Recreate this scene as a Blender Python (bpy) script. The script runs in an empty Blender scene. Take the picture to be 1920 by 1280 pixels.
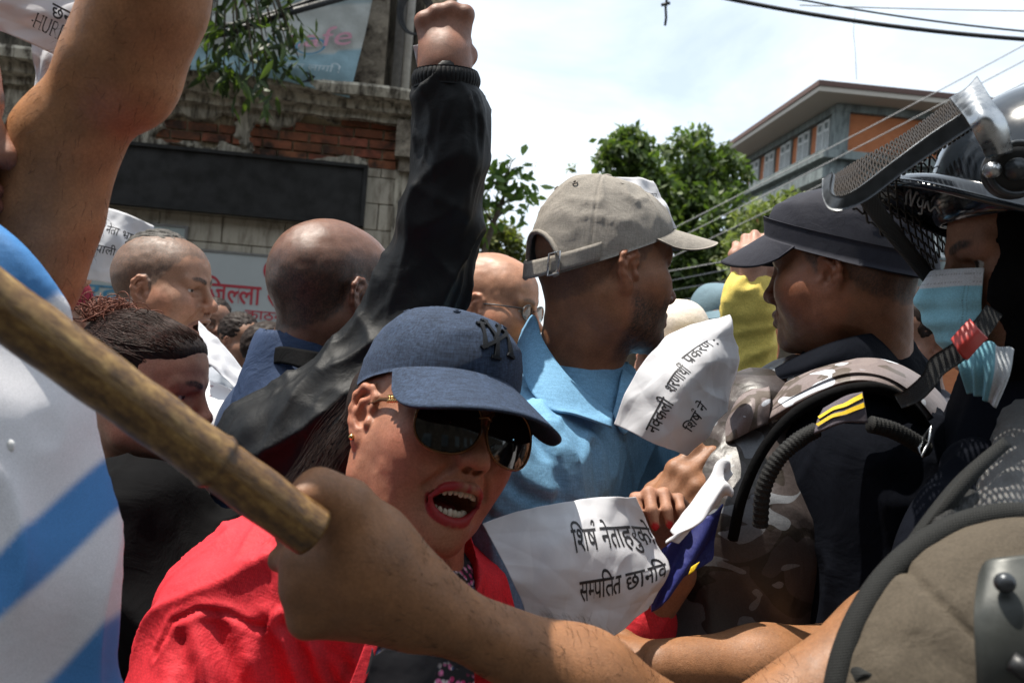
import bpy, bmesh, math, random
import numpy as np
from mathutils import Vector, Matrix

rad = math.radians
SC = bpy.context.scene
COL = SC.collection
rng = np.random.default_rng(7)
random.seed(7)

# ------------------------------------------------------------------ camera
FPX = 1707.0                       # focal length in photo pixels (1920 wide)
ROLL = rad(4.5)
CAM = np.array([0.0, 0.0, 1.55])
RV = np.array([math.cos(ROLL), 0, math.sin(ROLL)])
UV = np.array([-math.sin(ROLL), 0, math.cos(ROLL)])
FV = np.array([0.0, 1.0, 0.0])

cam_d = bpy.data.cameras.new('camera')
cam_d.sensor_width = 36.0
cam_d.lens = 36.0 * FPX / 1920.0
cam_d.clip_start = 0.02
cam_d.clip_end = 3000
cam_d.dof.use_dof = True
cam_d.dof.focus_distance = 1.25
cam_d.dof.aperture_fstop = 9.0
cam = bpy.data.objects.new('camera', cam_d)
COL.objects.link(cam)
cam.matrix_world = Matrix(((RV[0], UV[0], -FV[0], CAM[0]), (RV[1], UV[1], -FV[1], CAM[1]),
                           (RV[2], UV[2], -FV[2], CAM[2]), (0, 0, 0, 1)))
SC.camera = cam

# ------------------------------------------------------------------ light
SUN_DIR = np.array([-0.30, 0.06, 0.95]); SUN_DIR /= np.linalg.norm(SUN_DIR)
world = bpy.data.worlds.new('World'); SC.world = world
world.use_nodes = True
wn, wl = world.node_tree.nodes, world.node_tree.links
wn.clear()
sky = wn.new('ShaderNodeTexSky'); sky.sky_type = 'NISHITA'; sky.sun_disc = False
sky.sun_elevation = math.asin(SUN_DIR[2])
sky.sun_rotation = math.atan2(SUN_DIR[0], SUN_DIR[1])
sky.air_density = 1.0; sky.dust_density = 2.2; sky.ozone_density = 1.0; sky.altitude = 1300
tc = wn.new('ShaderNodeTexCoord')
mp = wn.new('ShaderNodeMapping'); mp.inputs['Scale'].default_value = (1.0, 1.0, 2.6)
wl.new(tc.outputs['Generated'], mp.inputs['Vector'])
nz = wn.new('ShaderNodeTexNoise'); nz.inputs['Scale'].default_value = 3.1
nz.inputs['Detail'].default_value = 7; nz.inputs['Roughness'].default_value = 0.55
nz.inputs['Distortion'].default_value = 0.35
wl.new(mp.outputs['Vector'], nz.inputs['Vector'])
cr = wn.new('ShaderNodeValToRGB')
cr.color_ramp.elements[0].position = 0.34; cr.color_ramp.elements[0].color = (0.46, 0.46, 0.46, 1)
cr.color_ramp.elements[1].position = 0.70; cr.color_ramp.elements[1].color = (.95, .95, .95, 1)
wl.new(nz.outputs['Fac'], cr.inputs['Fac'])
mx = wn.new('ShaderNodeMixRGB'); mx.inputs['Color2'].default_value = (7.2, 7.9, 8.4, 1)
wl.new(cr.outputs['Color'], mx.inputs['Fac']); wl.new(sky.outputs['Color'], mx.inputs['Color1'])
bg = wn.new('ShaderNodeBackground'); bg.inputs['Strength'].default_value = 0.105
wl.new(mx.outputs['Color'], bg.inputs['Color'])
wo = wn.new('ShaderNodeOutputWorld'); wl.new(bg.outputs['Background'], wo.inputs['Surface'])

sun_d = bpy.data.lights.new('sun', 'SUN'); sun_d.energy = 4.6; sun_d.angle = rad(0.5)
sun_d.color = (1.0, 0.94, 0.84)
sun = bpy.data.objects.new('sun', sun_d); COL.objects.link(sun)
sun.rotation_euler = Vector(SUN_DIR).to_track_quat('Z', 'Y').to_euler()
sun.location = (0, 0, 30)

SC.view_settings.view_transform = 'Standard'
SC.view_settings.look = 'None'
SC.view_settings.exposure = 0.78
SC.view_settings.gamma = 1.0
SC.view_settings.use_curve_mapping = False
try:
    SC.cycles.use_denoising = True
    SC.cycles.max_bounces = 6; SC.cycles.transparent_max_bounces = 6
    SC.cycles.caustics_reflective = False; SC.cycles.caustics_refractive = False
except Exception:
    pass

# ------------------------------------------------------------------ vectors
def P(px, py, d):
    return CAM + RV * ((px - 960) / FPX * d) + UV * ((640 - py) / FPX * d) + FV * d
def V(r, u, f):
    v = RV * r + UV * u + FV * f
    return v / np.linalg.norm(v)
def PL(*pts):
    return np.array([P(*p) for p in pts])
def nrm(v):
    v = np.asarray(v, float); return v / (np.linalg.norm(v) + 1e-12)

# ------------------------------------------------------------------ noise
_perm = np.random.default_rng(11).permutation(256).astype(np.int64)
_perm = np.concatenate([_perm, _perm, _perm])
_val = np.random.default_rng(12).uniform(-1, 1, 256).astype(np.float32)
def vnoise(p):
    p = np.asarray(p, np.float64)
    i = np.floor(p).astype(np.int64); f = (p - i); f = f * f * f * (f * (f * 6 - 15) + 10)
    i &= 255
    def h(a, b, c):
        return _val[_perm[(_perm[(_perm[(i[:, 0] + a) & 255] + i[:, 1] + b) & 255] + i[:, 2] + c) & 255]]
    fx, fy, fz = f[:, 0], f[:, 1], f[:, 2]
    x00 = h(0,0,0)*(1-fx) + h(1,0,0)*fx; x10 = h(0,1,0)*(1-fx) + h(1,1,0)*fx
    x01 = h(0,0,1)*(1-fx) + h(1,0,1)*fx; x11 = h(0,1,1)*(1-fx) + h(1,1,1)*fx
    return (x00*(1-fy) + x10*fy)*(1-fz) + (x01*(1-fy) + x11*fy)*fz
def fbm(p, o=3):
    s = 0; a = 1.0; q = np.array(p, float)
    for _ in range(o):
        s = s + a * vnoise(q); q = q * 2.03 + 17.1; a *= 0.5
    return s
def sstep(a, b, x):
    t = np.clip((x - a) / (b - a), 0, 1); return t * t * (3 - 2 * t)

# ------------------------------------------------------------------ signed distance modelling
class Sdf:
    def __init__(s): s.ops = []
    def ell(s, c, r, k=.01, op='u', rot=None, sym=False):
        c = np.array(c, np.float32); r = np.array(r, np.float32)
        if np.ndim(r) == 0: r = np.array([r, r, r], np.float32)
        M = None if rot is None else np.array(rot, np.float32)
        def f(p):
            q = p - c
            if M is not None: q = q @ M
            a = q / r; k0 = np.sqrt((a * a).sum(1)); b = a / r; k1 = np.sqrt((b * b).sum(1))
            return k0 * (k0 - 1) / (k1 + 1e-9)
        s.ops.append((op, f, k, sym)); return s
    def rc(s, a, b, ra, rb, k=.01, op='u', sym=False, flat=None):
        a = np.array(a, np.float32); b = np.array(b, np.float32); ab = b - a; L2 = float(ab @ ab) + 1e-12
        fl = None if flat is None else (np.array(nrm(flat[0]), np.float32), flat[1])
        def f(p):
            q = p - a; t = np.clip((q @ ab) / L2, 0, 1)
            e = q - t[:, None] * ab
            if fl is not None: e = e + (e @ fl[0])[:, None] * fl[0] * (fl[1] - 1)
            return np.sqrt((e * e).sum(1)) - (ra + (rb - ra) * t)
        s.ops.append((op, f, k, sym)); return s
    def chain(s, pts, rs, k=.01, op='u', sym=False, flat=None):
        for i in range(len(pts) - 1):
            s.rc(pts[i], pts[i+1], rs[i], rs[i+1], k, op, sym, flat)
        return s
    def fn(s, f, k=.01, op='u', sym=False):
        s.ops.append((op, f, k, sym)); return s
    def __call__(s, p):
        p = p.astype(np.float32); ps = None; d = None
        for op, f, k, sym in s.ops:
            if sym:
                if ps is None:
                    ps = p.copy(); ps[:, 0] = np.abs(ps[:, 0])
                e = f(ps)
            else: e = f(p)
            if d is None: d = e; continue
            if op == 'u':
                h = np.maximum(k - np.abs(d - e), 0) / k; d = np.minimum(d, e) - h * h * k * .25
            elif op == 's':
                h = np.maximum(k - np.abs(d + e), 0) / k; d = np.maximum(d, -e) + h * h * k * .25
            elif op == 'i':
                h = np.maximum(k - np.abs(d - e), 0) / k; d = np.maximum(d, e) + h * h * k * .25
        return d

def surface(f, lo, hi, h):
    """Surface nets over a block-sparse grid; returns vertices, quads."""
    lo = np.array(lo, float); hi = np.array(hi, float)
    B = 6
    nb = np.ceil((hi - lo) / (h * B)).astype(int) + 1
    n = nb * B
    g = [np.arange(nb[i]) for i in range(3)]
    bi = np.stack(np.meshgrid(*g, indexing='ij'), -1).reshape(-1, 3)
    cen = lo + (bi * B + (B - 1) / 2.0) * h
    dc = f(cen)
    near = np.abs(dc) < h * B * 1.45
    Vv = np.repeat(np.repeat(np.repeat(np.where(dc.reshape(nb) < 0, -1e3, 1e3).astype(np.float32), B, 0), B, 1), B, 2)
    gi = np.stack(np.meshgrid(np.arange(B), np.arange(B), np.arange(B), indexing='ij'), -1).reshape(-1, 3)
    bb = bi[near] * B
    CH = 4000
    for s0 in range(0, len(bb), CH):
        idx = (bb[s0:s0+CH, None, :] + gi[None]).reshape(-1, 3)
        Vv[idx[:, 0], idx[:, 1], idx[:, 2]] = f(lo + idx * h)
    ins = Vv < 0
    c = np.zeros((n[0]-1, n[1]-1, n[2]-1), np.uint8)
    offs = [(0,0,0),(1,0,0),(0,1,0),(1,1,0),(0,0,1),(1,0,1),(0,1,1),(1,1,1)]
    for o in offs:
        c += ins[o[0]:n[0]-1+o[0], o[1]:n[1]-1+o[1], o[2]:n[2]-1+o[2]]
    act = np.argwhere((c > 0) & (c < 8))
    vals = np.stack([Vv[act[:, 0]+o[0], act[:, 1]+o[1], act[:, 2]+o[2]] for o in offs], 1)
    edges = [(0,1),(2,3),(4,5),(6,7),(0,2),(1,3),(4,6),(5,7),(0,4),(1,5),(2,6),(3,7)]
    O = np.array(offs, float)
    acc = np.zeros((len(act), 3)); cnt = np.zeros(len(act))
    for a, b in edges:
        va, vb = vals[:, a], vals[:, b]
        m = (va < 0) != (vb < 0)
        t = np.where(m, va / np.where(m, va - vb, 1), 0)
        acc += np.where(m[:, None], O[a] + (O[b] - O[a]) * t[:, None], 0); cnt += m
    verts = lo + (act + acc / np.maximum(cnt, 1)[:, None]) * h
    vid = -np.ones(c.shape, np.int64); vid[act[:, 0], act[:, 1], act[:, 2]] = np.arange(len(act))
    quads = []
    for ax in range(3):
        o = [0, 0, 0]; o[ax] = 1
        A = ins[:n[0]-o[0], :n[1]-o[1], :n[2]-o[2]]; Bq = ins[o[0]:, o[1]:, o[2]:]
        e = np.argwhere(A != Bq)
        u, v = [(1, 2), (2, 0), (0, 1)][ax]
        ok = (e[:, u] > 0) & (e[:, v] > 0) & (e[:, u] < n[u]-1) & (e[:, v] < n[v]-1) & (e[:, ax] < n[ax]-1)
        e = e[ok]
        inside = A[e[:, 0], e[:, 1], e[:, 2]]
        def gid(du, dv):
            q = e.copy(); q[:, u] -= du; q[:, v] -= dv
            return vid[q[:, 0], q[:, 1], q[:, 2]]
        q = np.stack([gid(1, 1), gid(0, 1), gid(0, 0), gid(1, 0)], 1)
        q[~inside] = q[~inside][:, ::-1]
        quads.append(q)
    quads = np.concatenate(quads); quads = quads[(quads >= 0).all(1)]
    return verts, quads

def vnormals(v, q):
    n = np.zeros_like(v)
    a = v[q[:, 2]] - v[q[:, 0]]; b = v[q[:, 3]] - v[q[:, 1]]
    fnm = np.cross(a, b)
    for i in range(4): np.add.at(n, q[:, i], fnm)
    return n / (np.linalg.norm(n, axis=1)[:, None] + 1e-12)
def relax(v, q, it=1, lam=.5):
    for _ in range(it):
        s = np.zeros_like(v); c = np.zeros(len(v))
        for i in range(4):
            for j in (1, 3):
                np.add.at(s, q[:, i], v[q[:, (i + j) % 4]]); np.add.at(c, q[:, i], 1)
        v = v + lam * (s / np.maximum(c, 1)[:, None] - v)
    return v

# ------------------------------------------------------------------ objects
def empty(name, loc, label=None, cat=None, group=None):
    o = bpy.data.objects.new(name, None); COL.objects.link(o); o.location = [float(x) for x in loc]
    o.empty_display_size = .05
    if label: o['label'] = label
    if cat: o['category'] = cat
    if group: o['group'] = group
    return o
def tag(o, label=None, cat=None, group=None, kind=None):
    if label: o['label'] = label
    if cat: o['category'] = cat
    if group: o['group'] = group
    if kind: o['kind'] = kind
    return o
def world_loc(o):
    l = np.zeros(3)
    while o is not None:
        l += np.array(o.location); o = o.parent
    return l
class MB:
    """collects vertices and faces (any n-gon), optional colours"""
    def __init__(s): s.v = []; s.f = []; s.c = []; s.n = 0
    def add(s, v, f, col=None):
        v = np.asarray(v, float)
        s.v.append(v)
        for q in f: s.f.append(tuple(int(i) + s.n for i in q))
        s.n += len(v)
        if col is None: s.c.append(np.ones((len(v), 3)))
        else:
            c = np.asarray(col, float); s.c.append(np.tile(c, (len(v), 1)) if c.ndim == 1 else c)
        return s
    def box(s, o, ax, ay, az, col=None):
        o = np.asarray(o, float)
        v = [o, o+ax, o+ax+ay, o+ay, o+az, o+ax+az, o+ax+ay+az, o+ay+az]
        f = [(0,3,2,1),(4,5,6,7),(0,1,5,4),(1,2,6,5),(2,3,7,6),(3,0,4,7)]
        if np.dot(np.cross(ax, ay), az) < 0: f = [q[::-1] for q in f]
        return s.add(v, f, col)
    def tube(s, pts, r, n=6, col=None, cap=True):
        v, f = tube(pts, r, n, cap); return s.add(v, f, col)
    def build(s, name, mat, parent=None, smooth=False):
        return mesh(name, np.concatenate(s.v), s.f, mat, parent, smooth, np.concatenate(s.c))
def tube(pts, r, n=6, cap=True):
    pts = np.asarray(pts, float); m = len(pts)
    r = np.full(m, r) if np.ndim(r) == 0 else np.asarray(r, float)
    t = np.gradient(pts, axis=0); t /= np.linalg.norm(t, axis=1)[:, None] + 1e-12
    up = np.array([0, 0, 1.0]) if abs(t[0][2]) < .9 else np.array([1.0, 0, 0])
    a = nrm(np.cross(t[0], up)); V_ = []
    for i in range(m):
        a = nrm(a - t[i] * (a @ t[i])); b = np.cross(t[i], a)
        th = np.arange(n) * 2 * math.pi / n
        V_.append(pts[i] + r[i] * (np.cos(th)[:, None] * a + np.sin(th)[:, None] * b))
    v = np.concatenate(V_)
    f = [(i*n+j, i*n+(j+1) % n, (i+1)*n+(j+1) % n, (i+1)*n+j) for i in range(m-1) for j in range(n)]
    if cap: f += [tuple(range(n))[::-1], tuple((m-1)*n + j for j in range(n))]
    return v, f
def mesh(name, v, f, mat, parent=None, smooth=True, col=None, uv=None):
    v = np.asarray(v, float)
    loc = world_loc(parent) if parent is not None else v.mean(0)
    me = bpy.data.meshes.new(name)
    if isinstance(f, np.ndarray):
        k = f.shape[1]; nf = len(f)
        me.vertices.add(len(v)); me.vertices.foreach_set('co', (v - loc).astype(np.float32).ravel())
        me.loops.add(nf * k); me.loops.foreach_set('vertex_index', f.astype(np.int32).ravel())
        me.polygons.add(nf); me.polygons.foreach_set('loop_start', (np.arange(nf) * k).astype(np.int32))
        me.update(calc_edges=True); me.validate()
    else:
        me.from_pydata([tuple(x) for x in (v - loc)], [], f); me.update()
    me.polygons.foreach_set('use_smooth', np.full(len(me.polygons), smooth, bool))
    if col is not None:
        ca = me.color_attributes.new('col', 'FLOAT_COLOR', 'POINT')
        c4 = np.ones((len(v), 4), np.float32); c4[:, :3] = col
        ca.data.foreach_set('color', c4.ravel())
    if uv is not None:
        at = me.attributes.new('suv', 'FLOAT_VECTOR', 'POINT')
        u3 = np.zeros((len(v), 3), np.float32); u3[:, :uv.shape[1]] = uv
        at.data.foreach_set('vector', u3.ravel())
    o = bpy.data.objects.new(name, me); COL.objects.link(o)
    if parent is not None: o.parent = parent
    else: o.location = loc
    if mat is not None: me.materials.append(mat)
    return o
def merge(parts):
    """[(v,q,c)] -> one mesh's arrays"""
    v = []; q = []; c = []; n = 0
    for a in parts:
        v.append(a[0]); q.append(a[1] + n); n += len(a[0]); c.append(a[2])
    return np.concatenate(v), np.concatenate(q), np.concatenate(c)

# ------------------------------------------------------------------ patches through control points
def patch_fn(ctrl):
    ctrl = np.asarray(ctrl, float); M, N = ctrl.shape[:2]
    def basis(x, n):
        x = np.clip(x, 0, 1) * (n - 1); i = np.minimum(x.astype(int), n - 2); t = x - i
        w = np.zeros((len(x), n)); r = np.arange(len(x))
        c = [-.5*t+t*t-.5*t**3, 1-2.5*t*t+1.5*t**3, .5*t+2*t*t-1.5*t**3, -.5*t*t+.5*t**3]
        for k in range(4):
            j = i - 1 + k
            lo_ = j < 0; hi_ = j > n - 1
            jj = np.clip(j, 0, n - 1)
            np.add.at(w, (r, jj), np.where(lo_ | hi_, 0, c[k]))
            # linear extrapolation at the ends
            np.add.at(w, (r, np.where(lo_, 0, 0)), np.where(lo_, 2*c[k], 0)); np.add.at(w, (r, np.full(len(x), 1)), np.where(lo_, -c[k], 0))
            np.add.at(w, (r, np.full(len(x), n-1)), np.where(hi_, 2*c[k], 0)); np.add.at(w, (r, np.full(len(x), n-2)), np.where(hi_, -c[k], 0))
        return w
    def f(u, v):
        return np.einsum('ki,kj,ijc->kc', basis(np.asarray(v, float), M), basis(np.asarray(u, float), N), ctrl)
    return f
def grid_quads(nu, nv, off=0):
    i, j = np.meshgrid(np.arange(nv-1), np.arange(nu-1), indexing='ij')
    a = (i*nu + j).ravel() + off
    return np.stack([a, a+1, a+nu+1, a+nu], 1)
def patch_arrays(fn, nu, nv, thick=.002, disp=None):
    u, v = np.meshgrid(np.linspace(0, 1, nu), np.linspace(0, 1, nv)); u = u.ravel(); v = v.ravel()
    p = fn(u, v); q = grid_quads(nu, nv); n = vnormals(p, q)
    if np.dot(n.mean(0), CAM - p.mean(0)) < 0: q = q[:, ::-1]; n = -n
    if disp is not None:
        p = p + n * disp(u, v, p)[:, None]; n = vnormals(p, q)
    back = p - n * thick
    m = len(p); qs = [q, q[:, ::-1] + m]
    rim = np.concatenate([np.arange(nu), np.arange(1, nv)*nu + nu-1, (nv-1)*nu + np.arange(nu-2, -1, -1), np.arange(nv-2, 0, -1)*nu])
    r2 = np.roll(rim, -1)
    rq = np.stack([rim, r2, r2 + m, rim + m], 1)
    # orient the rim outward
    c0 = p[rim[0]]; e = np.cross(p[r2[0]] - c0, -n[rim[0]])
    if np.dot(e, c0 - p.mean(0)) < 0: rq = rq[:, ::-1]
    qs.append(rq)
    return np.concatenate([p, back]), np.concatenate(qs), np.concatenate([u, u]), np.concatenate([v, v])
def patch_obj(name, ctrl, nu, nv, mat, parent=None, thick=.002, disp=None, colfn=None, smooth=True):
    fn = patch_fn(ctrl) if not callable(ctrl) else ctrl
    p, q, u, v = patch_arrays(fn, nu, nv, thick, disp)
    col = np.ones((len(p), 3)) if colfn is None else colfn(u, v, p)
    return mesh(name, p, q, mat, parent, smooth, col, np.stack([u, v], 1))
def pxgrid(rows):
    return np.array([[P(*c) for c in r] for r in rows])
# ------------------------------------------------------------------ materials (procedural)
class NT:
    def __init__(s, name):
        s.m = bpy.data.materials.new(name); s.m.use_nodes = True
        s.n = s.m.node_tree.nodes; s.l = s.m.node_tree.links
        s.b = s.n['Principled BSDF']
    def new(s, t, **kw):
        n = s.n.new(t)
        for k, v in kw.items(): setattr(n, k, v)
        return n
    def set(s, node, **kw):
        for k, v in kw.items():
            node.inputs[k.replace('_', ' ')].default_value = v
        return node
    def noise(s, scale, detail=4, rough=.5, vec=None, dist=0):
        n = s.new('ShaderNodeTexNoise'); n.inputs['Scale'].default_value = scale
        n.inputs['Detail'].default_value = detail; n.inputs['Roughness'].default_value = rough
        n.inputs['Distortion'].default_value = dist
        s.l.new(vec if vec is not None else s.obj(), n.inputs['Vector']); return n.outputs['Fac']
    def obj(s, scale=None, rot=None):
        t = s.new('ShaderNodeTexCoord').outputs['Object']
        if scale is None and rot is None: return t
        m = s.new('ShaderNodeMapping')
        if scale is not None: m.inputs['Scale'].default_value = scale
        if rot is not None: m.inputs['Rotation'].default_value = rot
        s.l.new(t, m.inputs['Vector']); return m.outputs['Vector']
    def attr(s, name, out='Color'):
        a = s.new('ShaderNodeAttribute'); a.attribute_name = name; return a.outputs[out]
    def ramp(s, fac, stops, const=False):
        r = s.new('ShaderNodeValToRGB')
        if const: r.color_ramp.interpolation = 'CONSTANT'
        e = r.color_ramp.elements
        while len(e) > len(stops): e.remove(e[-1])
        while len(e) < len(stops): e.new(.5)
        for i, (p_, c) in enumerate(stops):
            e[i].position = p_; e[i].color = (*c, 1) if len(c) == 3 else c
        s.l.new(fac, r.inputs['Fac']); return r.outputs['Color']
    def mix(s, a, b, fac, mode='MIX'):
        m = s.new('ShaderNodeMixRGB'); m.blend_type = mode
        for i, x in ((1, a), (2, b)):
            if isinstance(x, (tuple, list)): m.inputs[i].default_value = (*x, 1) if len(x) == 3 else x
            else: s.l.new(x, m.inputs[i])
        if isinstance(fac, (int, float)): m.inputs[0].default_value = fac
        else: s.l.new(fac, m.inputs[0])
        return m.outputs[0]
    def color(s, c):
        if isinstance(c, (tuple, list)): s.b.inputs['Base Color'].default_value = (*c, 1)
        else: s.l.new(c, s.b.inputs['Base Color'])
    def bump(s, h, strength=.3, dist=.002, prev=None):
        b = s.new('ShaderNodeBump'); b.inputs['Strength'].default_value = strength; b.inputs['Distance'].default_value = dist
        s.l.new(h, b.inputs['Height'])
        if prev is not None: s.l.new(prev, b.inputs['Normal'])
        s.l.new(b.outputs['Normal'], s.b.inputs['Normal']); return b.outputs['Normal']
    def p(s, **kw):
        for k, v in kw.items(): s.b.inputs[k.replace('_', ' ')].default_value = v
        return s

def mat_skin(name, rough=.50, sss=.08, hairy=0):
    t = NT(name)
    c = t.attr('col')
    n1 = t.ramp(t.noise(38, 5, .6), [(.3, (.80, .78, .76)), (.7, (1.14, 1.12, 1.10))])
    c = t.mix(c, n1, 1.0, 'MULTIPLY')
    n2 = t.ramp(t.noise(420, 3, .6), [(.35, (.86, .84, .82)), (.65, (1.08, 1.08, 1.08))])
    c = t.mix(c, n2, 1.0, 'MULTIPLY')
    t.color(c)
    t.p(Roughness=rough, Subsurface_Weight=sss, Subsurface_Scale=.006, Specular_IOR_Level=.45)
    t.b.inputs['Subsurface Radius'].default_value = (1.0, .35, .18)
    rr = t.ramp(t.noise(90, 3), [(.3, (rough*.82,)*3), (.7, (min(1, rough*1.25),)*3)])
    t.l.new(rr, t.b.inputs['Roughness'])
    b = t.bump(t.noise(800, 3, .7), .45, .0010)
    b = t.bump(t.noise(220, 4, .6), .22, .0012, b)
    return t.m
def mat_cloth(name, color=None, rough=.85, weave=900, bump=.3, wr=18, wrb=.35, var=.12, sheen=0.0, spec=.3, slub=0.0):
    t = NT(name)
    c = t.attr('col') if color is None else t.mix(color, t.attr('col'), 1.0, 'MULTIPLY')
    n1 = t.ramp(t.noise(7, 5, .6), [(.3, (1-var,)*3), (.7, (1+var,)*3)])
    c = t.mix(c, n1, 1.0, 'MULTIPLY')
    n2 = t.ramp(t.noise(weave*.5, 2, .5), [(.35, (.88,)*3), (.65, (1.1,)*3)])
    c = t.mix(c, n2, 1.0, 'MULTIPLY')
    if slub:                                          # uneven yarns running both ways
        for sc in ((520, 520, 42), (42, 300, 520)):
            c = t.mix(c, t.ramp(t.noise(1.0, 2, .5, t.obj(scale=sc, rot=(.2, .25, .1))), [(.3, (1 - slub,)*3), (.7, (1 + slub,)*3)]), 1.0, 'MULTIPLY')
    t.color(c); t.p(Roughness=rough, Specular_IOR_Level=spec, Sheen_Weight=sheen)
    b = None
    if wrb > 0: b = t.bump(t.noise(wr, 4, .55, dist=.6), wrb, .012)
    w1 = t.new('ShaderNodeTexWave'); w1.inputs['Scale'].default_value = weave*.25; w1.inputs['Distortion'].default_value = .6
    t.l.new(t.obj(rot=(.3, .2, .7)), w1.inputs['Vector'])
    w2 = t.new('ShaderNodeTexWave'); w2.bands_direction = 'Z'; w2.inputs['Scale'].default_value = weave*.25; w2.inputs['Distortion'].default_value = .6
    t.l.new(t.obj(rot=(.3, .2, .7)), w2.inputs['Vector'])
    t.bump(t.mix(w1.outputs['Fac'], w2.outputs['Fac'], .5), bump, .0006, b)
    return t.m
def mat_plain(name, color, rough=.5, metal=0, spec=.5, nscale=25, var=.15, bump=.1, bscale=120, bdist=.001, coat=0):
    t = NT(name)
    base = t.mix(color, t.attr('col'), 1.0, 'MULTIPLY') if color is not None else t.attr('col')
    n1 = t.ramp(t.noise(nscale, 5, .6), [(.3, (1-var,)*3), (.7, (1+var,)*3)])
    t.color(t.mix(base, n1, 1.0, 'MULTIPLY'))
    t.p(Roughness=rough, Metallic=metal, Specular_IOR_Level=spec, Coat_Weight=coat, Coat_Roughness=.15)
    rr = t.ramp(t.noise(nscale*2, 4), [(.3, (rough*.75,)*3), (.7, (min(1, rough*1.3),)*3)])
    t.l.new(rr, t.b.inputs['Roughness'])
    if bump: t.bump(t.noise(bscale, 4), bump, bdist)
    return t.m
def mat_paper(name):
    t = NT(name)
    n = t.ramp(t.noise(30, 4), [(.3, (.70, .70, .73)), (.7, (.76, .76, .79))])
    t.color(t.mix(n, t.attr('col'), 1.0, 'MULTIPLY'))
    t.p(Roughness=.75, Specular_IOR_Level=.25)
    tr = t.new('ShaderNodeBsdfTranslucent'); tr.inputs['Color'].default_value = (.62, .62, .66, 1)
    ms = t.new('ShaderNodeMixShader'); ms.inputs['Fac'].default_value = .22
    out = t.n['Material Output']
    t.l.new(t.b.outputs['BSDF'], ms.inputs[1]); t.l.new(tr.outputs['BSDF'], ms.inputs[2]); t.l.new(ms.outputs[0], out.inputs['Surface'])
    b = t.bump(t.noise(26, 3, .5, dist=.8), .22, .006)
    t.bump(t.noise(1500, 2), .15, .0003, b)
    return t.m
def mat_camo(name, dark=1.0, rough=.55, scale=9, seed=0.0):
    t = NT(name)
    v = t.obj()
    m = t.new('ShaderNodeMapping'); m.inputs['Location'].default_value = (seed, seed*2, seed*.5)
    t.l.new(v, m.inputs['Vector']); v = m.outputs['Vector']
    k = dark
    base = t.ramp(t.noise(scale, 2, .45, v, 1.2), [(0, (.145*k, .118*k, .115*k)), (.42, (.075*k, .06*k, .05*k)), (.50, (.145*k, .118*k, .115*k)), (.58, (.165*k, .135*k, .13*k))], True)
    m2 = t.new('ShaderNodeMapping'); m2.inputs['Location'].default_value = (3.3+seed, 1.7, 5.1)
    t.l.new(t.obj(scale=(1, 1, 2.2)), m2.inputs['Vector'])
    w = t.ramp(t.noise(scale*1.1, 1.5, .4, m2.outputs['Vector'], 1.8), [(0, (0, 0, 0)), (.60, (1, 1, 1))], True)
    c = t.mix(base, (.40*k, .42*k, .46*k), w)
    n2 = t.ramp(t.noise(500, 2), [(.35, (.88,)*3), (.65, (1.1,)*3)])
    t.color(t.mix(c, n2, 1.0, 'MULTIPLY'))
    t.p(Roughness=rough, Specular_IOR_Level=.4)
    b = t.bump(t.noise(14, 4, .5, dist=.5), .4, .012)
    t.bump(t.noise(700, 2), .25, .0006, b)
    return t.m

M = {}
M['skin'] = mat_skin('skin')
M['skin_oily'] = mat_skin('skin_oily', .40, .08)
M['paper'] = mat_paper('paper')
M['ink'] = mat_plain('ink', (.018, .017, .02), .6, bump=0)
M['red_ink'] = mat_plain('red_ink', (.42, .035, .05), .6, bump=0)
M['blue_ink'] = mat_plain('blue_ink', (.06, .21, .33), .6, bump=0)
M['pale_ink'] = mat_plain('pale_ink', (.55, .62, .64), .7, bump=0)
M['pink_ink'] = mat_plain('pink_ink', (.55, .27, .33), .7, bump=0)
M['red_cloth'] = mat_cloth('red_cloth', (.63, .028, .042), .7, wr=22, wrb=.35, slub=.07)
M['navy_denim'] = mat_cloth('navy_denim', (.029, .046, .084), .85, weave=1500, bump=.5, wrb=.1, var=.18, slub=.34)
M['navy_dark'] = mat_cloth('navy_dark', (.006, .008, .012), .85, wrb=.1)
M['blue_polo'] = mat_cloth('blue_polo', (.16, .34, .52), .85, weave=1600, wr=15, wrb=.35, slub=.10)
M['grey_cap'] = mat_cloth('grey_cap', (.27, .245, .215), .88, weave=1600, wr=20, wrb=.3, slub=.10)
M['black_shell'] = mat_cloth('black_shell', (.0055, .006, .007), .55, weave=2500, bump=.12, wr=22, wrb=.22, spec=.2)
M['black_cloth'] = mat_cloth('black_cloth', (.006, .006, .0065), .85, wr=16, wrb=.4, spec=.05)
M['grey_shell'] = mat_cloth('grey_shell', (.10, .10, .10), .55, wr=26, wrb=.4)
M['navy_jacket'] = mat_cloth('navy_jacket', (.018, .036, .085), .75, wr=18, wrb=.5)
M['uniform'] = mat_cloth('uniform', (.0045, .0055, .009), .85, weave=1200, wr=15, wrb=.4, spec=.05)
M['officer_cap'] = mat_cloth('officer_cap', (.022, .023, .034), .8, weave=1400, wr=20, wrb=.2)
M['white_shirt'] = mat_cloth('white_shirt', (.72, .71, .72), .8, wr=18, wrb=.4)
M['shirt_stripe'] = mat_cloth('shirt_stripe', None, .6, weave=2400, bump=.12, wr=9, wrb=.25, var=.05)
M['yellow_cloth'] = mat_cloth('yellow_cloth', (.70, .54, .13), .85, wr=30, wrb=.5)
M['dull_cloth'] = mat_cloth('dull_cloth', None, .85, wr=16, wrb=.4)
M['trousers'] = mat_cloth('trousers', (.03, .033, .045), .85)
M['shoe'] = mat_plain('shoe', (.02, .018, .017), .5)
M['hair'] = None
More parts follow.
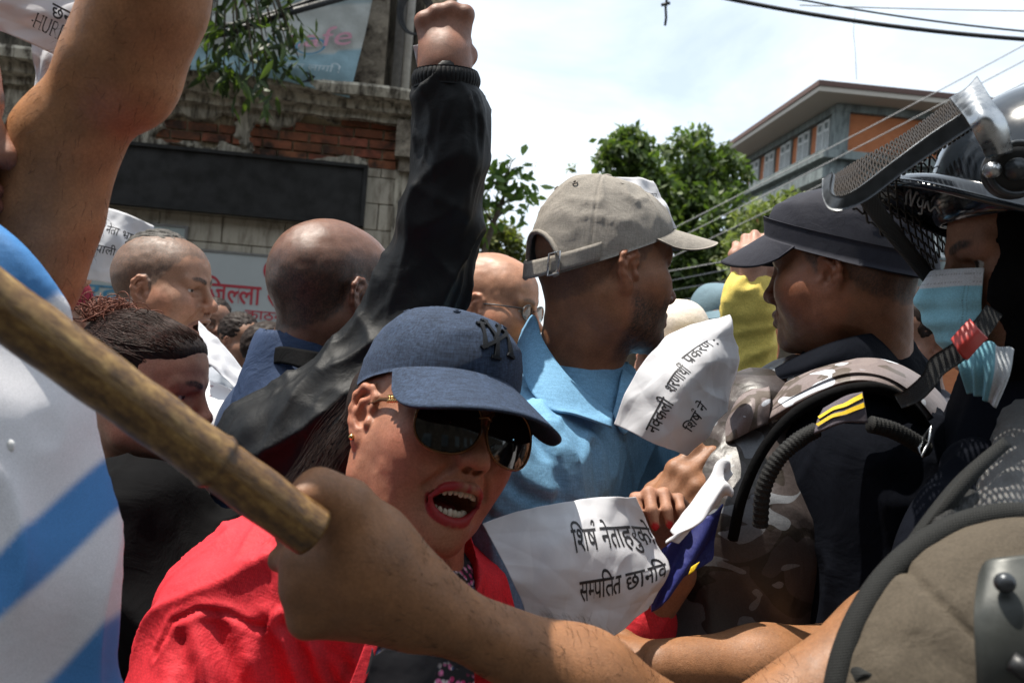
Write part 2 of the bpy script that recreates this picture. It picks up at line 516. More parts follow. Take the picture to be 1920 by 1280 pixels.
def mat_hair(name, c1=(.008, .005, .0045), c2=(.030, .017, .012)):
    t = NT(name)
    s = t.noise(1.0, 3, .6, t.obj(scale=(240, 240, 30)))
    t.color(t.mix(t.ramp(s, [(.3, c1), (.75, c2)]), t.attr('col'), 1.0, 'MULTIPLY'))
    t.p(Roughness=.6, Specular_IOR_Level=.2)
    t.bump(s, .4, .002)
    return t.m
M['hair'] = mat_hair('hair')
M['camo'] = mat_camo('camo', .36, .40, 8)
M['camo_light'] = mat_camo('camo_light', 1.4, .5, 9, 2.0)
M['helmet'] = mat_plain('helmet', (.010, .014, .020), .16, nscale=40, var=.2, bump=.05, bscale=60, coat=.4)
M['black_plastic'] = mat_plain('black_plastic', (.015, .015, .016), .45, bump=.15)
M['black_web'] = mat_cloth('black_web', (.010, .010, .010), .7, weave=700, bump=.6, wrb=.1)
M['steel'] = mat_plain('steel', (.42, .43, .44), .28, metal=1, bump=.1, nscale=60, var=.25)
M['gunmetal'] = mat_plain('gunmetal', (.055, .06, .066), .36, metal=.6, bump=.15, nscale=60, var=.3)
M['wire'] = mat_plain('wire', (.022, .017, .014), .6, metal=0, spec=.15, bump=0, var=.4)
M['gold'] = mat_plain('gold', (.65, .42, .16), .25, metal=1, bump=0)
M['pad'] = mat_cloth('pad', (.070, .056, .040), .85, weave=900, bump=.4, wr=40, wrb=.25, var=.15)
M['pad_edge'] = mat_cloth('pad_edge', (.010, .0105, .010), .8, weave=700, bump=.7, wrb=.1)
M['mask_blue'] = mat_cloth('mask_blue', None, .8, weave=1500, bump=.2, wr=30, wrb=.25, var=.04)
M['red_clip'] = mat_plain('red_clip', (.50, .045, .035), .45, bump=.05)
M['patch'] = mat_cloth('patch', (.10, .085, .10), .85, weave=1600)
M['yellow_thread'] = mat_cloth('yellow_thread', (.70, .46, .01), .6, weave=2500)
M['teeth'] = mat_plain('teeth', (.55, .50, .40), .3, bump=0, var=.08)
M['lens'] = mat_plain('lens', (.006, .004, .004), .06, bump=0, spec=.8)
M['tortoise'] = mat_plain('tortoise', (.16, .075, .030), .25, metal=.7, bump=0)
M['blue_flag'] = mat_cloth('blue_flag', (.022, .028, .16), .6, wr=20, wrb=.4)
def mat_bamboo():
    t = NT('bamboo')
    v = t.obj()
    su = t.attr('suv', 'Vector')
    mp_ = t.new('ShaderNodeMapping'); mp_.inputs['Scale'].default_value = (2.6, .55, 1)
    t.l.new(su, mp_.inputs['Vector'])
    st = t.noise(6, 5, .65, mp_.outputs['Vector'])
    c = t.ramp(st, [(.30, (.050, .025, .009)), (.43, (.14, .072, .020)), (.56, (.25, .145, .043)), (.72, (.42, .28, .10))])
    bl = t.ramp(t.noise(26, 5, .7), [(.42, (1, 1, 1)), (.62, (.42, .34, .26))])
    c = t.mix(c, bl, .75, 'MULTIPLY')
    c = t.mix(c, t.attr('col'), 1.0, 'MULTIPLY')
    t.color(c); t.p(Roughness=.42, Specular_IOR_Level=.45, Coat_Weight=.12, Coat_Roughness=.3)
    b = t.bump(st, .35, .0015)
    t.bump(t.noise(130, 4), .3, .001, b)
    return t.m
M['bamboo'] = mat_bamboo()
def mat_floral():
    t = NT('floral_print')
    v = t.obj()
    vo = t.new('ShaderNodeTexVoronoi'); vo.inputs['Scale'].default_value = 120
    t.l.new(v, vo.inputs['Vector'])
    hue = t.ramp(t.noise(70, 2, .5), [(.30, (.55, .03, .16)), (.42, (.75, .20, .42)), (.52, (.65, .58, .60)), (.60, (.10, .13, .35)), (.68, (.60, .33, .05))], True)
    msk = t.ramp(t.noise(15, 2, .5), [(.44, (0, 0, 0)), (.50, (1, 1, 1))])
    pet = t.ramp(vo.outputs['Distance'], [(.32, (1, 1, 1)), (.55, (0, 0, 0))])
    t.color(t.mix((.008, .008, .012), hue, t.mix(msk, pet, 1.0, 'MULTIPLY')))
    t.p(Roughness=.8)
    t.bump(t.noise(20, 3), .3, .008)
    return t.m
M['floral'] = mat_floral()
# ------------------------------------------------------------------ heads, hands, garments
def nrm_rows(a): return a/np.linalg.norm(a, axis=1)[:, None]
def frame(fwd, up):
    y = nrm(fwd); z = nrm(np.asarray(up, float) - y * (np.asarray(up, float) @ y)); x = np.cross(y, z)
    return np.stack([x, y, z])          # rows: local axes in world
def ear_pt(u, v, w=0.0, x0=.0775):
    fl = rad(11); tl = rad(-9)
    u2 = u*math.cos(tl) - v*math.sin(tl)*-1; v2 = v*math.cos(tl) - u*math.sin(tl)
    return (x0 + u2*math.sin(fl) + w*math.cos(fl), -.002 - u2*math.cos(fl) + w*math.sin(fl), -.012 + v2)
def head_sdf(q):
    """head in metres, face along +y, eyes at z = 0"""
    g = q.get
    s = Sdf(); fat = g('fat', 0.0); op = g('open', 0.0); ns = g('nose', 1.0)
    def J(p):                                        # the jaw turns about the ears when the mouth opens
        c, sn = math.cos(op), math.sin(op); y, z = p[1] - 0.0, p[2] + .015
        return (p[0], y*c + z*sn, -y*sn + z*c - .015)
    s.ell((0, -.010, .034), (.0755, .0965, .083))
    s.ell((0, -.045, .020), (.070, .060, .070), .03)
    s.ell((0, .044, .034), (.060, .0485, .054), .03)
    s.ell((0, .030, -.030), (.060 + fat*.4, .060, .066), .03)
    s.ell((.044 + fat*.3, .050, -.026), (.024, .028, .020), .02, sym=True)
    s.ell((.043 + fat, .030, -.050), (.021 + fat*.8, .038, .036 + fat), .05, sym=True)
    s.rc((.057 + fat*.5, -.004, -.045), J((.053 + fat*.6, .004, -.073)), .016, .016, .03, sym=True)
    s.rc(J((.052 + fat*.6, .004, -.073)), J((.014, .079, -.101)), .017 + fat*.3, .016, .03, sym=True)
    s.ell(J((0, .040, -.085)), (.042 + fat*.5, .045, .022), .03)
    s.ell(J((0, .083, -.100)), (.021, .018, .017), .02)
    if op > .01:
        s.ell((0, .066, -.051), (.036, .036, .021), .02); s.ell(J((0, .068, -.084)), (.031, .033, .017), .02)
        s.rc((.040, .052, -.045), J((.038, .048, -.082)), .017, .017, .03, sym=True)
    else: s.ell((0, .066, -.060), (.036, .036, .030), .02)
    # brow, nose
    s.rc((.010, .0905, .018), (.046, .074, .020), .0085, .008, .012, sym=True)
    s.rc((0, .089, .012), (0, .0905 + .0195*ns, -.030), .0065, .0095*ns, .013)
    s.ell((0, .0905 + .0205*ns, -.0355), (.0125*ns, .0125, .0105*ns), .008)
    s.ell((.0125*ns, .099, -.039), (.0085*ns, .0125, .0090), .006, sym=True)
    s.ell((.0062*ns, .104, -.0465), (.0042, .0060, .0045), .003, 's', sym=True)
    # eyes
    if g('eyes', True):
        s.ell((.032, .094, -.001), (.0195, .015, .0115), .012, 's', sym=True)
        s.ell((.032, .0715, 0), (.0124,)*3, .001, sym=True)
        lidu, lidl = g('lid', (.0035, .0055))
        e = np.array([.032, .0712, 0], np.float32)
        def lid(n, off, r):
            n = np.array(nrm(n), np.float32)
            return lambda p: np.maximum(np.sqrt(((p - e)**2).sum(1)) - r, off - (p - e) @ n)
        s.fn(lid((0, -.15, 1), lidu, .0146), .003, sym=True)
        s.fn(lid((0, -.15, -1), lidl, .0142), .003, sym=True)
        s.rc((.020, .088, .010), (.044, .077, .010), .0045, .0045, .008, sym=True)
    # mouth
    if op > .01:
        zu = -.0655; zl = J((0, .1, -.0790))[2] + .002
        s.ell((0, .082, (zu + zl)/2), (.0285, .040, (zu - zl)/2), .005, 's')
        def curve(kx, kp, kr):
            x = np.linspace(.0300, 0, 10); f = np.interp
            return [(a, f(a, kx, kp[0]), f(a, kx, kp[1])) for a in x], [float(f(a, kx, kr)) for a in x]
        kx = [0, .006, .014, .022, .0300]; q0 = [J((a, b, c)) for a, b, c in zip(kx, [.1030, .1022, .0986, .0925, .0825], [-.0790, -.0788, -.0775, -.0748, -.0690])]
            
        lo, rl = curve(kx, ([a[1] for a in q0], [a[2] for a in q0]), [.0050, .0049, .0044, .0036, .0022])
        hi, rh = curve(kx, ([.1030, .1028, .0996, .0935, .0830], [-.0640, -.0632, -.0645, -.0675, -.0705 - op*.040]), [.0038, .0040, .0038, .0032, .0022])
        lo = [(a, b + (hi[0][1] - lo[0][1])*(a/.0300)**4, c + (hi[0][2] - lo[0][2])*(a/.0300)**4) for a, b, c in lo]
        s.chain(hi, rh, .003, sym=True)
        s.chain(lo, rl, .003, sym=True)
    else:
        hi = [(.0250, .0875, -.0685), (.016, .0975, -.0655), (.007, .1035, -.0630), (0, .1035, -.0642)]
        lo = [(.0245, .0870, -.0700), (.016, .0965, -.0735), (.007, .1020, -.0758), (0, .1028, -.0760)]
        s.chain(hi, [.0030, .0046, .0054, .0052], .004, sym=True)
        s.chain(lo, [.0030, .0050, .0062, .0064], .004, sym=True)
        s.rc((0, .108, -.0692), (.022, .094, -.0692), .0012, .0008, .003, 's', sym=True)
    s.q = dict(hi=hi, lo=lo, J=J)
    s.rc((.0185, .100, -.041), (.037 if op > .01 else .033, .080, -.070), .0016, .0010, .010, 's', sym=True)
    s.rc((.018, .088, -.0145), (.040, .079, -.0175), .0010, .0008, .006, 's', sym=True)
    # ears
    if g('ears', True):
        E = ear_pt
        s.ell(E(.006, .004, -.004), (.006, .015, .024), .008, sym=True)
        s.chain([E(-.004, .001, .001), E(-.0095, .012, .000), E(-.008, .022, .000), E(.001, .030, .001), E(.013, .029, .003), E(.0205, .018, .004),
                 E(.0205, .004, .004), E(.0165, -.009, .003), E(.009, -.019, .002)], [.003, .0036, .0040, .0042, .0042, .0042, .0040, .0040, .0045], .004, sym=True)
        s.ell(E(.001, -.0245, .001), (.0055, .0085, .0105), .006, sym=True)
        s.chain([E(-.001, .019, .001), E(.009, .013, .003), E(.012, .002, .0035), E(.009, -.010, .003), E(.000, -.015, .003)], [.003, .0034, .0036, .0036, .0034], .004, sym=True)
        s.ell(E(.001, -.002, .0045), (.0055, .0058, .0088), .004, 's', sym=True)
        s.ell(E(-.0105, -.005, .002), (.005, .0045, .0065), .004, sym=True)
    return s
ZH_Y = np.array([-.12, -.085, -.055, -.030, -.018, -.008, .010, .014, .030, .045, .058, .075, .12])
ZH_Z = np.array([-.070, -.066, -.052, -.030, .010, .022, -.004, -.012, .014, .030, .046, .066, .070])
def head_color(p, n, q, S_):
    g = q.get
    base = np.array(g('skin', (.26, .125, .068)))
    c = np.tile(base, (len(p), 1)).astype(float)
    x, y, z = np.abs(p[:, 0]), p[:, 1], p[:, 2]
    # ruddier nose, cheeks, ears
    rd = np.exp(-(((x - .04)/.025)**2 + ((y - .07)/.03)**2 + ((z + .03)/.025)**2)) + np.exp(-((x/.02)**2 + ((y - .11)/.02)**2 + ((z + .037)/.02)**2))
    rd += sstep(.074, .082, x) * .8
    c *= 1 + rd[:, None] * np.array([.10, -.08, -.12])
    c *= (1 + .10 * vnoise(p * 45))[:, None]
    bl = g('blush', 0)
    if bl:
        k = np.exp(-(((x - .047)/.022)**2 + ((y - .06)/.04)**2 + ((z + .033)/.024)**2)) * bl
        c = c * (1 - k[:, None]) + k[:, None] * np.array([.42, .06, .055])
    def mixc(m, col):
        nonlocal c
        m = np.clip(m, 0, 1)[:, None]; c = c * (1 - m) + m * np.array(col)
    def dist(pts):
        pts = np.array(pts); d = np.full(len(p), 9.0); r = np.stack([x, y, z], 1)
        for a, b in zip(pts[:-1], pts[1:]):
            ab = b - a; t = np.clip(((r - a) @ ab) / (ab @ ab + 1e-12), 0, 1)
            d = np.minimum(d, np.linalg.norm(r - a - t[:, None]*ab, axis=1))
        return d
    kl = (.0050, .0042, .0060, .0052) if g('open', 0) > .01 else (.0072, .0058, .0085, .0070)
    lm = np.maximum(sstep(kl[0], kl[1], dist(S_.q['hi'])), sstep(kl[2], kl[3], dist(S_.q['lo']))) * (y > .075)
    mixc(lm * g('lip_amt', .6), g('lips', (.24, .085, .07)))
    # brows
    bw = sstep(.0068, .003, dist([(.011, .100, .0165), (.024, .096, .0215), (.040, .082, .0215), (.050, .070, .0150)]))
    mixc(bw * g('brow', .85) * (.65 + .5 * (vnoise(p * np.array([900, 900, 250])) * .5 + .5)), (.015, .010, .008))
    # shaved or short hair
    hz = np.interp(y, ZH_Y, ZH_Z + g('hairline', 0.0))
    if g('stub', 0):
        m = sstep(-.004, .008, z - hz + .004 * vnoise(p * 160)) * (x < .0795)
        m = m * np.clip(g('stub') * (1 - g('bald', 0) * sstep(.02, .085, z)) * (.8 + .35 * vnoise(p * 900)), 0, 1)
        mixc(m, g('stub_col', (.035, .028, .024)))
    if g('beard', 0):
        jaw = sstep(-.030, -.060, z + .35*(y - .03) * (y < .06)) * sstep(.0, .018, y + .004) * (z > -.16)
        mo = np.exp(-((x/.03)**2 + ((z + .054)/.007)**2)) * (y > .08)
        m = np.maximum(jaw * sstep(.012, .02, x + (z < -.08)*.02 + .006), mo * .9)
        m = m * sstep(-.155, -.115, z) * (1 - lm)
        mixc(m * g('beard') * (.75 + .4 * vnoise(p * 700)), (.018, .013, .011))
    # eyes
    if g('eyes', True):
        e = np.array([.032, .0715, 0.0]); r = np.stack([x, y, z], 1) - e; R_ = np.linalg.norm(r, axis=1)
        on = sstep(.0133, .0128, R_) * (r[:, 1] > .003)
        mixc(on, (.48, .45, .42))
        gz = nrm(g('gaze', (0, 1, 0))); sx = np.sign(p[:, 0]); gd = np.stack([sx*gz[0], np.full(len(p), gz[1]), np.full(len(p), gz[2])], 1)
        mixc(on * sstep(.0072, .0062, np.linalg.norm(r - gd * .0124, axis=1)), (.018, .010, .007))
        lash = sstep(.0016, .0007, np.abs(R_ - .0140)) * 0
    if g('open', 0) > .01:
        ins = (n[:, 1] < .2) * np.exp(-((x/.028)**4)) * (y > .04) * (y < .101) * (np.abs(z + .08) < .03) * sstep(.106, .099, y) * (1 - lm)
        mixc(ins, (.10, .012, .012))
    nos = sstep(.0062, .003, np.linalg.norm((np.stack([x, y, z], 1) - np.array([.0062*g('nose', 1.), .104, -.0455])), axis=1))
    mixc(nos * .8, (.03, .012, .01))
    if 'extra' in q: c = q['extra'](p, n, c)
    return np.clip(c, .002, .9)
def make_head(cen, fwd, up, q, nb=None, h=.002):
    s = q.get('scale', 1.0); Fm = frame(fwd, up); S_ = head_sdf(q)
    zmin = -.135 - q.get('open', 0)*.09
    if nb is not None:
        b = Fm @ (np.asarray(nb) - cen) / s
        nr = q.get('neck', .055)
        S_.rc((0, -.022, -.055), b, nr, nr * 1.08, .03)
        S_.rc(b, b + Fm @ np.array([0, 0, -.12]) / s, nr*1.1, nr*1.5, .03)
        S_.rc((.050, -.022, -.050), b + np.array([.018, .040, -.01]), .015, .012, .025, sym=False)
        S_.rc((-.050, -.022, -.050), b + np.array([-.018, .040, -.01]), .015, .012, .025, sym=False)
        lo = np.minimum([-.10, -.12, zmin], b - .09); hi = np.maximum([.10, .14, .13], b + .09)
        lo[2] = min(zmin, b[2] - .10)
    else:
        lo = np.array([-.10, -.12, zmin]); hi = np.array([.10, .14, .13])
    v, qd = surface(S_, lo, hi, h / s)
    v = relax(v, qd, 1, .35); n = vnormals(v, qd)
    sk = sstep(.07, .0, v[:, 1])*sstep(.080, .060, np.abs(v[:, 0])); v = v + n*(.0007*vnoise(v*34 + 3) + .0004*vnoise(v*85) + sk*.0012*vnoise(v*26 + q.get('seed', 0.0)))[:, None]
    if q.get('slim'): v[:, 0] *= 1 - q['slim']*sstep(.03, -.06, v[:, 2])*sstep(-.03, .06, v[:, 1])
    c = head_color(v, n, q, S_)
    if 'capline' in q:                                # hair pressed flat under the cap
        zf, zb = q['capline']; ln = zb + (zf - zb)*np.clip(v[:, 1]/.2 + .5, 0, 1)
        m = sstep(.0, .014, v[:, 2] - ln)*(q.get('press', .075)); o = np.array([0, -.008, .0]); v = np.where((m > 0)[:, None], o + (v - o)*(1 - m)[:, None], v)
    return cen + (v * s) @ Fm, qd, c
def to_world(cen, Fm, s, p): return cen + (np.asarray(p) * s) @ Fm

def hand_ops(S, W, D, N, T, curls, size=1.0, thumb=None, k=.008, spread=.0):
    """W wrist, D towards the knuckles, N out of the back of the hand, T towards the thumb; adds five fingers to S.
    Returns the fingertips with the direction their nails face."""
    D = nrm(D); N = nrm(N - D * (N @ D)); T = nrm(T - D*(T @ D) - N*(T @ N)); z = size
    W = np.asarray(W, float)
    offs = [.030, .0095, -.0105, -.029]; ml = [.088, .092, .087, .078]
    fl = [(.044, .026, .021), (.049, .030, .022), (.045, .028, .021), (.035, .021, .019)]
    fr = [.0098, .0100, .0094, .0083]
    tips = []
    for i in range(4):
        K = W + D*ml[i]*z + T*offs[i]*z + N*(.002 if i in (1, 2) else -.001)*z
        S.rc(W + T*offs[i]*.48*z + D*.008*z - N*.004*z, K - N*.004*z, .0160*z, .0125*z, .013*z)
        S.ell(K + N*.0030*z, (.0112*z,)*3, .009*z)
        S.rc(W + T*offs[i]*.40*z + D*.02*z + N*.0095*z, K + N*.0065*z, .0022*z, .0034*z, .010*z)
        a = 0.0; p = K; side = T * (spread * (1.5 - i)) 
        for j in range(3):
            a += rad(curls[i][j]); d = nrm(D*math.cos(a) - N*math.sin(a) + side)
            q_ = p + d*fl[i][j]*z
            S.rc(p, q_, fr[i]*z*(1 - .09*j), fr[i]*z*(1 - .09*(j+1)), k*.45 if j else k)
            p = q_
        nn = nrm(N*math.cos(a) + D*math.sin(a))
        tips.append((p, d, nn))
    th = thumb or [(.018, .026, -.010), (.045, .046, -.018), (.075, .050, -.026), (.098, .040, -.030)]
    if len(th) == 5:
        tp = [np.asarray(a) for a in th]; S.chain(tp, [.026*z, .0215*z, .0185*z, .0145*z, .0110*z], .014*z)
    else:
        tp = [W + D*a*z + T*b*z + N*c*z for a, b, c in th]; S.chain(tp, [.0165*z, .0135*z, .0112*z, .0088*z], .010*z)
    d = nrm(tp[-1] - tp[-2]); tips.append((tp[-1], d, nrm(T*.6 + N*.5)))
    return tips
FIST = [(78, 95, 55), (80, 98, 55), (82, 98, 55), (84, 96, 55)]
def arm_ops(S, pts, rs, k=.02):
    S.chain(pts, rs, k); return S
def bounds(*pts, pad=.08):
    p = np.concatenate([np.atleast_2d(np.asarray(x, float)) for x in pts]); return p.min(0) - pad, p.max(0) + pad
def skin_mesh(S, lo, hi, h, col, extra=None, rel=1):
    v, q = surface(S, lo, hi, h); v = relax(v, q, rel, .4); n = vnormals(v, q)
    c = np.tile(np.array(col, float), (len(v), 1)) * (1 + .10*vnoise(v*38) + .06*vnoise(v*130))[:, None]
    if extra is not None: c = extra(v, n, c)
    return v, q, np.clip(c, .002, .9)
def nail_paint(tips, col, r=.0075, amt=1.0):
    def f(v, n, c):
        for p, d, nn in tips:
            e = v - (p + d*.004 + nn*.005)
            k = sstep(r, r*.75, np.sqrt(((e - d[None]*(e @ d)[:, None]*.35)**2).sum(1))) * (n @ nn > .25) * amt
            c = c*(1 - k[:, None]) + k[:, None]*np.array(col)
        return c
    return f
def knuckle_paint(pts, r=.012, amt=.25):
    def f(v, n, c):
        for p in pts:
            k = np.exp(-(np.linalg.norm(v - p, axis=1)/r)**2)*amt; c = c*(1 - k)[:, None]
        return c
    return f
def folds(v, n, spec):
    """sum of stretched ridged noises: (axis along the folds, freq, stretch, amp[, phase])"""
    d = np.zeros(len(v))
    for sp in spec:
        ax, fr, st, am = sp[:4]; ph = sp[4] if len(sp) > 4 else 0
        ax = nrm(ax); q = v - np.outer(v @ ax, ax) * (1 - st)
        q = q * fr + ph
        q = q + .35 * np.stack([vnoise(q*.7 + 5.2), vnoise(q*.7 + 9.7), vnoise(q*.7 + 1.3)], 1)
        x = vnoise(q)
        d += am * ((1 - np.abs(x))**2.2 * 1.6 - .8)
    return d
def garment(name, S, lo, hi, h, mat, parent, spec=(), col=None, extra=None, rel=1, grooves=(), label=None, post=None, seams=()):
    v, q = surface(S, lo, hi, h); v = relax(v, q, rel, .5); n = vnormals(v, q)
    if len(spec):
        v = v + n * folds(v, n, spec)[:, None]; v = relax(v, q, 1, .3); n = vnormals(v, q)
    c = np.ones((len(v), 3)) if col is None else np.tile(np.array(col, float), (len(v), 1))
    grooves = list(grooves)
    if len(seams):                                    # seams given by where the photo shows them, laid on the nearest cloth
        r = v - CAM; zz = r @ FV; pr = np.stack([960 + (r @ RV)/zz*FPX, 640 - (r @ UV)/zz*FPX], 1)
        for line, w, dep in seams:
            line = np.array(line, float); L = []
            for a, b in zip(line[:-1], line[1:]):
                for t in np.linspace(0, 1, max(3, int(np.linalg.norm(b - a)/9))):
                    m = np.where(((pr - (a + (b - a)*t))**2).sum(1) < 10**2)[0]
                    if len(m): L.append(v[m[np.argmin(zz[m])]])
            if len(L) > 2:
                L = np.array(L); L[1:-1] = (L[:-2] + L[1:-1] + L[2:])/3; grooves.append((L, w, dep))
    for line, w, dep in grooves:
        line = np.asarray(line); d = np.full(len(v), 9.)
        for a, b in zip(line[:-1], line[1:]):
            ab = b - a; t = np.clip(((v - a) @ ab)/(ab @ ab + 1e-12), 0, 1); d = np.minimum(d, np.linalg.norm(v - a - t[:, None]*ab, axis=1))
        g_ = np.exp(-(d/w)**2); v = v - n*(g_*dep)[:, None]; v = v + n*(np.exp(-((d - 2.2*w)/w)**2)*dep*.5)[:, None]
    if post is not None: v = post(v, n)
    if extra is not None: c = extra(v, n, c)
    o = mesh(name, v, q, mat, parent, True, c)
    if label: o['label'] = label
    return o
def torso_ops(S, nb, sa, sb, pel, r=1.0, thick=.095, k=.07):
    """trunk between neck base, both shoulders and pelvis"""
    nb, sa, sb, pel = map(np.asarray, (nb, sa, sb, pel))
    ha = pel + (sa - sb)*.30; hb = pel - (sa - sb)*.30
    ia = sa + (nb - sa)*.28 + (pel - nb)*.10; ib = sb + (nb - sb)*.28 + (pel - nb)*.10
    S.rc(ia, ha, thick*r, thick*1.05*r, k); S.rc(ib, hb, thick*r, thick*1.05*r, k)
    S.rc(nb + (pel - nb)*.14, pel, thick*r*.95, thick*1.1*r, k)
    S.chain([sa, nb + (pel - nb)*.07, sb], [.062*r, .070*r, .062*r], .06)
    return S
def legs(root, pel, side, col_t=None, fwd=None):
    """trousers and shoes from the hips down to the ground"""
    S = Sdf(); side = nrm(np.array([side[0], side[1], 0])); f = nrm(np.array([fwd[0], fwd[1], 0])) if fwd is not None else np.array([-side[1], side[0], 0])
    S.rc(pel + side*.07, pel - side*.07, .115, .115, .05)
    sh = MB()
    for sg in (1, -1):
        hip = pel + side*sg*.085; kn = np.array([hip[0], hip[1], pel[2]*.52]) + f*.03 + side*sg*.02; an = np.array([hip[0], hip[1], .08]) + side*sg*.03
        S.chain([hip, kn, an], [.09, .065, .058], .04)
        v, q = surface(Sdf().rc(an + f*-.03 + [0, 0, -.045], an + f*.16 + [0, 0, -.05], .036, .030, .01).rc(an, an + f*.04 + [0, 0, -.04], .045, .04, .02)
                       .fn(lambda p: -p[:, 2], .004, 'i'), an - .22, an + .22, .014)
        sh.add(v, [tuple(x) for x in q])
    lo = np.array([pel[0] - .3, pel[1] - .3, .06]); hi = np.array([pel[0] + .3, pel[1] + .3, pel[2] + .15])
    garment('trousers', S, lo, hi, .02, M['trousers'], root, [((0, 0, 1), 9, .4, .006)])
    sh.build('shoe_pair', M['shoe'], root, True)
def core_mesh(nb, pel, sa, sb):
    S = Sdf().rc(nb, pel, .045, .07, .03); S.chain([sa, nb, sb], [.03, .04, .03], .03)
    lo, hi = bounds(nb, pel, sa, sb, pad=.09)
    v, q = surface(S, lo, hi, .02); return v, q, np.full((len(v), 3), .12)

# ------------------------------------------------------------------ caps
def cap(root, cen, Fm, s, mats, a=.084, b=.103, ht=.098, zf=.040, zb=-.002, peak=.072, peak_w=1.12, peak_drop=.22, arch=.018, crown=1.0,
        flat=0.0, seams=True, n=96, fpf=None, mname='cap', panel_disp=.0012, wr=0.0, lift=0.0, fpow=.62, cut=None):
    nt, nr = n, 34
    th = np.linspace(0, 2*math.pi, nt, endpoint=False); t = np.linspace(0, 1, nr)
    TH, T = np.meshgrid(th, t)
    zb0 = zb + (zf - zb) * (np.cos(TH)*.5 + .5)
    pw = fpow if fpf is None else fpow + (fpf - fpow)*(np.cos(TH)*.5 + .5)**1.5
    rho = np.cos(np.clip(T, 0, .9995)*math.pi/2)**pw; zeta = np.sin(T*math.pi/2)
    if flat: zeta = np.clip(zeta*1.15, 0, 1)*(1-flat) + flat*np.minimum(T*1.9, 1)
    fr = np.cos(TH)
    bulge = 1 + .02*np.sin(T*math.pi)*crown + .05*np.sin(T*math.pi)*np.maximum(fr, 0)*crown
    X = a*np.sin(TH)*rho*bulge; Y = b*np.cos(TH)*rho*bulge - .008 + .0*T
    top = ht + zf*0
    Z = zb0 + (top - zb0)*zeta
    p = np.stack([X.ravel(), Y.ravel(), Z.ravel()], 1)
    i, j = np.meshgrid(np.arange(nr-1), np.arange(nt), indexing='ij')
    aq = (i*nt + j).ravel(); bq = (i*nt + (j+1) % nt).ravel()
    q = np.stack([aq, bq, bq + nt, aq + nt], 1)
    nn = vnormals(p, q)
    if (nn*(p - [0, 0, .02])).sum() < 0: q = q[:, ::-1]; nn = -nn
    col = np.ones((len(p), 3))
    if seams:
        ths = np.array([0, 60, 120, 180, 240, 300])*math.pi/180
        arc = np.abs((TH.ravel()[:, None] - ths + math.pi) % (2*math.pi) - math.pi)*np.maximum(rho.ravel(), .05)[:, None]*.095
        d = arc.min(1)
        p = p - nn*(np.exp(-(d/.0011)**2)*panel_disp)[:, None] + nn*(np.exp(-((d - .0035)/.0012)**2)*panel_disp*.35)[:, None]
    if wr:
        p = p + nn*folds(p, nn, [((1, .2, 0), 30, .5, wr), ((.3, 1, .3), 22, .45, wr*.8, 4.0)])[:, None]*(np.sin(T.ravel()*math.pi)[:, None])
    m = len(p); inner = p - nn*.0022
    qq = [q, q[:, ::-1] + m]
    r0 = np.arange(nt); r1 = (r0 + 1) % nt
    qq.append(np.stack([r1, r0, r0 + m, r1 + m], 1))
    q = np.concatenate(qq); p2 = np.concatenate([p, inner])
    if cut is not None:
        keep = ~cut(p2[q].mean(1)); q = q[keep]
    crown_o = mesh(mname, to_world(cen, Fm, s, p2), q, mats[0], root, True, np.concatenate([col, col*.8]))
    # the peak
    def peak_fn(u, v):
        ss = (u*2 - 1); ang = ss*rad(66)
        bx = a*np.sin(ang)*1.0; by = b*np.cos(ang) - .008; bz = zb + (zf - zb)*(np.cos(ang)*.5 + .5) + .003
        L = peak*np.sqrt(np.maximum(1 - np.abs(ss)**2.6, 0))
        ox = bx*(1 + (peak_w - 1)*v*2.0*np.sqrt(np.maximum(1 - np.abs(ss)**3, 0)) ); oy = by + L*v
        oz = bz - peak_drop*L*v - arch*(ss**2)*v*np.sqrt(np.maximum(1 - np.abs(ss)**6, 0)) + lift*v
        return to_world(cen, Fm, s, np.stack([ox, oy, oz], 1))
    pv, pq, pu, pvv = patch_arrays(peak_fn, 61, 17, .0032*s, None)
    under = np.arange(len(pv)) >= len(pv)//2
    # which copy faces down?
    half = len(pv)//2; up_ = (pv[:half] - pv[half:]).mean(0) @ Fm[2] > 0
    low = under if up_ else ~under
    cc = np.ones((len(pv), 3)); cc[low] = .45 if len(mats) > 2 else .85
    pk = mesh('cap_peak', pv, pq, mats[1], crown_o, True, cc)
    return crown_o, peak_fn
def cap_point(cen, Fm, s, th, t, a=.084, b=.103, ht=.098, zf=.04, zb=-.002, fpow=.62, crown=1.0, off=0.0, fpf=None):
    """a point on the crown of a cap, for buttons, eyelets and badges"""
    def at(th, t):
        zb0 = zb + (zf - zb)*(np.cos(th)*.5 + .5)
        pw = fpow if fpf is None else fpow + (fpf - fpow)*(np.cos(th)*.5 + .5)**1.5
        rho = np.cos(np.clip(t, 0, .9995)*math.pi/2)**pw; ze = np.sin(t*math.pi/2)
        bu = 1 + .02*np.sin(t*math.pi)*crown + .05*np.sin(t*math.pi)*np.maximum(np.cos(th), 0)*crown
        return np.stack([a*np.sin(th)*rho*bu, b*np.cos(th)*rho*bu - .008, zb0 + (ht - zb0)*ze], -1)
    th = np.atleast_1d(np.asarray(th, float)); t = np.atleast_1d(np.asarray(t, float))
    p = at(th, t); e = 1e-3
    n = np.cross(at(th + e, t) - p, at(th, t + e) - p); n /= np.linalg.norm(n, axis=1)[:, None] + 1e-12
    sg = np.sign((n*(p - [0, 0, .0])).sum(1)); n = n*sg[:, None]
    return to_world(cen, Fm, s, p + n*off), n @ Fm

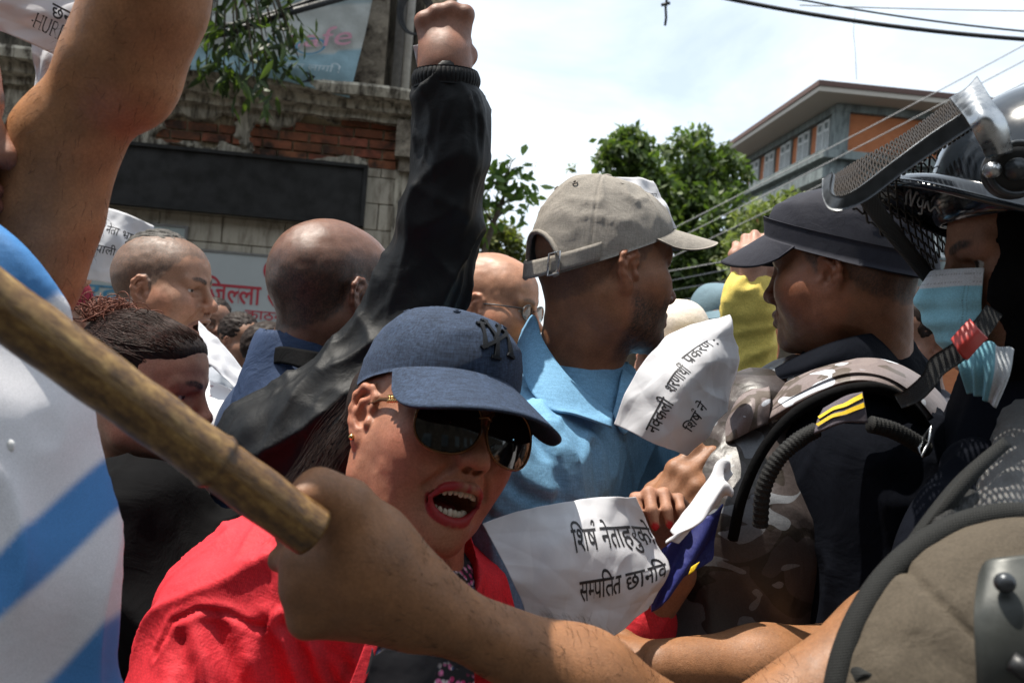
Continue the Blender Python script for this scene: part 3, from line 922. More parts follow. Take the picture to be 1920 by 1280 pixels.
# ------------------------------------------------------------------ lettering
_gc = {}
def glyph(ch, bold=0.0):
    bold = min(bold, .012)
    key = (ch, bold)
    if key in _gc: return _gc[key]
    cu = bpy.data.curves.new('t', 'FONT'); cu.body = ch; cu.resolution_u = 3; cu.fill_mode = 'FRONT'; cu.offset = bold
    ob = bpy.data.objects.new('t', cu); COL.objects.link(ob)
    dg = bpy.context.evaluated_depsgraph_get(); dg.update()
    me = ob.evaluated_get(dg).to_mesh()
    v = np.array([x.co[:2] for x in me.vertices]).reshape(-1, 2); f = [tuple(p.vertices) for p in me.polygons]
    ob.evaluated_get(dg).to_mesh_clear()
    bpy.data.objects.remove(ob); bpy.data.curves.remove(cu)
    _gc[key] = (v, f); return _gc[key]
def width_of(ch):
    """advance width, from the difference of two repeats"""
    if ch == 'ि': return .259
    a = glyph(ch + '।'); b = glyph('।')
    return a[0][:, 0].max() - b[0][:, 0].max()
def clip_right(v, f, x):
    bm = bmesh.new(); vs = [bm.verts.new((p[0], p[1], 0)) for p in v]
    for q in f:
        try: bm.faces.new([vs[i] for i in q])
        except Exception: pass
    bmesh.ops.bisect_plane(bm, geom=bm.verts[:] + bm.edges[:] + bm.faces[:], plane_co=(x, 0, 0), plane_no=(1, 0, 0), clear_outer=True)
    bm.verts.index_update()
    out = (np.array([p.co[:2] for p in bm.verts]).reshape(-1, 2), [tuple(w.index for w in q.verts) for q in bm.faces]); bm.free(); return out
def stroke2d(pts, w):
    pts = np.asarray(pts, float); t = np.gradient(pts, axis=0); t /= np.linalg.norm(t, axis=1)[:, None] + 1e-9
    n = np.stack([-t[:, 1], t[:, 0]], 1); w = np.full(len(pts), w) if np.ndim(w) == 0 else np.asarray(w)
    v = np.concatenate([pts + n*w[:, None]/2, pts - n*w[:, None]/2]); m = len(pts)
    return v, [(i, i + m, i + m + 1, i + 1) for i in range(m - 1)]
def deva(items, bold=0.0):
    """lay out Devanagari by hand: plain strings, ('h', c) half form, ('reph',), ('ra',), ('i', n) for the short-i sign"""
    V_ = []; Fc = []; n = 0; x = 0.0
    def put(v, f, dx=0.0):
        nonlocal n
        if len(v) == 0: return
        V_.append(v + [dx, 0]); Fc.extend([tuple(i + n for i in q) for q in f]); n += len(v)
    lastw = .5; lx = 0
    for it in items:
        if isinstance(it, str):
            for ch in it:
                if ch == ' ': x += .28; continue
                v, f = glyph(ch, bold); w = width_of(ch)
                if w < .08:                                      # a mark over or under the letter before
                    put(v, f, x)
                else:
                    put(v, f, x); lx = x; x += w; lastw = w
        elif it[0] == 'h':
            v, f = glyph(it[1], bold); w = width_of(it[1]); cut = v[:, 0].max() - it[2] if len(it) > 2 else w - .16
            v, f = clip_right(v, f, cut); put(v, f, x); lx = x; x += cut - .005
        elif it[0] == 'reph':
            a = np.linspace(rad(200), rad(-60), 9); c = np.array([x - .10, .78])
            put(*stroke2d(c + .085*np.stack([np.cos(a), np.sin(a)], 1), .05 + bold*1.5))
        elif it[0] == 'ra':
            put(*stroke2d(np.array([[x - .16, .20], [x - .26, .10], [x - .36, .03]]), .055 + bold*1.5))
    v = np.concatenate(V_); return v, Fc, x
def refine2d(v, f, ml):
    bm = bmesh.new(); vs = [bm.verts.new((p[0], p[1], 0)) for p in v]
    for q in f:
        try: bm.faces.new([vs[i] for i in q])
        except Exception: pass
    bmesh.ops.triangulate(bm, faces=bm.faces[:])
    for _ in range(4):
        le = [e for e in bm.edges if e.calc_length() > ml]
        if not le: break
        bmesh.ops.subdivide_edges(bm, edges=le, cuts=1); bmesh.ops.triangulate(bm, faces=[q for q in bm.faces if len(q.verts) > 3])
    bm.verts.index_update()
    out = np.array([p.co[:2] for p in bm.verts]).reshape(-1, 2), [tuple(w.index for w in q.verts) for q in bm.faces]; bm.free(); return out
def print_on(name, v, f, fn, mat, parent, off=.0006, toward=None, ml=None):
    """v in the patch's (u, v) units"""
    if ml: v, f = refine2d(v, f, ml)
    p = fn(v[:, 0], v[:, 1]); e = 2e-3
    n = np.cross(fn(v[:, 0] + e, v[:, 1]) - fn(v[:, 0] - e, v[:, 1]), fn(v[:, 0], v[:, 1] + e) - fn(v[:, 0], v[:, 1] - e))
    n /= np.linalg.norm(n, axis=1)[:, None] + 1e-12
    n *= np.sign((n*((CAM if toward is None else toward) - p)).sum(1))[:, None]
    return mesh(name, p + n*off, f, mat, parent, False, np.ones((len(p), 3)))
def fit(v, u0, v0, hgt, wid=None, slant=0.0, xmax=None):
    """glyph units -> patch units; baseline start (u0, v0), text height along -v"""
    v = np.array(v, float); k = wid / (xmax or v[:, 0].max())
    return np.stack([u0 + v[:, 0]*k, v0 - v[:, 1]*hgt + slant*v[:, 0]*k], 1)
# ------------------------------------------------------------------ ground
def mat_asphalt():
    t = NT('asphalt'); t.color(t.ramp(t.noise(3, 6, .65), [(.3, (.035, .034, .033)), (.7, (.065, .063, .06))])); t.p(Roughness=.9); t.bump(t.noise(160, 3), .5, .004); return t.m
g = mesh('ground', [(-400, -200, 0), (400, -200, 0), (400, 800, 0), (-400, 800, 0)], [(0, 1, 2, 3)], mat_asphalt(), None, False, np.ones((4, 3))); g['kind'] = 'structure'

# ------------------------------------------------------------------ old building on the left
def mat_stained(name, c1, c2, stain, amt=.5, scale=3.0, streak=True):
    t = NT(name)
    base = t.mix(t.ramp(t.noise(scale, 6, .65), [(.3, c1), (.7, c2)]), t.attr('col'), 1.0, 'MULTIPLY')
    sv = t.obj(scale=(5, 5, 1.0)) if streak else t.obj()
    s = t.ramp(t.noise(scale*.9, 7, .7, sv, .4), [(.5 - amt*.16, (0, 0, 0)), (.62, (1, 1, 1))])
    t.color(t.mix(base, stain, s)); t.p(Roughness=.92, Specular_IOR_Level=.2)
    b = t.bump(t.noise(26, 6, .65), .5, .012); t.bump(t.noise(150, 4), .4, .003, b)
    return t.m
M['plaster'] = mat_stained('plaster', (.46, .41, .32), (.60, .54, .44), (.08, .066, .05), .5, 3.2)
M['stone'] = mat_stained('stone', (.46, .42, .34), (.56, .51, .43), (.26, .22, .17), .25, 2.5)
M['upper_wall'] = mat_stained('upper_wall', (.13, .11, .085), (.22, .19, .145), (.022, .019, .015), .9, 2.0)  # stains over a base also darkened to stand in for overhang shade
M['pillar'] = mat_stained('pillar', (.34, .28, .21), (.42, .36, .28), (.03, .022, .016), .95, 4.5, False)
M['ochre'] = mat_stained('ochre', (.44, .36, .23), (.5, .42, .29), (.12, .09, .06), .4, 3)
M['brick'] = mat_stained('brick', (.26, .085, .048), (.36, .135, .075), (.07, .045, .035), .6, 6, False)
M['board_black'] = mat_plain('board_black', (.012, .011, .010), .75, nscale=4, var=.25)
M['signboard'] = mat_plain('signboard', (.42, .44, .43), .55, nscale=3, var=.07, bump=.05)
M['signgreen'] = mat_plain('signgreen', (.36, .40, .38), .6, nscale=3, var=.1)
M['pipe'] = mat_plain('pipe', (.20, .19, .18), .6, var=.25)
M['pipe_white'] = mat_plain('pipe_white', (.62, .59, .54), .5, var=.12)
M['cable'] = mat_plain('cable', (.010, .010, .011), .6, bump=0)
M['cable_grey'] = mat_plain('cable_grey', (.30, .30, .30), .6, bump=0)
K0 = P(748, 620, 8.4); K0[2] = 0
W1 = P(-200, 545, 7.9) - P(748, 620, 8.4); W1[2] = 0; W1 = nrm(W1)            # along the wall, to the left
WN = np.array([W1[1], -W1[0], 0]); WN = WN if WN @ (CAM - K0) > 0 else -WN     # out of the wall
UPZ = np.array([0, 0, 1.0])
def wz(px, py, off=0.0):
    """where the line of sight meets the wall: distance along it and height"""
    d = P(px, py, 1.0) - CAM; k = ((K0 + WN*off - CAM) @ WN)/(d @ WN); p = CAM + d*k - K0
    return p @ W1, p[2]
def wp(a, z, o=0.0): return K0 + W1*a + UPZ*z + WN*o
def wbox(mb, a0, a1, z0, z1, o0, o1, col=None): mb.box(wp(a0, z0, o0), W1*(a1 - a0), UPZ*(z1 - z0), WN*(o1 - o0), col)
def old_building():
    root = empty('building', wp(2.5, 0, -2), 'old plastered building with a stained ledge, bare bricks and a long black board', 'building')
    zc0 = wz(640, 226, .0)[1]; zc1 = wz(640, 196, .3)[1]; zb1 = wz(600, 228)[1]; zb0 = wz(600, 306)[1]
    L = 9.0
    def P1(name, mat, *boxes, parent=root):
        mb = MB(); [wbox(mb, *b) for b in boxes]; return mb.build(name, mat, parent)
    P1('wall', M['stone'], (0, L, 0, zb0 + .02, -4, -.03))
    P1('brick_backing', M['ochre'], (0, L, zb0 + .02, zb1 + .1, -4, -.05))
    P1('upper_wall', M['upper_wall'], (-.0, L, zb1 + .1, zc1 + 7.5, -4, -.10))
    # stone courses, block by block
    r_ = np.random.default_rng(4); z = .05; row = 0
    blk = []
    while z < zb0 - .02:
        h = .235; a = -.0 + (.0 if row % 2 else .28)
        if row % 2 == 0: blk.append((.0, .27, z, h))
        while a < 5.2:
            w = .55; blk.append((a, w - .007, z, h)); a += w
        z += h + .007; row += 1
    bm0 = None
    for i, (a, w, z, h) in enumerate(blk):
        h2 = min(h, zb0 + .0 - z)
        if h2 < .05: continue
        mb = MB(); o = .004 + .007*r_.random(); c = .90 + .18*r_.random()
        c_ = wp(a, z, 0)
        b = .006; v = []
        for (oo, ins) in ((-.04, 0), (o - b, 0), (o, b)):
            for (da, dz) in ((ins, ins), (w - ins, ins), (w - ins, h2 - ins), (ins, h2 - ins)): v.append(wp(a + da, z + dz, oo))
        f = [(8, 9, 10, 11)] + [(k*4 + i_, k*4 + (i_ + 1) % 4, k*4 + 4 + (i_ + 1) % 4, k*4 + 4 + i_) for k in (0, 1) for i_ in range(4)]
        mb.add(v, f, np.array([c, c*.98, c*.95])); mb.build('stone_block', M['stone'], root)
    # exposed bricks, each on its own, under broken plaster
    a_lo, a_hi = .02, 4.3; bh = (zb1 - zb0)/4.2
    def exposed(px, py):
        m = 0
        if 300 < px < 445 and 222 < py < 272 - .0*(px): m = 1
        if 478 < px < 745 and 222 + max(0, 540 - px)*.35 < py < 300: m = 1
        if px > 690 and py > 225: m = 1
        return m
    def px_of(p):
        r = p - CAM; z_ = r @ FV; return 960 + (r @ RV)/z_*FPX, 640 - (r @ UV)/z_*FPX
    for rr in range(5):
        z = zb0 + .01 + rr*bh; a = a_lo + (.0 if rr % 2 else -.14)
        while a < a_hi:
            w = .27; p_ = wp(a + w/2, z + bh/2); px, py = px_of(p_)
            if exposed(px, py) or exposed(px + 25, py) or exposed(px - 25, py):
                a0 = max(a, .0); mb = MB(); c = .7 + .6*r_.random(); o = -.03 + .022*r_.random()
                wbox(mb, a0, a + w - .02, z, z + bh - .018, -.10, o, (c, c*(.9 + .2*r_.random()), c)); mb.build('brick', M['brick'], root)
            a += w
    # plaster skin with its broken edge (a relief, thick where it still holds)
    na, nz_ = 260, 40; A, Z = np.meshgrid(np.linspace(0, 4.6, na), np.linspace(zb0, zb1 + .12, nz_))
    pts = np.array([wp(a, z) for a, z in zip(A.ravel(), Z.ravel())]); pp = np.array([px_of(p) for p in pts])
    nzv = vnoise(pts*np.array([7, 7, 9]))*16 + vnoise(pts*22)*7
    ex = np.array([exposed(x + n_*1.1, y + n_*.8) for (x, y), n_ in zip(pp, nzv)]).astype(float).reshape(nz_, na)
    ex = (ex + np.roll(ex, 1, 0) + np.roll(ex, 1, 1) + np.roll(ex, -1, 1))/4
    off = .022 - ex.ravel()*.12 + .004*vnoise(pts*14)
    mesh('plaster_skin', pts + WN*off[:, None], grid_quads(na, nz_)[:, ::-1], M['plaster'], root, True, np.ones((len(pts), 3)))
    # ledge with its mouldings
    prof = [(.02, zc0), (.10, zc0 + .005), (.11, zc0 + .06), (.20, zc0 + .08), (.22, zc0 + .15), (.34, zc0 + .17), (.36, zc0 + .24), (.34, zc0 + .27), (-.12, zc0 + .30)]
    nseg = 120; aa = np.linspace(-.22, L, nseg); V_ = []
    for a in aa:
        for (o, z) in prof:
            j = .012*vnoise(np.array([[a*4, z*9, 1.0]]))[0]; V_.append(wp(a, z + j*.6, o + j))
    n_ = len(prof); f = [(i*n_ + k, i*n_ + k + 1, (i+1)*n_ + k + 1, (i+1)*n_ + k) for i in range(nseg-1) for k in range(n_-1)] + [tuple(range(n_))[::-1]]
    mesh('ledge', V_, f, M['plaster'], root, False, np.ones((len(V_), 3)))
    # corner bracket under the ledge, corner pilaster
    P1('corner_bracket', M['pillar'], (-.10, .16, zb0 + .10, zc0 + .02, -.02, .20), (-.06, .12, zb0 - .02, zb0 + .10, -.02, .13))
    P1('corner_pilaster', M['plaster'], (-.05, .14, 0, zb0 - .02, -.03, .05))
    # upper pillar and pipes
    za = zc0 + .30; a0 = wz(745, 100)[0]; a1 = wz(655, 100)[0]
    P1('pillar', M['pillar'], (a0 + .10, a1 + .02, za, za + 4, -.10, .06))
    P1('side_wall', M['ochre'], (-.30, .06, za, za + 5, -3, -.12))
    mb = MB(); a_ = wz(748, 100)[0]; mb.tube([wp(a_, za - .02, .10), wp(a_, za + 4, .10)], .045, 10); mb.build('drain_pipe', M['pipe'], root, True)
    mb = MB(); a_ = wz(764, 100)[0]; mb.tube([wp(a_, za - .02, .08), wp(a_, za + 4, .08)], .042, 10); mb.build('drain_pipe', M['pipe_white'], root, True)
    mb = MB(); c = wp(wz(778, 45)[0], wz(778, 45)[1], .25)
    for k in range(5):
        t = np.linspace(0, 2*math.pi, 22); mb.tube(c + np.outer(np.cos(t), W1)*(.11 + .012*k) + np.outer(np.sin(t), UPZ)*(.17 + .01*k) + WN*(.02*k), .007, 5, cap=False)
    mb.build('cable_coil', M['cable'], root, True)
    # the long black board
    A0, Z0 = wz(683, 318, .14); A1, _ = wz(150, 270, .14); _, Zb = wz(672, 418, .14); zl = wz(240, 276, .14)[1]
    bo = P1('black_board', M['board_black'], (A0, A1, Zb, Z0 + .01, .03, .14))
    P1('board_frame', M['board_black'], (A0 - .02, A1 + .02, Z0 + .01, Z0 + .04, .02, .17), (A0 - .02, A1 + .02, Zb - .03, Zb, .02, .17), (A0 - .03, A0, Zb - .03, Z0 + .04, .02, .17), parent=bo)
    # two-storey recess and shutters far left, dark
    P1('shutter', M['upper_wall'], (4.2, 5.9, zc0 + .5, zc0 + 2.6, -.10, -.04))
    # ---- signs on the wall (things of their own)
    def sign(name, label, c, mat, mats_text):
        (x0, y0), (x1, y1) = c; a_l, zt = wz(x0, y0, .05); a_r, zb_ = wz(x1, y1, .05)
        mb = MB(); wbox(mb, a_r, a_l, zb_, zt, .02, .055); o = mb.build(name, mat); tag(o, label, 'sign')
        mb = MB(); t_ = .018
        for b in ((a_r - t_, a_l + t_, zt, zt + t_), (a_r - t_, a_l + t_, zb_ - t_, zb_), (a_r - t_, a_r, zb_, zt), (a_l, a_l + t_, zb_, zt)): wbox(mb, b[0], b[1], b[2], b[3], .018, .065)
        mb.build('sign_frame', M['pipe'], o)
        fn = lambda u, v: wp(0, 0, .0551) + np.outer(a_l + (a_r - a_l)*np.asarray(u), W1) + np.outer(zt + (zb_ - zt)*np.asarray(v), UPZ)
        return o, fn, (a_l - a_r), (zt - zb_)
    o, fn, w, h = sign('sign', 'white wall board with red lettering partly hidden by the bald head', ((372, 470), (640, 640)), M['signboard'], None)
    v, f, x = deva(['ि', 'ज', ('h', 'ल'), 'ला ', 'सम', ('h', 'न'), 'वय'], .012)
    print_on('lettering', fit(v, .055, .62, .36, .86), f, fn, M['red_ink'], o, .004)
    v, f, x = deva(['काठमाडौं'], .01); print_on('lettering', fit(v, .34, .80, .165, .40), f, fn, M['red_ink'], o, .004)
    v, f, x = deva(['२०७८'], .01); print_on('lettering', fit(v, .40, .95, .13, .22), f, fn, M['red_ink'], o, .004)
    t = np.linspace(0, 2*math.pi, 25); v2, f2 = stroke2d(np.stack([.50 + .05*np.cos(t), .17 + .12*np.sin(t)], 1), .022); print_on('emblem', v2, f2, fn, M['red_ink'], o, .004)
    v2, f2 = stroke2d(np.stack([.50 + .022*np.cos(t), .17 + .055*np.sin(t)], 1), .02); print_on('emblem', v2, f2, fn, M['red_ink'], o, .004)
    o, fn, w, h = sign('sign', 'pale wall board with blue lettering behind the man with shaved temples', ((95, 405), (335, 596)), M['signgreen'], None)
    v, f, x = deva(['तुरद'], .015); print_on('lettering', fit(v, .12, .86, .24, .46), f, fn, M['blue_ink'], o, .004)
    v, f, x = deva(['कार्यालय काठमाडौं']); print_on('lettering', fit(v, .12, .97, .07, .5), f, fn, M['blue_ink'], o, .004)
    t = np.linspace(0, 2*math.pi, 25); v2, f2 = stroke2d(np.stack([.80 + .10*np.cos(t), .16 + .12*np.sin(t)], 1), .03); print_on('emblem', v2, f2, fn, M['pale_ink'], o, .004)
    # torn banner over the ledge
    D = lambda px, py, o_: wp(*wz(px, py, o_), o_)
    ctrl = np.array([[D(300, -40, .5), D(420, -45, .46), D(560, -40, .40), D(706, -40, .30)], [D(300, 30, .48), D(430, 45, .47), D(560, 60, .36), D(688, 50, .27)],
                     [D(300, 92, .44), D(430, 105, .42), D(545, 122, .42), D(668, 130, .28)], [D(310, 128, .40), D(440, 140, .44), D(530, 152, .38), D(655, 184, .30)]])
    bfn = patch_fn(ctrl)
    def bcol(u, v, p):
        c = np.tile(np.array([.47, .48, .45]), (len(p), 1)); m = v > .56 + .05*np.sin(u*5); c[m] = (.27, .40, .45); m = v < .17; c[m] = (.30, .36, .37)
        return c*(1 + .12*vnoise(p*3))[:, None]
    b = patch_obj('banner', ctrl, 70, 40, M['dull_cloth'], None, .004, lambda u, v, p: .02*vnoise(p*4) + .01*vnoise(p*9), bcol)
    tag(b, 'faded white and blue banner hanging slack above the ledge', 'banner')
    fnb = lambda u, v: bfn(u, v) + WN*.03
    v, f, x = deva(['café'.replace('é', 'e')], .0); print_on('lettering', fit(v, .60, .47, .22, .34, 0), f, fnb, M['pink_ink'], b, .004)
    v, f, x = deva(['समाजका लागि !']); print_on('lettering', fit(v, .50, .72, .11, .42, .02), f, fnb, M['pale_ink'], b, .004)
    for cu, cv, r_2 in ((.74, .47, .07), (.56, .44, .035)):
        v2, f2 = stroke2d(np.stack([cu + r_2*np.cos(t), cv + r_2*1.0*np.sin(t)], 1), .012); print_on('motif', v2, f2, fnb, M['blue_ink'], b, .004)
    bl = np.array([[.76, .76], [.80, .82], [.79, .92], [.74, .99]]); v2, f2 = stroke2d(bl, [.01, .03, .025, .01]); print_on('motif', v2, f2, fnb, M['ink'], b, .004)
old_building()

# ------------------------------------------------------------------ leaves and trees
def mat_leaf(name):
    t = NT(name); c = t.attr('col'); t.color(t.mix(c, t.ramp(t.noise(40, 3), [(.3, (.8,)*3), (.7, (1.2,)*3)]), 1.0, 'MULTIPLY')); t.p(Roughness=.5, Specular_IOR_Level=.4)
    tr = t.new('ShaderNodeBsdfTranslucent'); t.l.new(t.mix(c, (1.7, 1.9, .7), 1.0, 'MULTIPLY'), tr.inputs['Color'])
    ms = t.new('ShaderNodeMixShader'); ms.inputs['Fac'].default_value = .32
    t.l.new(t.b.outputs['BSDF'], ms.inputs[1]); t.l.new(tr.outputs['BSDF'], ms.inputs[2]); t.l.new(ms.outputs[0], t.n['Material Output'].inputs['Surface']); return t.m
M['leaf'] = mat_leaf('leaf')
M['bark'] = mat_plain('bark', (.11, .085, .06), .9, nscale=8, var=.3, bump=.6, bscale=30, bdist=.02)
def leaf_cloud(name, parent, blobs, n, size, cols, seed, droop=.4, density=.55):
    r_ = np.random.default_rng(seed); cs = np.array([b[0] for b in blobs]); rs = np.array([b[1] for b in blobs]); w = rs**2.2; w /= w.sum()
    # twig clumps, then leaves round each clump
    nc = max(30, n//26); ib = r_.choice(len(blobs), nc, p=w); d = r_.normal(size=(nc, 3)); d /= np.linalg.norm(d, axis=1)[:, None]
    rad_ = rs[ib]*(density + (1 - density)*r_.random(nc)**.5)*(1 + .22*vnoise(d*2.3 + ib[:, None]*3.1)); cc = cs[ib] + d*rad_[:, None]*np.array([1, 1, .92])
    tone = .62 + .76*r_.random(nc)
    k = r_.integers(0, nc, n); c = cc[k] + r_.normal(size=(n, 3))*np.array([1, 1, .75])*rs[ib[k]][:, None]*.13
    a = r_.normal(size=(n, 3)); a[:, 2] -= droop; a /= np.linalg.norm(a, axis=1)[:, None]; b = np.cross(a, r_.normal(size=(n, 3))); b /= np.linalg.norm(b, axis=1)[:, None]
    s = size*(.6 + .8*r_.random(n))[:, None]
    v = np.stack([c, c + a*s*.5 + b*s*.24, c + a*s, c + a*s*.5 - b*s*.24], 1).reshape(-1, 3); q = np.arange(n*4).reshape(n, 4)
    col = np.array(cols)[r_.integers(0, len(cols), n)]*tone[k][:, None]*(.85 + .3*r_.random(n))[:, None]
    o = mesh(name, v, q, M['leaf'], parent, False, np.repeat(col, 4, 0)); o['kind'] = 'stuff'; return o
GREENS = [(.085, .125, .035), (.065, .105, .03), (.11, .15, .045), (.05, .08, .025)]
LIGHT = [(.15, .18, .07), (.12, .155, .06), (.17, .19, .085)]
def tree(base_px, d, blobs, n, size, cols, label, seed, cat='tree', trunk_r=.28):
    b = P(base_px, 700, d); b[2] = 0; root = empty('tree', b, label, cat, 'trees beyond the crowd'); bl = [(P(x, y, d + dd), r*d/FPX) for x, y, dd, r in blobs]
    mb = MB(); top = np.mean([c for c, _ in bl], 0); mb.tube([b, b*.5 + top*.5 + [.2, 0, -.4], top], [trunk_r, trunk_r*.7, trunk_r*.35], 9)
    for c, r in bl: mb.tube([b*.35 + top*.65, (b*.35 + top*.65)*.5 + c*.5 + [0, 0, .3*r], c], [trunk_r*.4, trunk_r*.25, trunk_r*.08], 6)
    mb.build('trunk', M['bark'], root, True); leaf_cloud('crown', root, bl, n, size, cols, seed)
tree(1190, 24, [(1178, 290, 0, 52), (1160, 330, .5, 45), (1205, 345, 0, 50), (1180, 400, 0, 70), (1150, 470, 0, 80)], 9000, .24, GREENS, 'dark leafy tree rising just above the grey cap', 1)
tree(1310, 26, [(1290, 305, 0, 62), (1345, 330, .6, 62), (1275, 370, 0, 60), (1330, 420, -.5, 80), (1265, 470, 0, 90), (1360, 500, 0, 70), (1300, 560, 0, 90)], 15000, .25, GREENS, 'tall dense tree beside the brick building', 2)
tree(1450, 22, [(1440, 425, 0, 62), (1490, 410, 0, 60), (1530, 430, 0, 55), (1420, 490, 0, 70), (1480, 510, 0, 80), (1540, 500, 0, 70)], 12000, .16, LIGHT, 'pale feathery tree in front of the brick building', 3)
tree(1085, 30, [(1080, 335, 0, 36), (1110, 350, 0, 34), (1095, 390, 0, 50)], 700, .20, LIGHT, 'thin sparse treetop left of the dark leafy tree', 4, trunk_r=.08)
tree(920, 14, [(915, 430, 0, 34), (940, 455, 0, 36), (900, 470, 0, 40), (975, 470, 0, 30)], 2600, .10, [(.12, .13, .04), (.09, .11, .03)], 'yellowish bush under the young broad-leaved tree', 5, 'bush', .06)
def leaf_mesh(L, w):
    v = [(0, 0, 0), (w*.5, L*.35, .012*L), (w*.36, L*.72, -.02*L), (0, L, -.12*L), (-w*.36, L*.72, -.02*L), (-w*.5, L*.35, .012*L), (0, L*.4, -.03*L)]
    me = bpy.data.meshes.new('leaf'); me.from_pydata(v, [], [(0, 1, 6), (1, 2, 6), (2, 3, 6), (3, 4, 6), (4, 5, 6), (5, 0, 6)]); me.polygons.foreach_set('use_smooth', [True]*6); return me
def leafy(root, tips, L, w, n, cols, seed, droop=.9, spread=.10):
    r_ = np.random.default_rng(seed); me_s = []
    for c in cols:
        me = leaf_mesh(L, w); ca = me.color_attributes.new('col', 'FLOAT_COLOR', 'POINT'); ca.data.foreach_set('color', np.tile([*c, 1], (len(me.vertices), 1)).astype(np.float32).ravel()); me.materials.append(M['leaf']); me_s.append(me)
    loc = world_loc(root)
    for i in range(n):
        t = tips[r_.integers(len(tips))]; p = t + r_.normal(size=3)*spread; d = nrm(np.array([r_.normal(), r_.normal()*.7, -droop + .5*r_.normal()])); sd = nrm(np.cross(d, r_.normal(size=3))); nn = np.cross(sd, d)
        o = bpy.data.objects.new('leaf', me_s[r_.integers(len(me_s))]); COL.objects.link(o); o.parent = root; s = .65 + .6*r_.random()
        q = p - loc; o.matrix_local = Matrix(((sd[0]*s, d[0]*s, nn[0]*s, q[0]), (sd[1]*s, d[1]*s, nn[1]*s, q[1]), (sd[2]*s, d[2]*s, nn[2]*s, q[2]), (0, 0, 0, 1)))
def young_tree():
    d = 9.0; b = P(902, 700, d); b[2] = 0; root = empty('tree', b, 'young broad-leaved tree with a thin stem between the raised sleeve and the grey cap', 'tree')
    mb = MB(); st = [b, P(905, 480, d), P(925, 420, d), P(948, 360, d), P(952, 310, d)]; mb.tube(st, [.05, .035, .028, .018, .008], 7); tips = []
    for (x0, y0), (x1, y1) in (((925, 420), (890, 380)), ((945, 370), (985, 350)), ((945, 365), (915, 335)), ((950, 330), (978, 315)), ((950, 330), (935, 305)), ((930, 410), (965, 395)), ((948, 350), (960, 300)), ((920, 440), (895, 425)), ((940, 385), (1000, 355)), ((951, 320), (945, 345)), ((935, 400), (925, 365))):
        e = P(x1, y1, d + .2*math.sin(x1)); s_ = P(x0, y0, d); mb.tube([s_, s_*.5 + e*.5 + [0, 0, .04], e], [.012, .008, .004], 5); tips += [e, s_*.4 + e*.6]
    mb.build('trunk', M['bark'], root, True)
    leafy(root, tips, .135, .065, 210, [(.12, .20, .045), (.09, .16, .035), (.06, .115, .03), (.15, .22, .06)], 6, .8, .075)
young_tree()
def overhang():
    o0 = wp(*wz(470, 40, 1.0), 1.0); root = empty('tree', (o0[0], o0[1], 0), 'dark drooping tree branch hanging in front of the faded banner', 'tree')
    g_ = lambda x, y, o=1.0: wp(*wz(x, y, o), o)
    mb = MB(); tr = g_(60, 500, 1.6); tr[2] = 0; tips = []
    mb.tube([tr, g_(80, 200, 1.6), g_(200, 20, 1.6), g_(330, -60, 1.4), g_(470, -80, 1.1)], [.09, .08, .07, .05, .03], 7)
    for x, y in ((540, 60), (560, 40), (500, 70), (490, 160), (470, 120), (440, 90), (420, 60), (400, 30), (460, 20), (510, 10), (560, 110), (530, 130), (450, 150), (480, 175), (400, 100), (385, 130), (540, 90), (360, 60), (420, 130), (500, 110)):
        e = g_(x, y, 1.0 + .2*math.sin(x*.7 + y)); s_ = g_(440 + (x - 470)*.4, -60, 1.15); mb.tube([s_, s_*.5 + e*.5 + [0, 0, .12], e], [.018, .010, .004], 5); tips += [e, s_*.3 + e*.7 + [0, 0, .03]]
    mb.build('trunk', M['bark'], root, True)
    leafy(root, tips, .17, .045, 285, [(.045, .075, .02), (.03, .05, .015), (.07, .105, .028), (.025, .04, .012)], 9, 1.3, .085)
overhang()

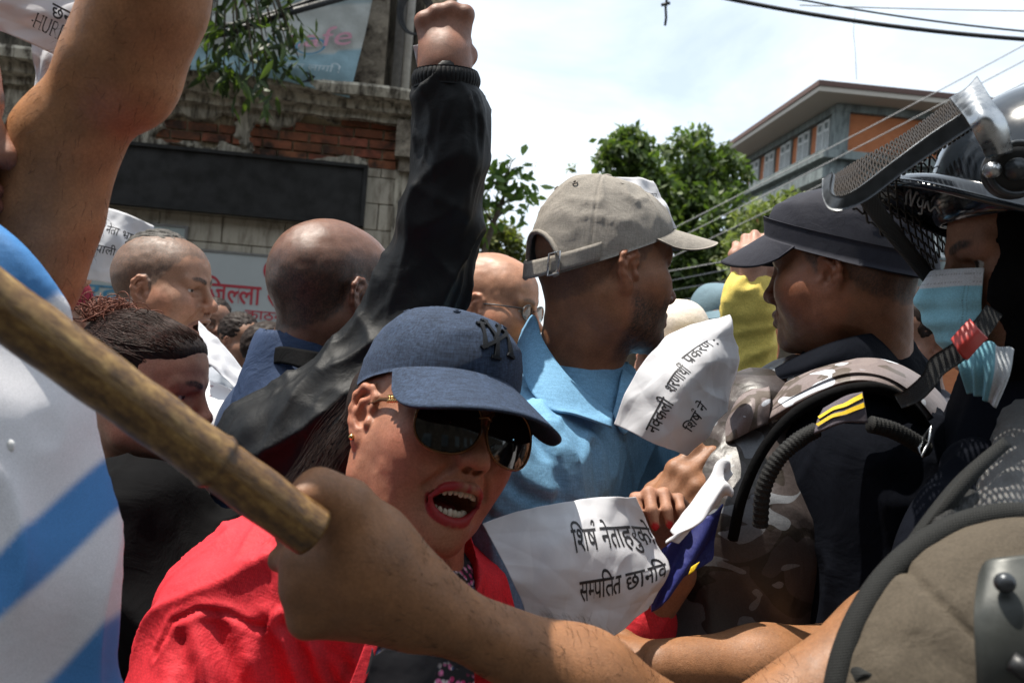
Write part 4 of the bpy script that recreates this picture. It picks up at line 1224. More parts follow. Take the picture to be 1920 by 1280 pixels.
# ------------------------------------------------------------------ brick office building on the right
def far_building():
    O = np.array([11.9, 35.0, 0.]); ex = nrm([1, .075, 0]); ey = np.array([-ex[1], ex[0], 0])
    if True: ey = nrm([-.07, 1, 0])
    root = empty('building', O + ex*6 + ey*6, 'orange brick office block with grey bands and a wide overhanging roof', 'building')
    M['far_brick'] = mat_far_brick(); M['band'] = mat_stained('band', (.17, .20, .195), (.22, .245, .24), (.09, .10, .10), .3, 1.2); M['soffit'] = mat_plain('soffit', (.42, .38, .33), .8, var=.08); M['roof_edge'] = mat_plain('roof_edge', (.10, .055, .045), .8)
    M['win_frame'] = mat_plain('win_frame', (.55, .56, .55), .5); M['pane'] = mat_plain('pane', (.09, .12, .13), .08, spec=.6, bump=0, var=.3)
    W, D_ = 24.0, 11.0
    def bx(mb, x0, x1, y0, y1, z0, z1): mb.box(O + ex*x0 + ey*y0 + UPZ*z0, ex*(x1 - x0), ey*(y1 - y0), UPZ*(z1 - z0))
    def one(name, mat, *bs, parent=root):
        mb = MB(); [bx(mb, *b) for b in bs]; return mb.build(name, mat, parent)
    one('wall', M['far_brick'], (0, W, 0, D_, 0, 11.58))
    floors = [(9.70, 11.60), (6.0, 8.30), (2.4, 4.6)]
    one('floor_band', M['band'], (-.9, W, -.9, D_, 8.55, 8.95), (-.55, W, -.55, D_, 8.95, 9.35), (-.9, W, -.9, D_, 9.35, 9.66))
    one('floor_band', M['band'], (-.9, W, -.9, D_, 4.8, 5.2), (-.5, W, -.5, D_, 5.2, 5.9))
    one('eave_band', M['band'], (-.25, W, -.25, D_, 11.30, 11.58))
    rf = one('roof', M['soffit'], (-1.5, W + 1.3, -1.5, D_ + 1.3, 11.60, 11.78)); one('roof_edge', M['roof_edge'], (-1.56, W + 1.4, -1.56, D_ + 1.4, 11.785, 11.98), parent=rf)
    one('corner_post', M['band'], (-.22, .30, -.22, .30, 0, 11.30))
    def window(face, s, z0, z1, w, tall=False):
        fr = MB(); d0, d1 = -.10, .02
        def b(s0, s1, za, zb, a, c, mb): 
            if face == 'l': bx(mb, a, c, s0, s1, za, zb)
            else: bx(mb, s0, s1, a, c, za, zb)
        t_ = .09; zm = z1 - (z1 - z0)*.30
        for q in ((s, s + w, z0, z0 + t_), (s, s + w, z1 - t_, z1), (s, s + t_, z0 + t_, z1 - t_), (s + w - t_, s + w, z0 + t_, z1 - t_), (s + t_, s + w - t_, zm, zm + t_), (s + w/2 - .04, s + w/2 + .04, z0 + t_, zm)): b(*q, d0, d1, fr)
        o = fr.build('window', M['win_frame'], root); pm = MB(); b(s + t_, s + w - t_, z0 + t_, z1 - t_, -.045, -.02, pm); pm.build('pane', M['pane'], o)
        return o
    for (z0, z1) in floors[:2]:
        zt = z1 - .35
        for k in range(5):
            s = .75 + k*2.05
            one('window_bay', M['band'], (-.06, .02, s - .10, s + 1.30, z0, z1))
            window('l', s, z0 + .10, zt, .56); window('l', s + .64, z0 + .10, zt, .56)
        for k in range(5):
            s = 4.1 + k*4.6; one('window_bay', M['band'], (s - .15, s + 2.2, -.08, .02, z0, z1))
            for j in range(3): window('r', s + j*.70, z0 + .10, zt, .62)
def mat_far_brick():
    t = NT('far_brick'); b = t.new('ShaderNodeTexBrick'); b.inputs['Scale'].default_value = 3.0; b.inputs['Color1'].default_value = (.45, .155, .06, 1); b.inputs['Color2'].default_value = (.40, .13, .05, 1); b.inputs['Mortar'].default_value = (.36, .17, .09, 1); b.inputs['Mortar Size'].default_value = .012
    t.l.new(t.obj(rot=(rad(90), 0, 0)), b.inputs['Vector']); t.color(t.mix(b.outputs['Color'], t.ramp(t.noise(.6, 5), [(.3, (.88,)*3), (.7, (1.1,)*3)]), 1.0, 'MULTIPLY')); t.p(Roughness=.9); return t.m
far_building()

# ------------------------------------------------------------------ unseen street fronts, added behind the camera to cut the sky fill
def opposite_blocker():
    root = empty('building', (2, -9, 0), 'unseen row of plastered street fronts added behind the camera to block sky light', 'building')
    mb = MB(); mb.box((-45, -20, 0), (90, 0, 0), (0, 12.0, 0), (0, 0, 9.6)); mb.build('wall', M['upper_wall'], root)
    w = MB()
    for i in range(24):
        for j in range(2): w.box((-43 + i*3.6, -8.0, 1.4 + j*3.9), (1.5, 0, 0), (0, .08, 0), (0, 0, 1.9))
    o = w.build('window_row', M['pane'], root); o['kind'] = 'stuff'
opposite_blocker()

# ------------------------------------------------------------------ cables
def cables():
    def sag(a, b, s, n=40):
        t = np.linspace(0, 1, n)[:, None]; p = a*(1 - t) + b*t; p[:, 2] -= (4*s*t*(1 - t))[:, 0]; return p
    def cable(label, a, b, r, s, mat, grp=None):
        mb = MB(); mb.tube(sag(a, b, s), r, 6); tag(mb.build('cable', mat, None, True), label, 'cable', grp)
    cable('thick black cable sagging across the top right of the sky', P(1180, -45, 9), P(2150, 85, 8), .020, .14, M['cable'])
    cable('thinner black cable above the thick sagging one', P(1380, -25, 9.5), P(2150, 75, 9), .010, .09, M['cable'])
    cable('thin pale cable highest in the sky at the right', P(1500, 10, 12), P(2100, 22, 12), .008, .02, M['cable_grey'])
    mb = MB(); mb.tube(PL((1252, -40, 8), (1250, 0, 8), (1248, 14, 8), (1249, 34, 8), (1247, 48, 8)), .012, 6); mb.tube(PL((1240, 10, 8), (1256, 6, 8)), .014, 6); tag(mb.build('cable', M['cable'], None, True), 'short loose cable end hanging at the top of the sky', 'cable')
    mb = MB(); mb.tube(PL((1604, 22, 9.2), (1600, 60, 9.2), (1604, 100, 9.2), (1606, 150, 9.2)), .003, 4); tag(mb.build('cable', M['cable_grey'], None, True), 'hair-thin wire dangling from the black cables', 'cable')
    wl_ = ['%s overhead wire of the three slanting up in front of the brick building' % w for w in ('uppermost', 'middle', 'lowest')] + ['%s of the thin wires crossing the trees between the two caps' % w for w in ('topmost', 'second', 'third', 'fourth', 'fifth', 'lowest')]
    for (x0, y0, x1, y1) in ((1180, 470, 2050, 15), (1180, 492, 2050, 45), (1180, 520, 2050, 90), (1150, 525, 1600, 440), (1150, 545, 1600, 452), (1150, 560, 1600, 480), (1150, 580, 1600, 505), (1150, 595, 1600, 530), (1150, 612, 1600, 565)):
        cable(wl_.pop(0), P(x0, y0, 20), P(x1, y1, 16 if x1 > 1700 else 19), .011, .05, M['cable_grey'], 'overhead wires crossing the trees')
    mb = MB(); D = lambda x, y, o: wp(*wz(x, y, o), o)
    mb.tube([D(330, 75, .9), D(430, 62, .9), D(520, 30, .9), D(700, -20, .8)], .028, 6); mb.tube([D(330, 60, .8), D(450, 45, .8), D(560, 10, .8), D(700, -45, .8)], .02, 6); tag(mb.build('cable', M['cable'], None, True), 'bundle of black cables slung in front of the faded banner', 'cable')
cables()
# ------------------------------------------------------------------ the crowd
CROWD = 'people in the street protest'
def person(at, label, group=CROWD):
    return empty('person', (at[0], at[1], 0.0), label, 'person', group)
def body(root, parts):
    v, q, c = merge(parts); return mesh('body', v, q, M['skin'], root, True, c)
def band(name, pts, up, w, mat, parent, thick=.003, n=40):
    """a strip along points, w wide along 'up'"""
    pts = np.asarray(pts); up = np.asarray(up, float)
    if up.ndim == 1: up = np.tile(up, (len(pts), 1))
    return patch_obj(name, np.stack([pts, pts + up*w*.5, pts + up*w]), n, 5, mat, parent, thick)

# ============ shouting woman in the navy cap and red jacket
def woman_red():
    fwd, up = V(.53, .06, -.84), V(.26, .96, .1); s = 1.05
    cen = P(892, 794, .95) - .092*s*nrm(fwd); Fm = frame(fwd, up); fwd, up = Fm[1], Fm[2]
    nb = P(765, 1085, 1.05); root = person(nb, 'woman shouting in a navy baseball cap, big dark sunglasses and a bright red jacket')
    sa = P(420, 1165, 1.02); sb = P(915, 1120, 1.20); pel = nb + np.array([-.05, .03, -.50])
    skin = (.385, .178, .108)
    q = dict(skin=skin, slim=.08, open=.21, scale=1.05, lips=(.30, .010, .018), lip_amt=.95, blush=.5, brow=.6, neck=.050, fat=.0, capline=(.047, .008))
    H = make_head(cen, fwd, up, q, nb, .00145)
    # her left hand, which holds the sheet from behind
    W = P(1262, 1075, 1.055); S = Sdf(); el = P(1075, 1330, 1.10)
    arm_ops(S, [sb, el, W], [.045, .040, .027], .02)
    Dh = V(-.25, .95, -.1); Nh = V(.30, .1, .95); Th = V(-.9, -.2, .25)
    tips = hand_ops(S, P(1262, 1060, 1.05), V(-.20, .97, .05), V(.15, .1, .97), V(-.95, -.2, .15), [(60, 75, 40), (62, 75, 45), (60, 75, 45), (55, 70, 45)], .80,
                    thumb=[(.018, .022, -.010), (.045, .040, -.022), (.070, .040, -.032), (.088, .032, -.036)])
    lo, hi = bounds(sb, el, W, P(1230, 940, .98), pad=.075)
    Hd = skin_mesh(S, lo, hi, .0032, (.38, .19, .12), nail_paint(tips, (.50, .012, .02), .0068))
    body(root, [H, Hd, core_mesh(nb, pel, sa, sb)])
    # teeth
    yl = .103*math.cos(.21) - .064*math.sin(.21); lowz = -.103*math.sin(.21) - .064*math.cos(.21) - .015 + .0085
    for nm, z0, y0, sg, cnt in (('upper_teeth', -.0690, .0970, -1, 10), ('lower_teeth', lowz, yl - .0040, 1, 10)):
        mb = MB()
        for i in range(cnt):
            a = (i - (cnt - 1)/2.)*.215; w = .0033 if abs(i - 4.5) < 1 else .0030
            c0 = np.array([.0245*math.sin(a), y0 - .026*(1 - math.cos(a)), z0 + sg*.004*(1 - math.cos(a))]); hh = .0042 + .0006*((i*7) % 3)
            v, f = surface(Sdf().ell((0, 0, 0), (w, .0026, hh), .001), (-.006, -.006, -.009), (.006, .006, .009), .0012)
            ca, sa_ = math.cos(-a), math.sin(-a)
            v = np.stack([v[:, 0]*ca - v[:, 1]*sa_, v[:, 0]*sa_ + v[:, 1]*ca, v[:, 2]], 1)
            mb.add(to_world(cen, Fm, s, v + c0), [tuple(x) for x in f], (1, 1, 1) if i % 2 else (.92, .9, .86))
        mb.build(nm, M['teeth'], root, True)
    v, f = surface(Sdf().ell((0, .044, lowz + .004), (.020, .028, .0085)), (-.03, .01, lowz - .01), (.03, .085, lowz + .02), .002)
    mesh('tongue', to_world(cen, Fm, s, v), f, M['skin'], root, True, np.tile([.30, .06, .06], (len(v), 1)))
    # bindi
    v, f = surface(Sdf().ell((0, .0985, .026), (.0035, .002, .0035)), (-.008, .09, .018), (.008, .105, .034), .001)
    mesh('bindi', to_world(cen, Fm, s, v), f, M['red_ink'], root, True, np.full((len(v), 3), .35))
    # cap
    C = dict(a=.083, b=.1045, ht=.122, zf=.047, zb=.008, fpow=.60, crown=1.0)
    cp, pk = cap(root, cen, Fm, s, (M['navy_denim'], M['navy_denim'], 1), peak=.080, peak_w=1.20, peak_drop=.50, arch=.032, wr=.0010, **C)
    cap_bits(cp, cen, Fm, s, C, M['navy_denim'])
    # monogram on the front, raised embroidery: interlocking N and Y
    strokes = [([(-.42, -.40), (-.36, .10), (-.30, .45)], .10), ([(-.40, .42), (.0, -.05), (.40, -.46)], .11), ([(.32, -.44), (.36, .05), (.42, .42)], .10),
               ([(-.18, .62), (-.06, .30), (.04, .08)], .10), ([(.30, .64), (.18, .32), (.04, .06)], .10), ([(.04, .08), (.03, -.25), (.02, -.62)], .12),
               ([(-.52, -.42), (-.42, -.42), (-.30, -.38)], .10), ([(-.42, .46), (-.32, .48), (-.22, .42)], .09), ([(.30, .44), (.42, .46), (.54, .40)], .09),
               ([(-.26, .66), (-.18, .64), (-.08, .60)], .08), ([(.20, .64), (.30, .66), (.40, .62)], .08), ([(-.10, -.64), (.02, -.64), (.14, -.64)], .09)]
    mb = MB()
    for st, w in strokes:
        st = np.array(st); uu = np.linspace(0, 1, 12); px = np.interp(uu, np.linspace(0, 1, len(st)), st[:, 0]); pz = np.interp(uu, np.linspace(0, 1, len(st)), st[:, 1])
        ww = w*(.72 + .35*np.abs(uu*2 - 1)); sk = np.stack([px, pz], 1); v2, f2 = stroke2d(sk, ww)
        th = v2[:, 0]*.54 - .05; tt = .37 + v2[:, 1]*.29
        a1, n1 = cap_point(cen, Fm, s, th, tt, off=.0032, **C); a0, _ = cap_point(cen, Fm, s, th, tt, off=-.001, **C)
        m = len(v2); h_ = m//2; ring = list(range(h_)) + list(range(m - 1, h_ - 1, -1))
        fr = [tuple(x) for x in f2] + [(ring[i], ring[(i+1) % m], ring[(i+1) % m] + m, ring[i] + m) for i in range(m)]
        mb.add(np.concatenate([a1, a0]), fr)
    mb.build('monogram', M['navy_dark'], cp)
    # sunglasses
    gl = None; rim = MB(); lens = []
    for sg in (1, -1):
        c0 = np.array([sg*.0350, .1010, -.008]); ya = rad(15)*sg
        ex = np.array([math.cos(ya), -math.sin(ya)*1.0, 0]); ez = np.array([0, -.10, .995]); en = nrm(np.cross(ez, ex))*-1
        en = en if en[1] > 0 else -en
        def oval(t, k=1.0):
            x = .0325*np.sign(np.cos(t))*np.abs(np.cos(t))**.88; z = .0285*np.sign(np.sin(t))*np.abs(np.sin(t))**.9
            z = z - .003*np.cos(t)*sg
            return x*k, z*k
        t = np.linspace(0, 2*math.pi, 48, endpoint=False)
        rings = []; 
        for k in np.linspace(0.02, 1, 9):
            x, z = oval(t, k); rings.append(c0 + x[:, None]*ex + z[:, None]*ez + (.0075*(1 - (x/.034)**2*.8 - (z/.03)**2*.5))[:, None]*en*1.0)
        v = np.concatenate(rings); nt = 48
        f = [(i*nt + j, i*nt + (j+1) % nt, (i+1)*nt + (j+1) % nt, (i+1)*nt + j) for i in range(8) for j in range(nt)]
        lens.append((to_world(cen, Fm, s, v), f))
        x, z = oval(np.append(t, [t[0], t[1]]), 1.02); rp = c0 + x[:, None]*ex + z[:, None]*ez + (.0075*(1 - (x/.034)**2*.8 - (z/.03)**2*.5))[:, None]*en
        rim.tube(to_world(cen, Fm, s, rp), .0015, 6)
    br = np.array([(-.0075, .1085, .004), (0, .1125, .007), (.0075, .1085, .004)]); rim.tube(to_world(cen, Fm, s, br), .0015, 6)
    frm = rim.build('sunglasses', M['tortoise'], root, True)
    for v, f in lens: mesh('lens', v, f, M['lens'], frm, True, np.ones((len(v), 3)))
    for sg in (1, -1):
        tp = np.array([(sg*.0675, .090, .004), (sg*.074, .074, .006), (sg*.0775, .030, .006), (sg*.077, -.006, .000), (sg*.074, -.022, -.012)])
        mb = MB(); mb.tube(to_world(cen, Fm, s, tp), [.0028, .003, .0024, .002, .0018], 6); te = mb.build('temple_arm', M['tortoise'], frm, True)
    orn = MB()
    for i in range(5):
        y = .072 - i*.0052; sg = 1
        for dz in (.0035, -.0035):
            b = np.array([sg*.0785, y, .006]); orn.tube(to_world(cen, Fm, s, np.array([b + [0, .0022, dz*0], b + [sg*.0008, -.0022, dz]])), .0013, 5)
    orn.build('gold_ornament', M['gold'], frm, True)
    # ear stud on the side we see (left of the picture: her right)
    v, f = surface(Sdf().ell((0, 0, 0), .0034), [-.006]*3, [.006]*3, .0014)
    e = np.array(ear_pt(.001, -.024, .007)); e[0] *= 1
    e2 = e.copy(); ears = [e2]
    side = 1 if (Fm[0] @ RV) < 0 else -1
    e[0] *= side; mesh('ear_stud', to_world(cen, Fm, s, v + e), f, M['gold'], root, True, np.ones((len(v), 3)))
    ch = to_world(cen, Fm, s, np.array([(side*.058, .012, -.075), (side*.060, .006, -.10), (side*.058, .004, -.125), (side*.05, .01, -.15)]))
    mb = MB(); mb.tube(ch, .0026, 6); mb.build('necklace', M['gold'], root, True)
    # hair: dark, tied back and escaping over the collar
    S = Sdf().ell((0, -.045, .010), (.080, .068, .085)).rc((side*.045, -.075, -.05), (side*.055, -.10, -.16), .035, .018, .03).ell((0, -.08, -.05), (.06, .045, .05), .03)
    S.fn(lambda p: p[:, 2] - .060 - p[:, 1]*.2, .01, 'i')
    v, f = surface(S, (-.11, -.16, -.20), (.11, .05, .10), .004); n = vnormals(v, f)
    v = v + n*(.0025*vnoise(v*np.array([260, 260, 22])))[:, None]
    strands = MB(); strands.add(to_world(cen, Fm, s, v), [tuple(x) for x in f])
    r_ = np.random.default_rng(3)
    for i in range(170):
        a = np.array([side*(.045 + .035*r_.random()), -.02 - .07*r_.random(), .01 - .05*r_.random()])
        b = a + np.array([side*(.005 + .02*r_.random()), -.03 - .02*r_.random(), -.05])
        c_ = b + np.array([side*(.0 + .02*r_.random()), -.01 + .03*r_.random(), -.03 - .03*r_.random()])
        d_ = c_ + np.array([side*(.005 + .02*r_.normal()), .02*r_.normal(), -.02 - .02*r_.random()])
        t = np.linspace(0, 1, 9)[:, None]; pts = (1-t)**3*a + 3*t*(1-t)**2*b + 3*t*t*(1-t)*c_ + t**3*d_
        strands.tube(to_world(cen, Fm, s, pts), np.linspace(.0004, .00015, 9), 3, cap=False)
    strands.build('hair', M['hair'], root, True)
    # jacket
    S = Sdf(); torso_ops(S, nb - up*.01, sa, sb, pel, 1.0, .105)
    ea = P(300, 1480, .92); wa = P(520, 1560, .80)
    S.chain([sa, ea, wa], [.074, .064, .05], .05); S.chain([sb, el, el*.35 + W*.65], [.066, .056, .046], .04)
    S.ell(P(600, 1060, 1.04), (.11, .09, .075), .06)
    S.rc(nb + np.array([0, .0, .05]), nb + np.array([0, 0, -.06]), .072, .085, .04)
    ax_neck = nrm(nb - pel)
    S.rc(nb + ax_neck*.13 + V(.3, .3, -1)*.02, nb + V(.75, -.55, -.9)*.03, .058, .060, .012, 's')
    S.rc(P(845, 1045, .95), P(775, 1210, .90), .022, .050, .012, 's'); S.rc(P(800, 1170, .86), P(775, 1360, .80), .040, .070, .012, 's')
    lo, hi = bounds(sa, sb, ea, wa, nb, pel, el, pad=.14)
    yoke = PL((500, 1005, .93), (430, 1085, .93), (455, 1130, .90), (488, 1172, .88)); seam2 = PL((288, 1215, .95), (345, 1135, .93), (430, 1140, .9), (488, 1172, .88))
    seam3 = PL((488, 1172, .88), (540, 1085, .90), (545, 1000, .93)); 
    jk = garment('jacket', S, lo, hi, .0044, M['red_cloth'], root,
            [(V(.35, -1, .1), 13, .28, .0075), (V(-.3, -1, 0), 24, .3, .0035, 7.3)],
            seams=[([(285, 1225), (320, 1160), (370, 1135), (430, 1142), (488, 1172)], .0030, .0030), ([(488, 1172), (512, 1130), (520, 1075), (505, 1010)], .0030, .0028), ([(690, 1195), (660, 1250), (630, 1300)], .003, .002),
                   ([(488, 1172), (515, 1230), (535, 1300)], .008, .006), ([(540, 1165), (575, 1230), (600, 1300)], .006, .007), ([(575, 1170), (612, 1235), (636, 1300)], .006, .007), ([(605, 1175), (640, 1240), (660, 1300)], .006, .006), ([(400, 1165), (430, 1230), (440, 1300)], .009, .006), ([(330, 1200), (345, 1250), (350, 1300)], .009, .005)])
    # shawl collar edges and the open front with the floral top under it
    S = Sdf(); torso_ops(S, nb, sa*.8 + nb*.2, sb*.8 + nb*.2, pel, 1.0, .082)
    lo, hi = bounds(nb, pel, sa, sb, pad=.08)
    garment('floral_top', S, lo, hi, .008, M['floral'], root, [(V(0, 1, 0), 20, .4, .003)])
    tri = pxgrid([[(672, 1215, .80), (705, 1195, .80), (722, 1190, .80)], [(650, 1262, .795), (690, 1243, .795), (712, 1236, .795)], [(620, 1330, .785), (672, 1315, .785), (695, 1310, .785)]])
    patch_obj('floral_panel', pxgrid([[(708, 1150, .868), (800, 1140, .88), (900, 1130, .92)], [(692, 1240, .864), (790, 1230, .87), (890, 1220, .90)], [(664, 1330, .858), (780, 1330, .86), (890, 1320, .89)]]), 30, 30, M['floral'], jk, .004, lambda u, v, p: .004*vnoise(p*22))
    patch_obj('jacket_placket', pxgrid([[(690, 1190, .868), (716, 1190, .868)], [(668, 1250, .862), (694, 1252, .862)], [(640, 1320, .855), (668, 1325, .855)]]), 12, 30, M['red_cloth'], jk, .004)
    patch_obj('jacket_collar', pxgrid([[(655, 878, 1.045), (650, 925, 1.03), (640, 985, 1.0)], [(668, 890, 1.03), (668, 935, 1.015), (662, 1000, .985)], [(672, 905, 1.035), (676, 945, 1.03), (676, 1010, 1.0)]]), 14, 22, M['red_cloth'], jk, .004)
    legs(root, pel, Fm[0], fwd=fwd)
    return dict(cen=cen, Fm=Fm)
def cap_bits(cp, cen, Fm, s, C, mat, eyelets=True):
    p, n = cap_point(cen, Fm, s, [0.0], [.985], off=.001, **C)
    topc = to_world(cen, Fm, s, np.array([0, -.006, C['ht'] + .001]))
    v, f = surface(Sdf().ell((0, 0, 0), (.0085, .0085, .0045)), [-.013]*3, [.013]*3, .002)
    mesh('cap_button', topc + v @ Fm, f, mat, cp, True, np.ones((len(v), 3))*.85)
    if not eyelets: return
    for k in range(6):
        th = rad(30 + 60*k); p, n = cap_point(cen, Fm, s, [th], [.66], off=.0006, **C)
        n = n[0]; a = nrm(np.cross(n, Fm[2])); b = np.cross(n, a); t = np.linspace(0, 2*math.pi, 13)
        mb = MB(); mb.tube(p[0] + .0032*(np.cos(t)[:, None]*a + np.sin(t)[:, None]*b), .0011, 5, cap=False); mb.build('eyelet', mat, cp, True)

# ============ man in the grey cap and the blue polo shirt
def man_polo():
    fwd, up = V(.91, -.09, .40), V(.03, 1, 0); s = 1.0
    cen = P(1131, 496, 1.30); Fm = frame(fwd, up); fwd, up = Fm[1], Fm[2]
    nb = P(1085, 735, 1.34); root = person(nb, 'man in a grey baseball cap and light blue polo shirt seen in profile')
    sa = P(965, 885, 1.18); sb = P(1185, 800, 1.52); pel = P(1060, 1400, 1.38)
    q = dict(skin=(.27, .120, .060), beard=.95, stub=.55, brow=.9, neck=.058, nose=1.05, lips=(.19, .08, .07), capline=(.062, -.034), press=.09)
    H = make_head(cen, fwd, up, q, nb, .0018)
    S = Sdf(); el = P(1010, 1240, 1.14); W = P(1212, 1005, 1.12)
    arm_ops(S, [sa, el, W], [.046, .042, .030], .02)
    tips = hand_ops(S, P(1216, 998, 1.12), V(.66, .75, .02), V(-.35, .35, -.87), V(-.55, .75, .35), [(14, 84, 50), (18, 86, 50), (24, 86, 50), (30, 80, 45)], .92,
                    thumb=[(.018, .022, -.012), (.045, .038, -.025), (.070, .040, -.038), (.090, .030, -.046)])
    # the far arm goes down behind the sheet
    e2 = P(1265, 960, 1.45); arm_ops(S, [sb, e2, P(1300, 1100, 1.35)], [.044, .040, .032], .02)
    lo, hi = bounds(sa, el, W, sb, e2, P(1330, 820, 1.1), pad=.075)
    A = skin_mesh(S, lo, hi, .0034, (.30, .145, .078), nail_paint(tips, (.42, .26, .20), .006, .7))
    body(root, [H, A, core_mesh(nb, pel, sa, sb)])
    C = dict(a=.0845, b=.108, ht=.124, zf=.058, zb=-.036, fpow=.60, fpf=1.20, crown=.25)
    cut = lambda p: (p[:, 1] < -.03) & (((p[:, 0])/.050)**2 + ((p[:, 2] + .020)/.052)**2 < 1)
    cp, pk = cap(root, cen, Fm, s, (M['grey_cap'], M['grey_cap'], 1), peak=.078, peak_w=1.05, peak_drop=.10, arch=.016, wr=.0020, n=240, cut=cut, **C)
    cap_bits(cp, cen, Fm, s, C, M['grey_cap'])
    t = np.linspace(rad(112), rad(248), 30); tb = np.full(30, .0)
    def strap(u, v):
        th = rad(112) + u*rad(136)
        lowz = C['zb'] + (C['zf'] - C['zb'])*(np.cos(th)*.5 + .5)
        z = lowz + .002 + v*.024; k = 1.015
        return to_world(cen, Fm, s, np.stack([C['a']*np.sin(th)*k, C['b']*np.cos(th)*k - .008, z], 1))
    patch_obj('cap_strap', strap, 40, 6, M['grey_cap'], cp, .0025)
    def hemarc(u, v):
        a = math.pi*u; x = -.052*np.cos(a)*(1 + .05*v); z = -.030 + .064*np.sin(a)*(1 + .10*v); 
        th = math.pi + np.arcsin(np.clip(x/C['a'], -1, 1))*1.0; y = -C['b']*np.sqrt(np.maximum(1 - (x/(C['a']*1.0))**2, .02))*np.cos(np.clip((z + .034)/.17, 0, 1)*math.pi/2)**.58*1.05 - .010
        return to_world(cen, Fm, s, np.stack([x, y, z], 1))
    gt, gq = np.meshgrid(np.linspace(rad(120), rad(240), 400), np.linspace(0, .8, 200)); gp, _ = cap_point(cen, Fm, s, gt.ravel(), gq.ravel(), **C)
    gl_ = (gp - cen) @ Fm.T; arc = []
    for al in np.linspace(-.32, math.pi + .32, 44):
        x_, z_ = .050*math.cos(al), -.020 + .052*math.sin(al); arc.append(gp[np.argmin((gl_[:, 0] - x_)**2 + (gl_[:, 2] - z_)**2)])
    mb = MB(); mb.tube(np.array(arc), .0036, 8); mb.build('opening_binding', M['grey_cap'], cp, True)
    mb = MB(); bp = np.array([strap(np.array([.22]), np.array([x]))[0] for x in (-.12, 1.12)]); bq = np.array([strap(np.array([.29]), np.array([x]))[0] for x in (1.12, -.12)])
    out = nrm(bp.mean(0) - cen)*.003; mb.tube(np.concatenate([bp, bq, bp[:1]]) + out, .0016, 6); mb.build('buckle', M['steel'], cp, True)
    # polo shirt
    S = Sdf(); torso_ops(S, nb, sa, sb, pel, 1.0, .110)
    hem = sa + (el - sa)*.74
    S.chain([sa, hem], [.075, .072], .05); S.chain([sb, sb + (e2 - sb)*.62], [.068, .070], .05)
    S.rc(nb + up*.03, nb - up*.05, .075, .092, .05)
    S.rc(nb + up*.09, nb + up*.01 + fwd*.04, .066, .060, .01, 's')
    lo, hi = bounds(sa, sb, nb, pel, hem, pad=.13); lo[2] = max(lo[2], .80)
    sh = garment('polo_shirt', S, lo, hi, .0055, M['blue_polo'], root, [(V(.2, -1, .1), 12, .3, .008), (V(-.5, -1, 0), 24, .3, .0032, 3.3)],
                 seams=[([(1175, 800), (1190, 880), (1200, 950)], .0028, .0028), ([(1000, 800), (1040, 860), (1075, 960)], .007, .005), ([(960, 900), (1000, 930), (1050, 940)], .007, .006), ([(905, 960), (960, 985), (1010, 1000)], .006, .005), ([(1120, 830), (1130, 900), (1140, 950)], .008, .005)])
    # its folded-down collar
    patch_obj('shirt_collar', pxgrid([[(978, 618, 1.33), (1000, 590, 1.30), (1020, 640, 1.25), (1062, 700, 1.215), (1110, 745, 1.21), (1150, 775, 1.22)],
                                      [(968, 650, 1.31), (980, 640, 1.28), (1000, 690, 1.22), (1040, 735, 1.185), (1090, 768, 1.18), (1148, 786, 1.195)],
                                      [(966, 668, 1.30), (972, 672, 1.27), (990, 725, 1.205), (1028, 765, 1.17), (1078, 775, 1.165), (1148, 800, 1.185)]]), 50, 16, M['blue_polo'], sh, .003)
    patch_obj('shirt_collar', pxgrid([[(1150, 775, 1.225), (1162, 720, 1.25), (1168, 690, 1.29)], [(1160, 800, 1.22), (1185, 745, 1.24), (1180, 698, 1.29)], [(1172, 815, 1.22), (1225, 770, 1.25), (1205, 705, 1.30)]]), 20, 12, M['blue_polo'], sh, .003)
    legs(root, pel, Fm[0], fwd=fwd)

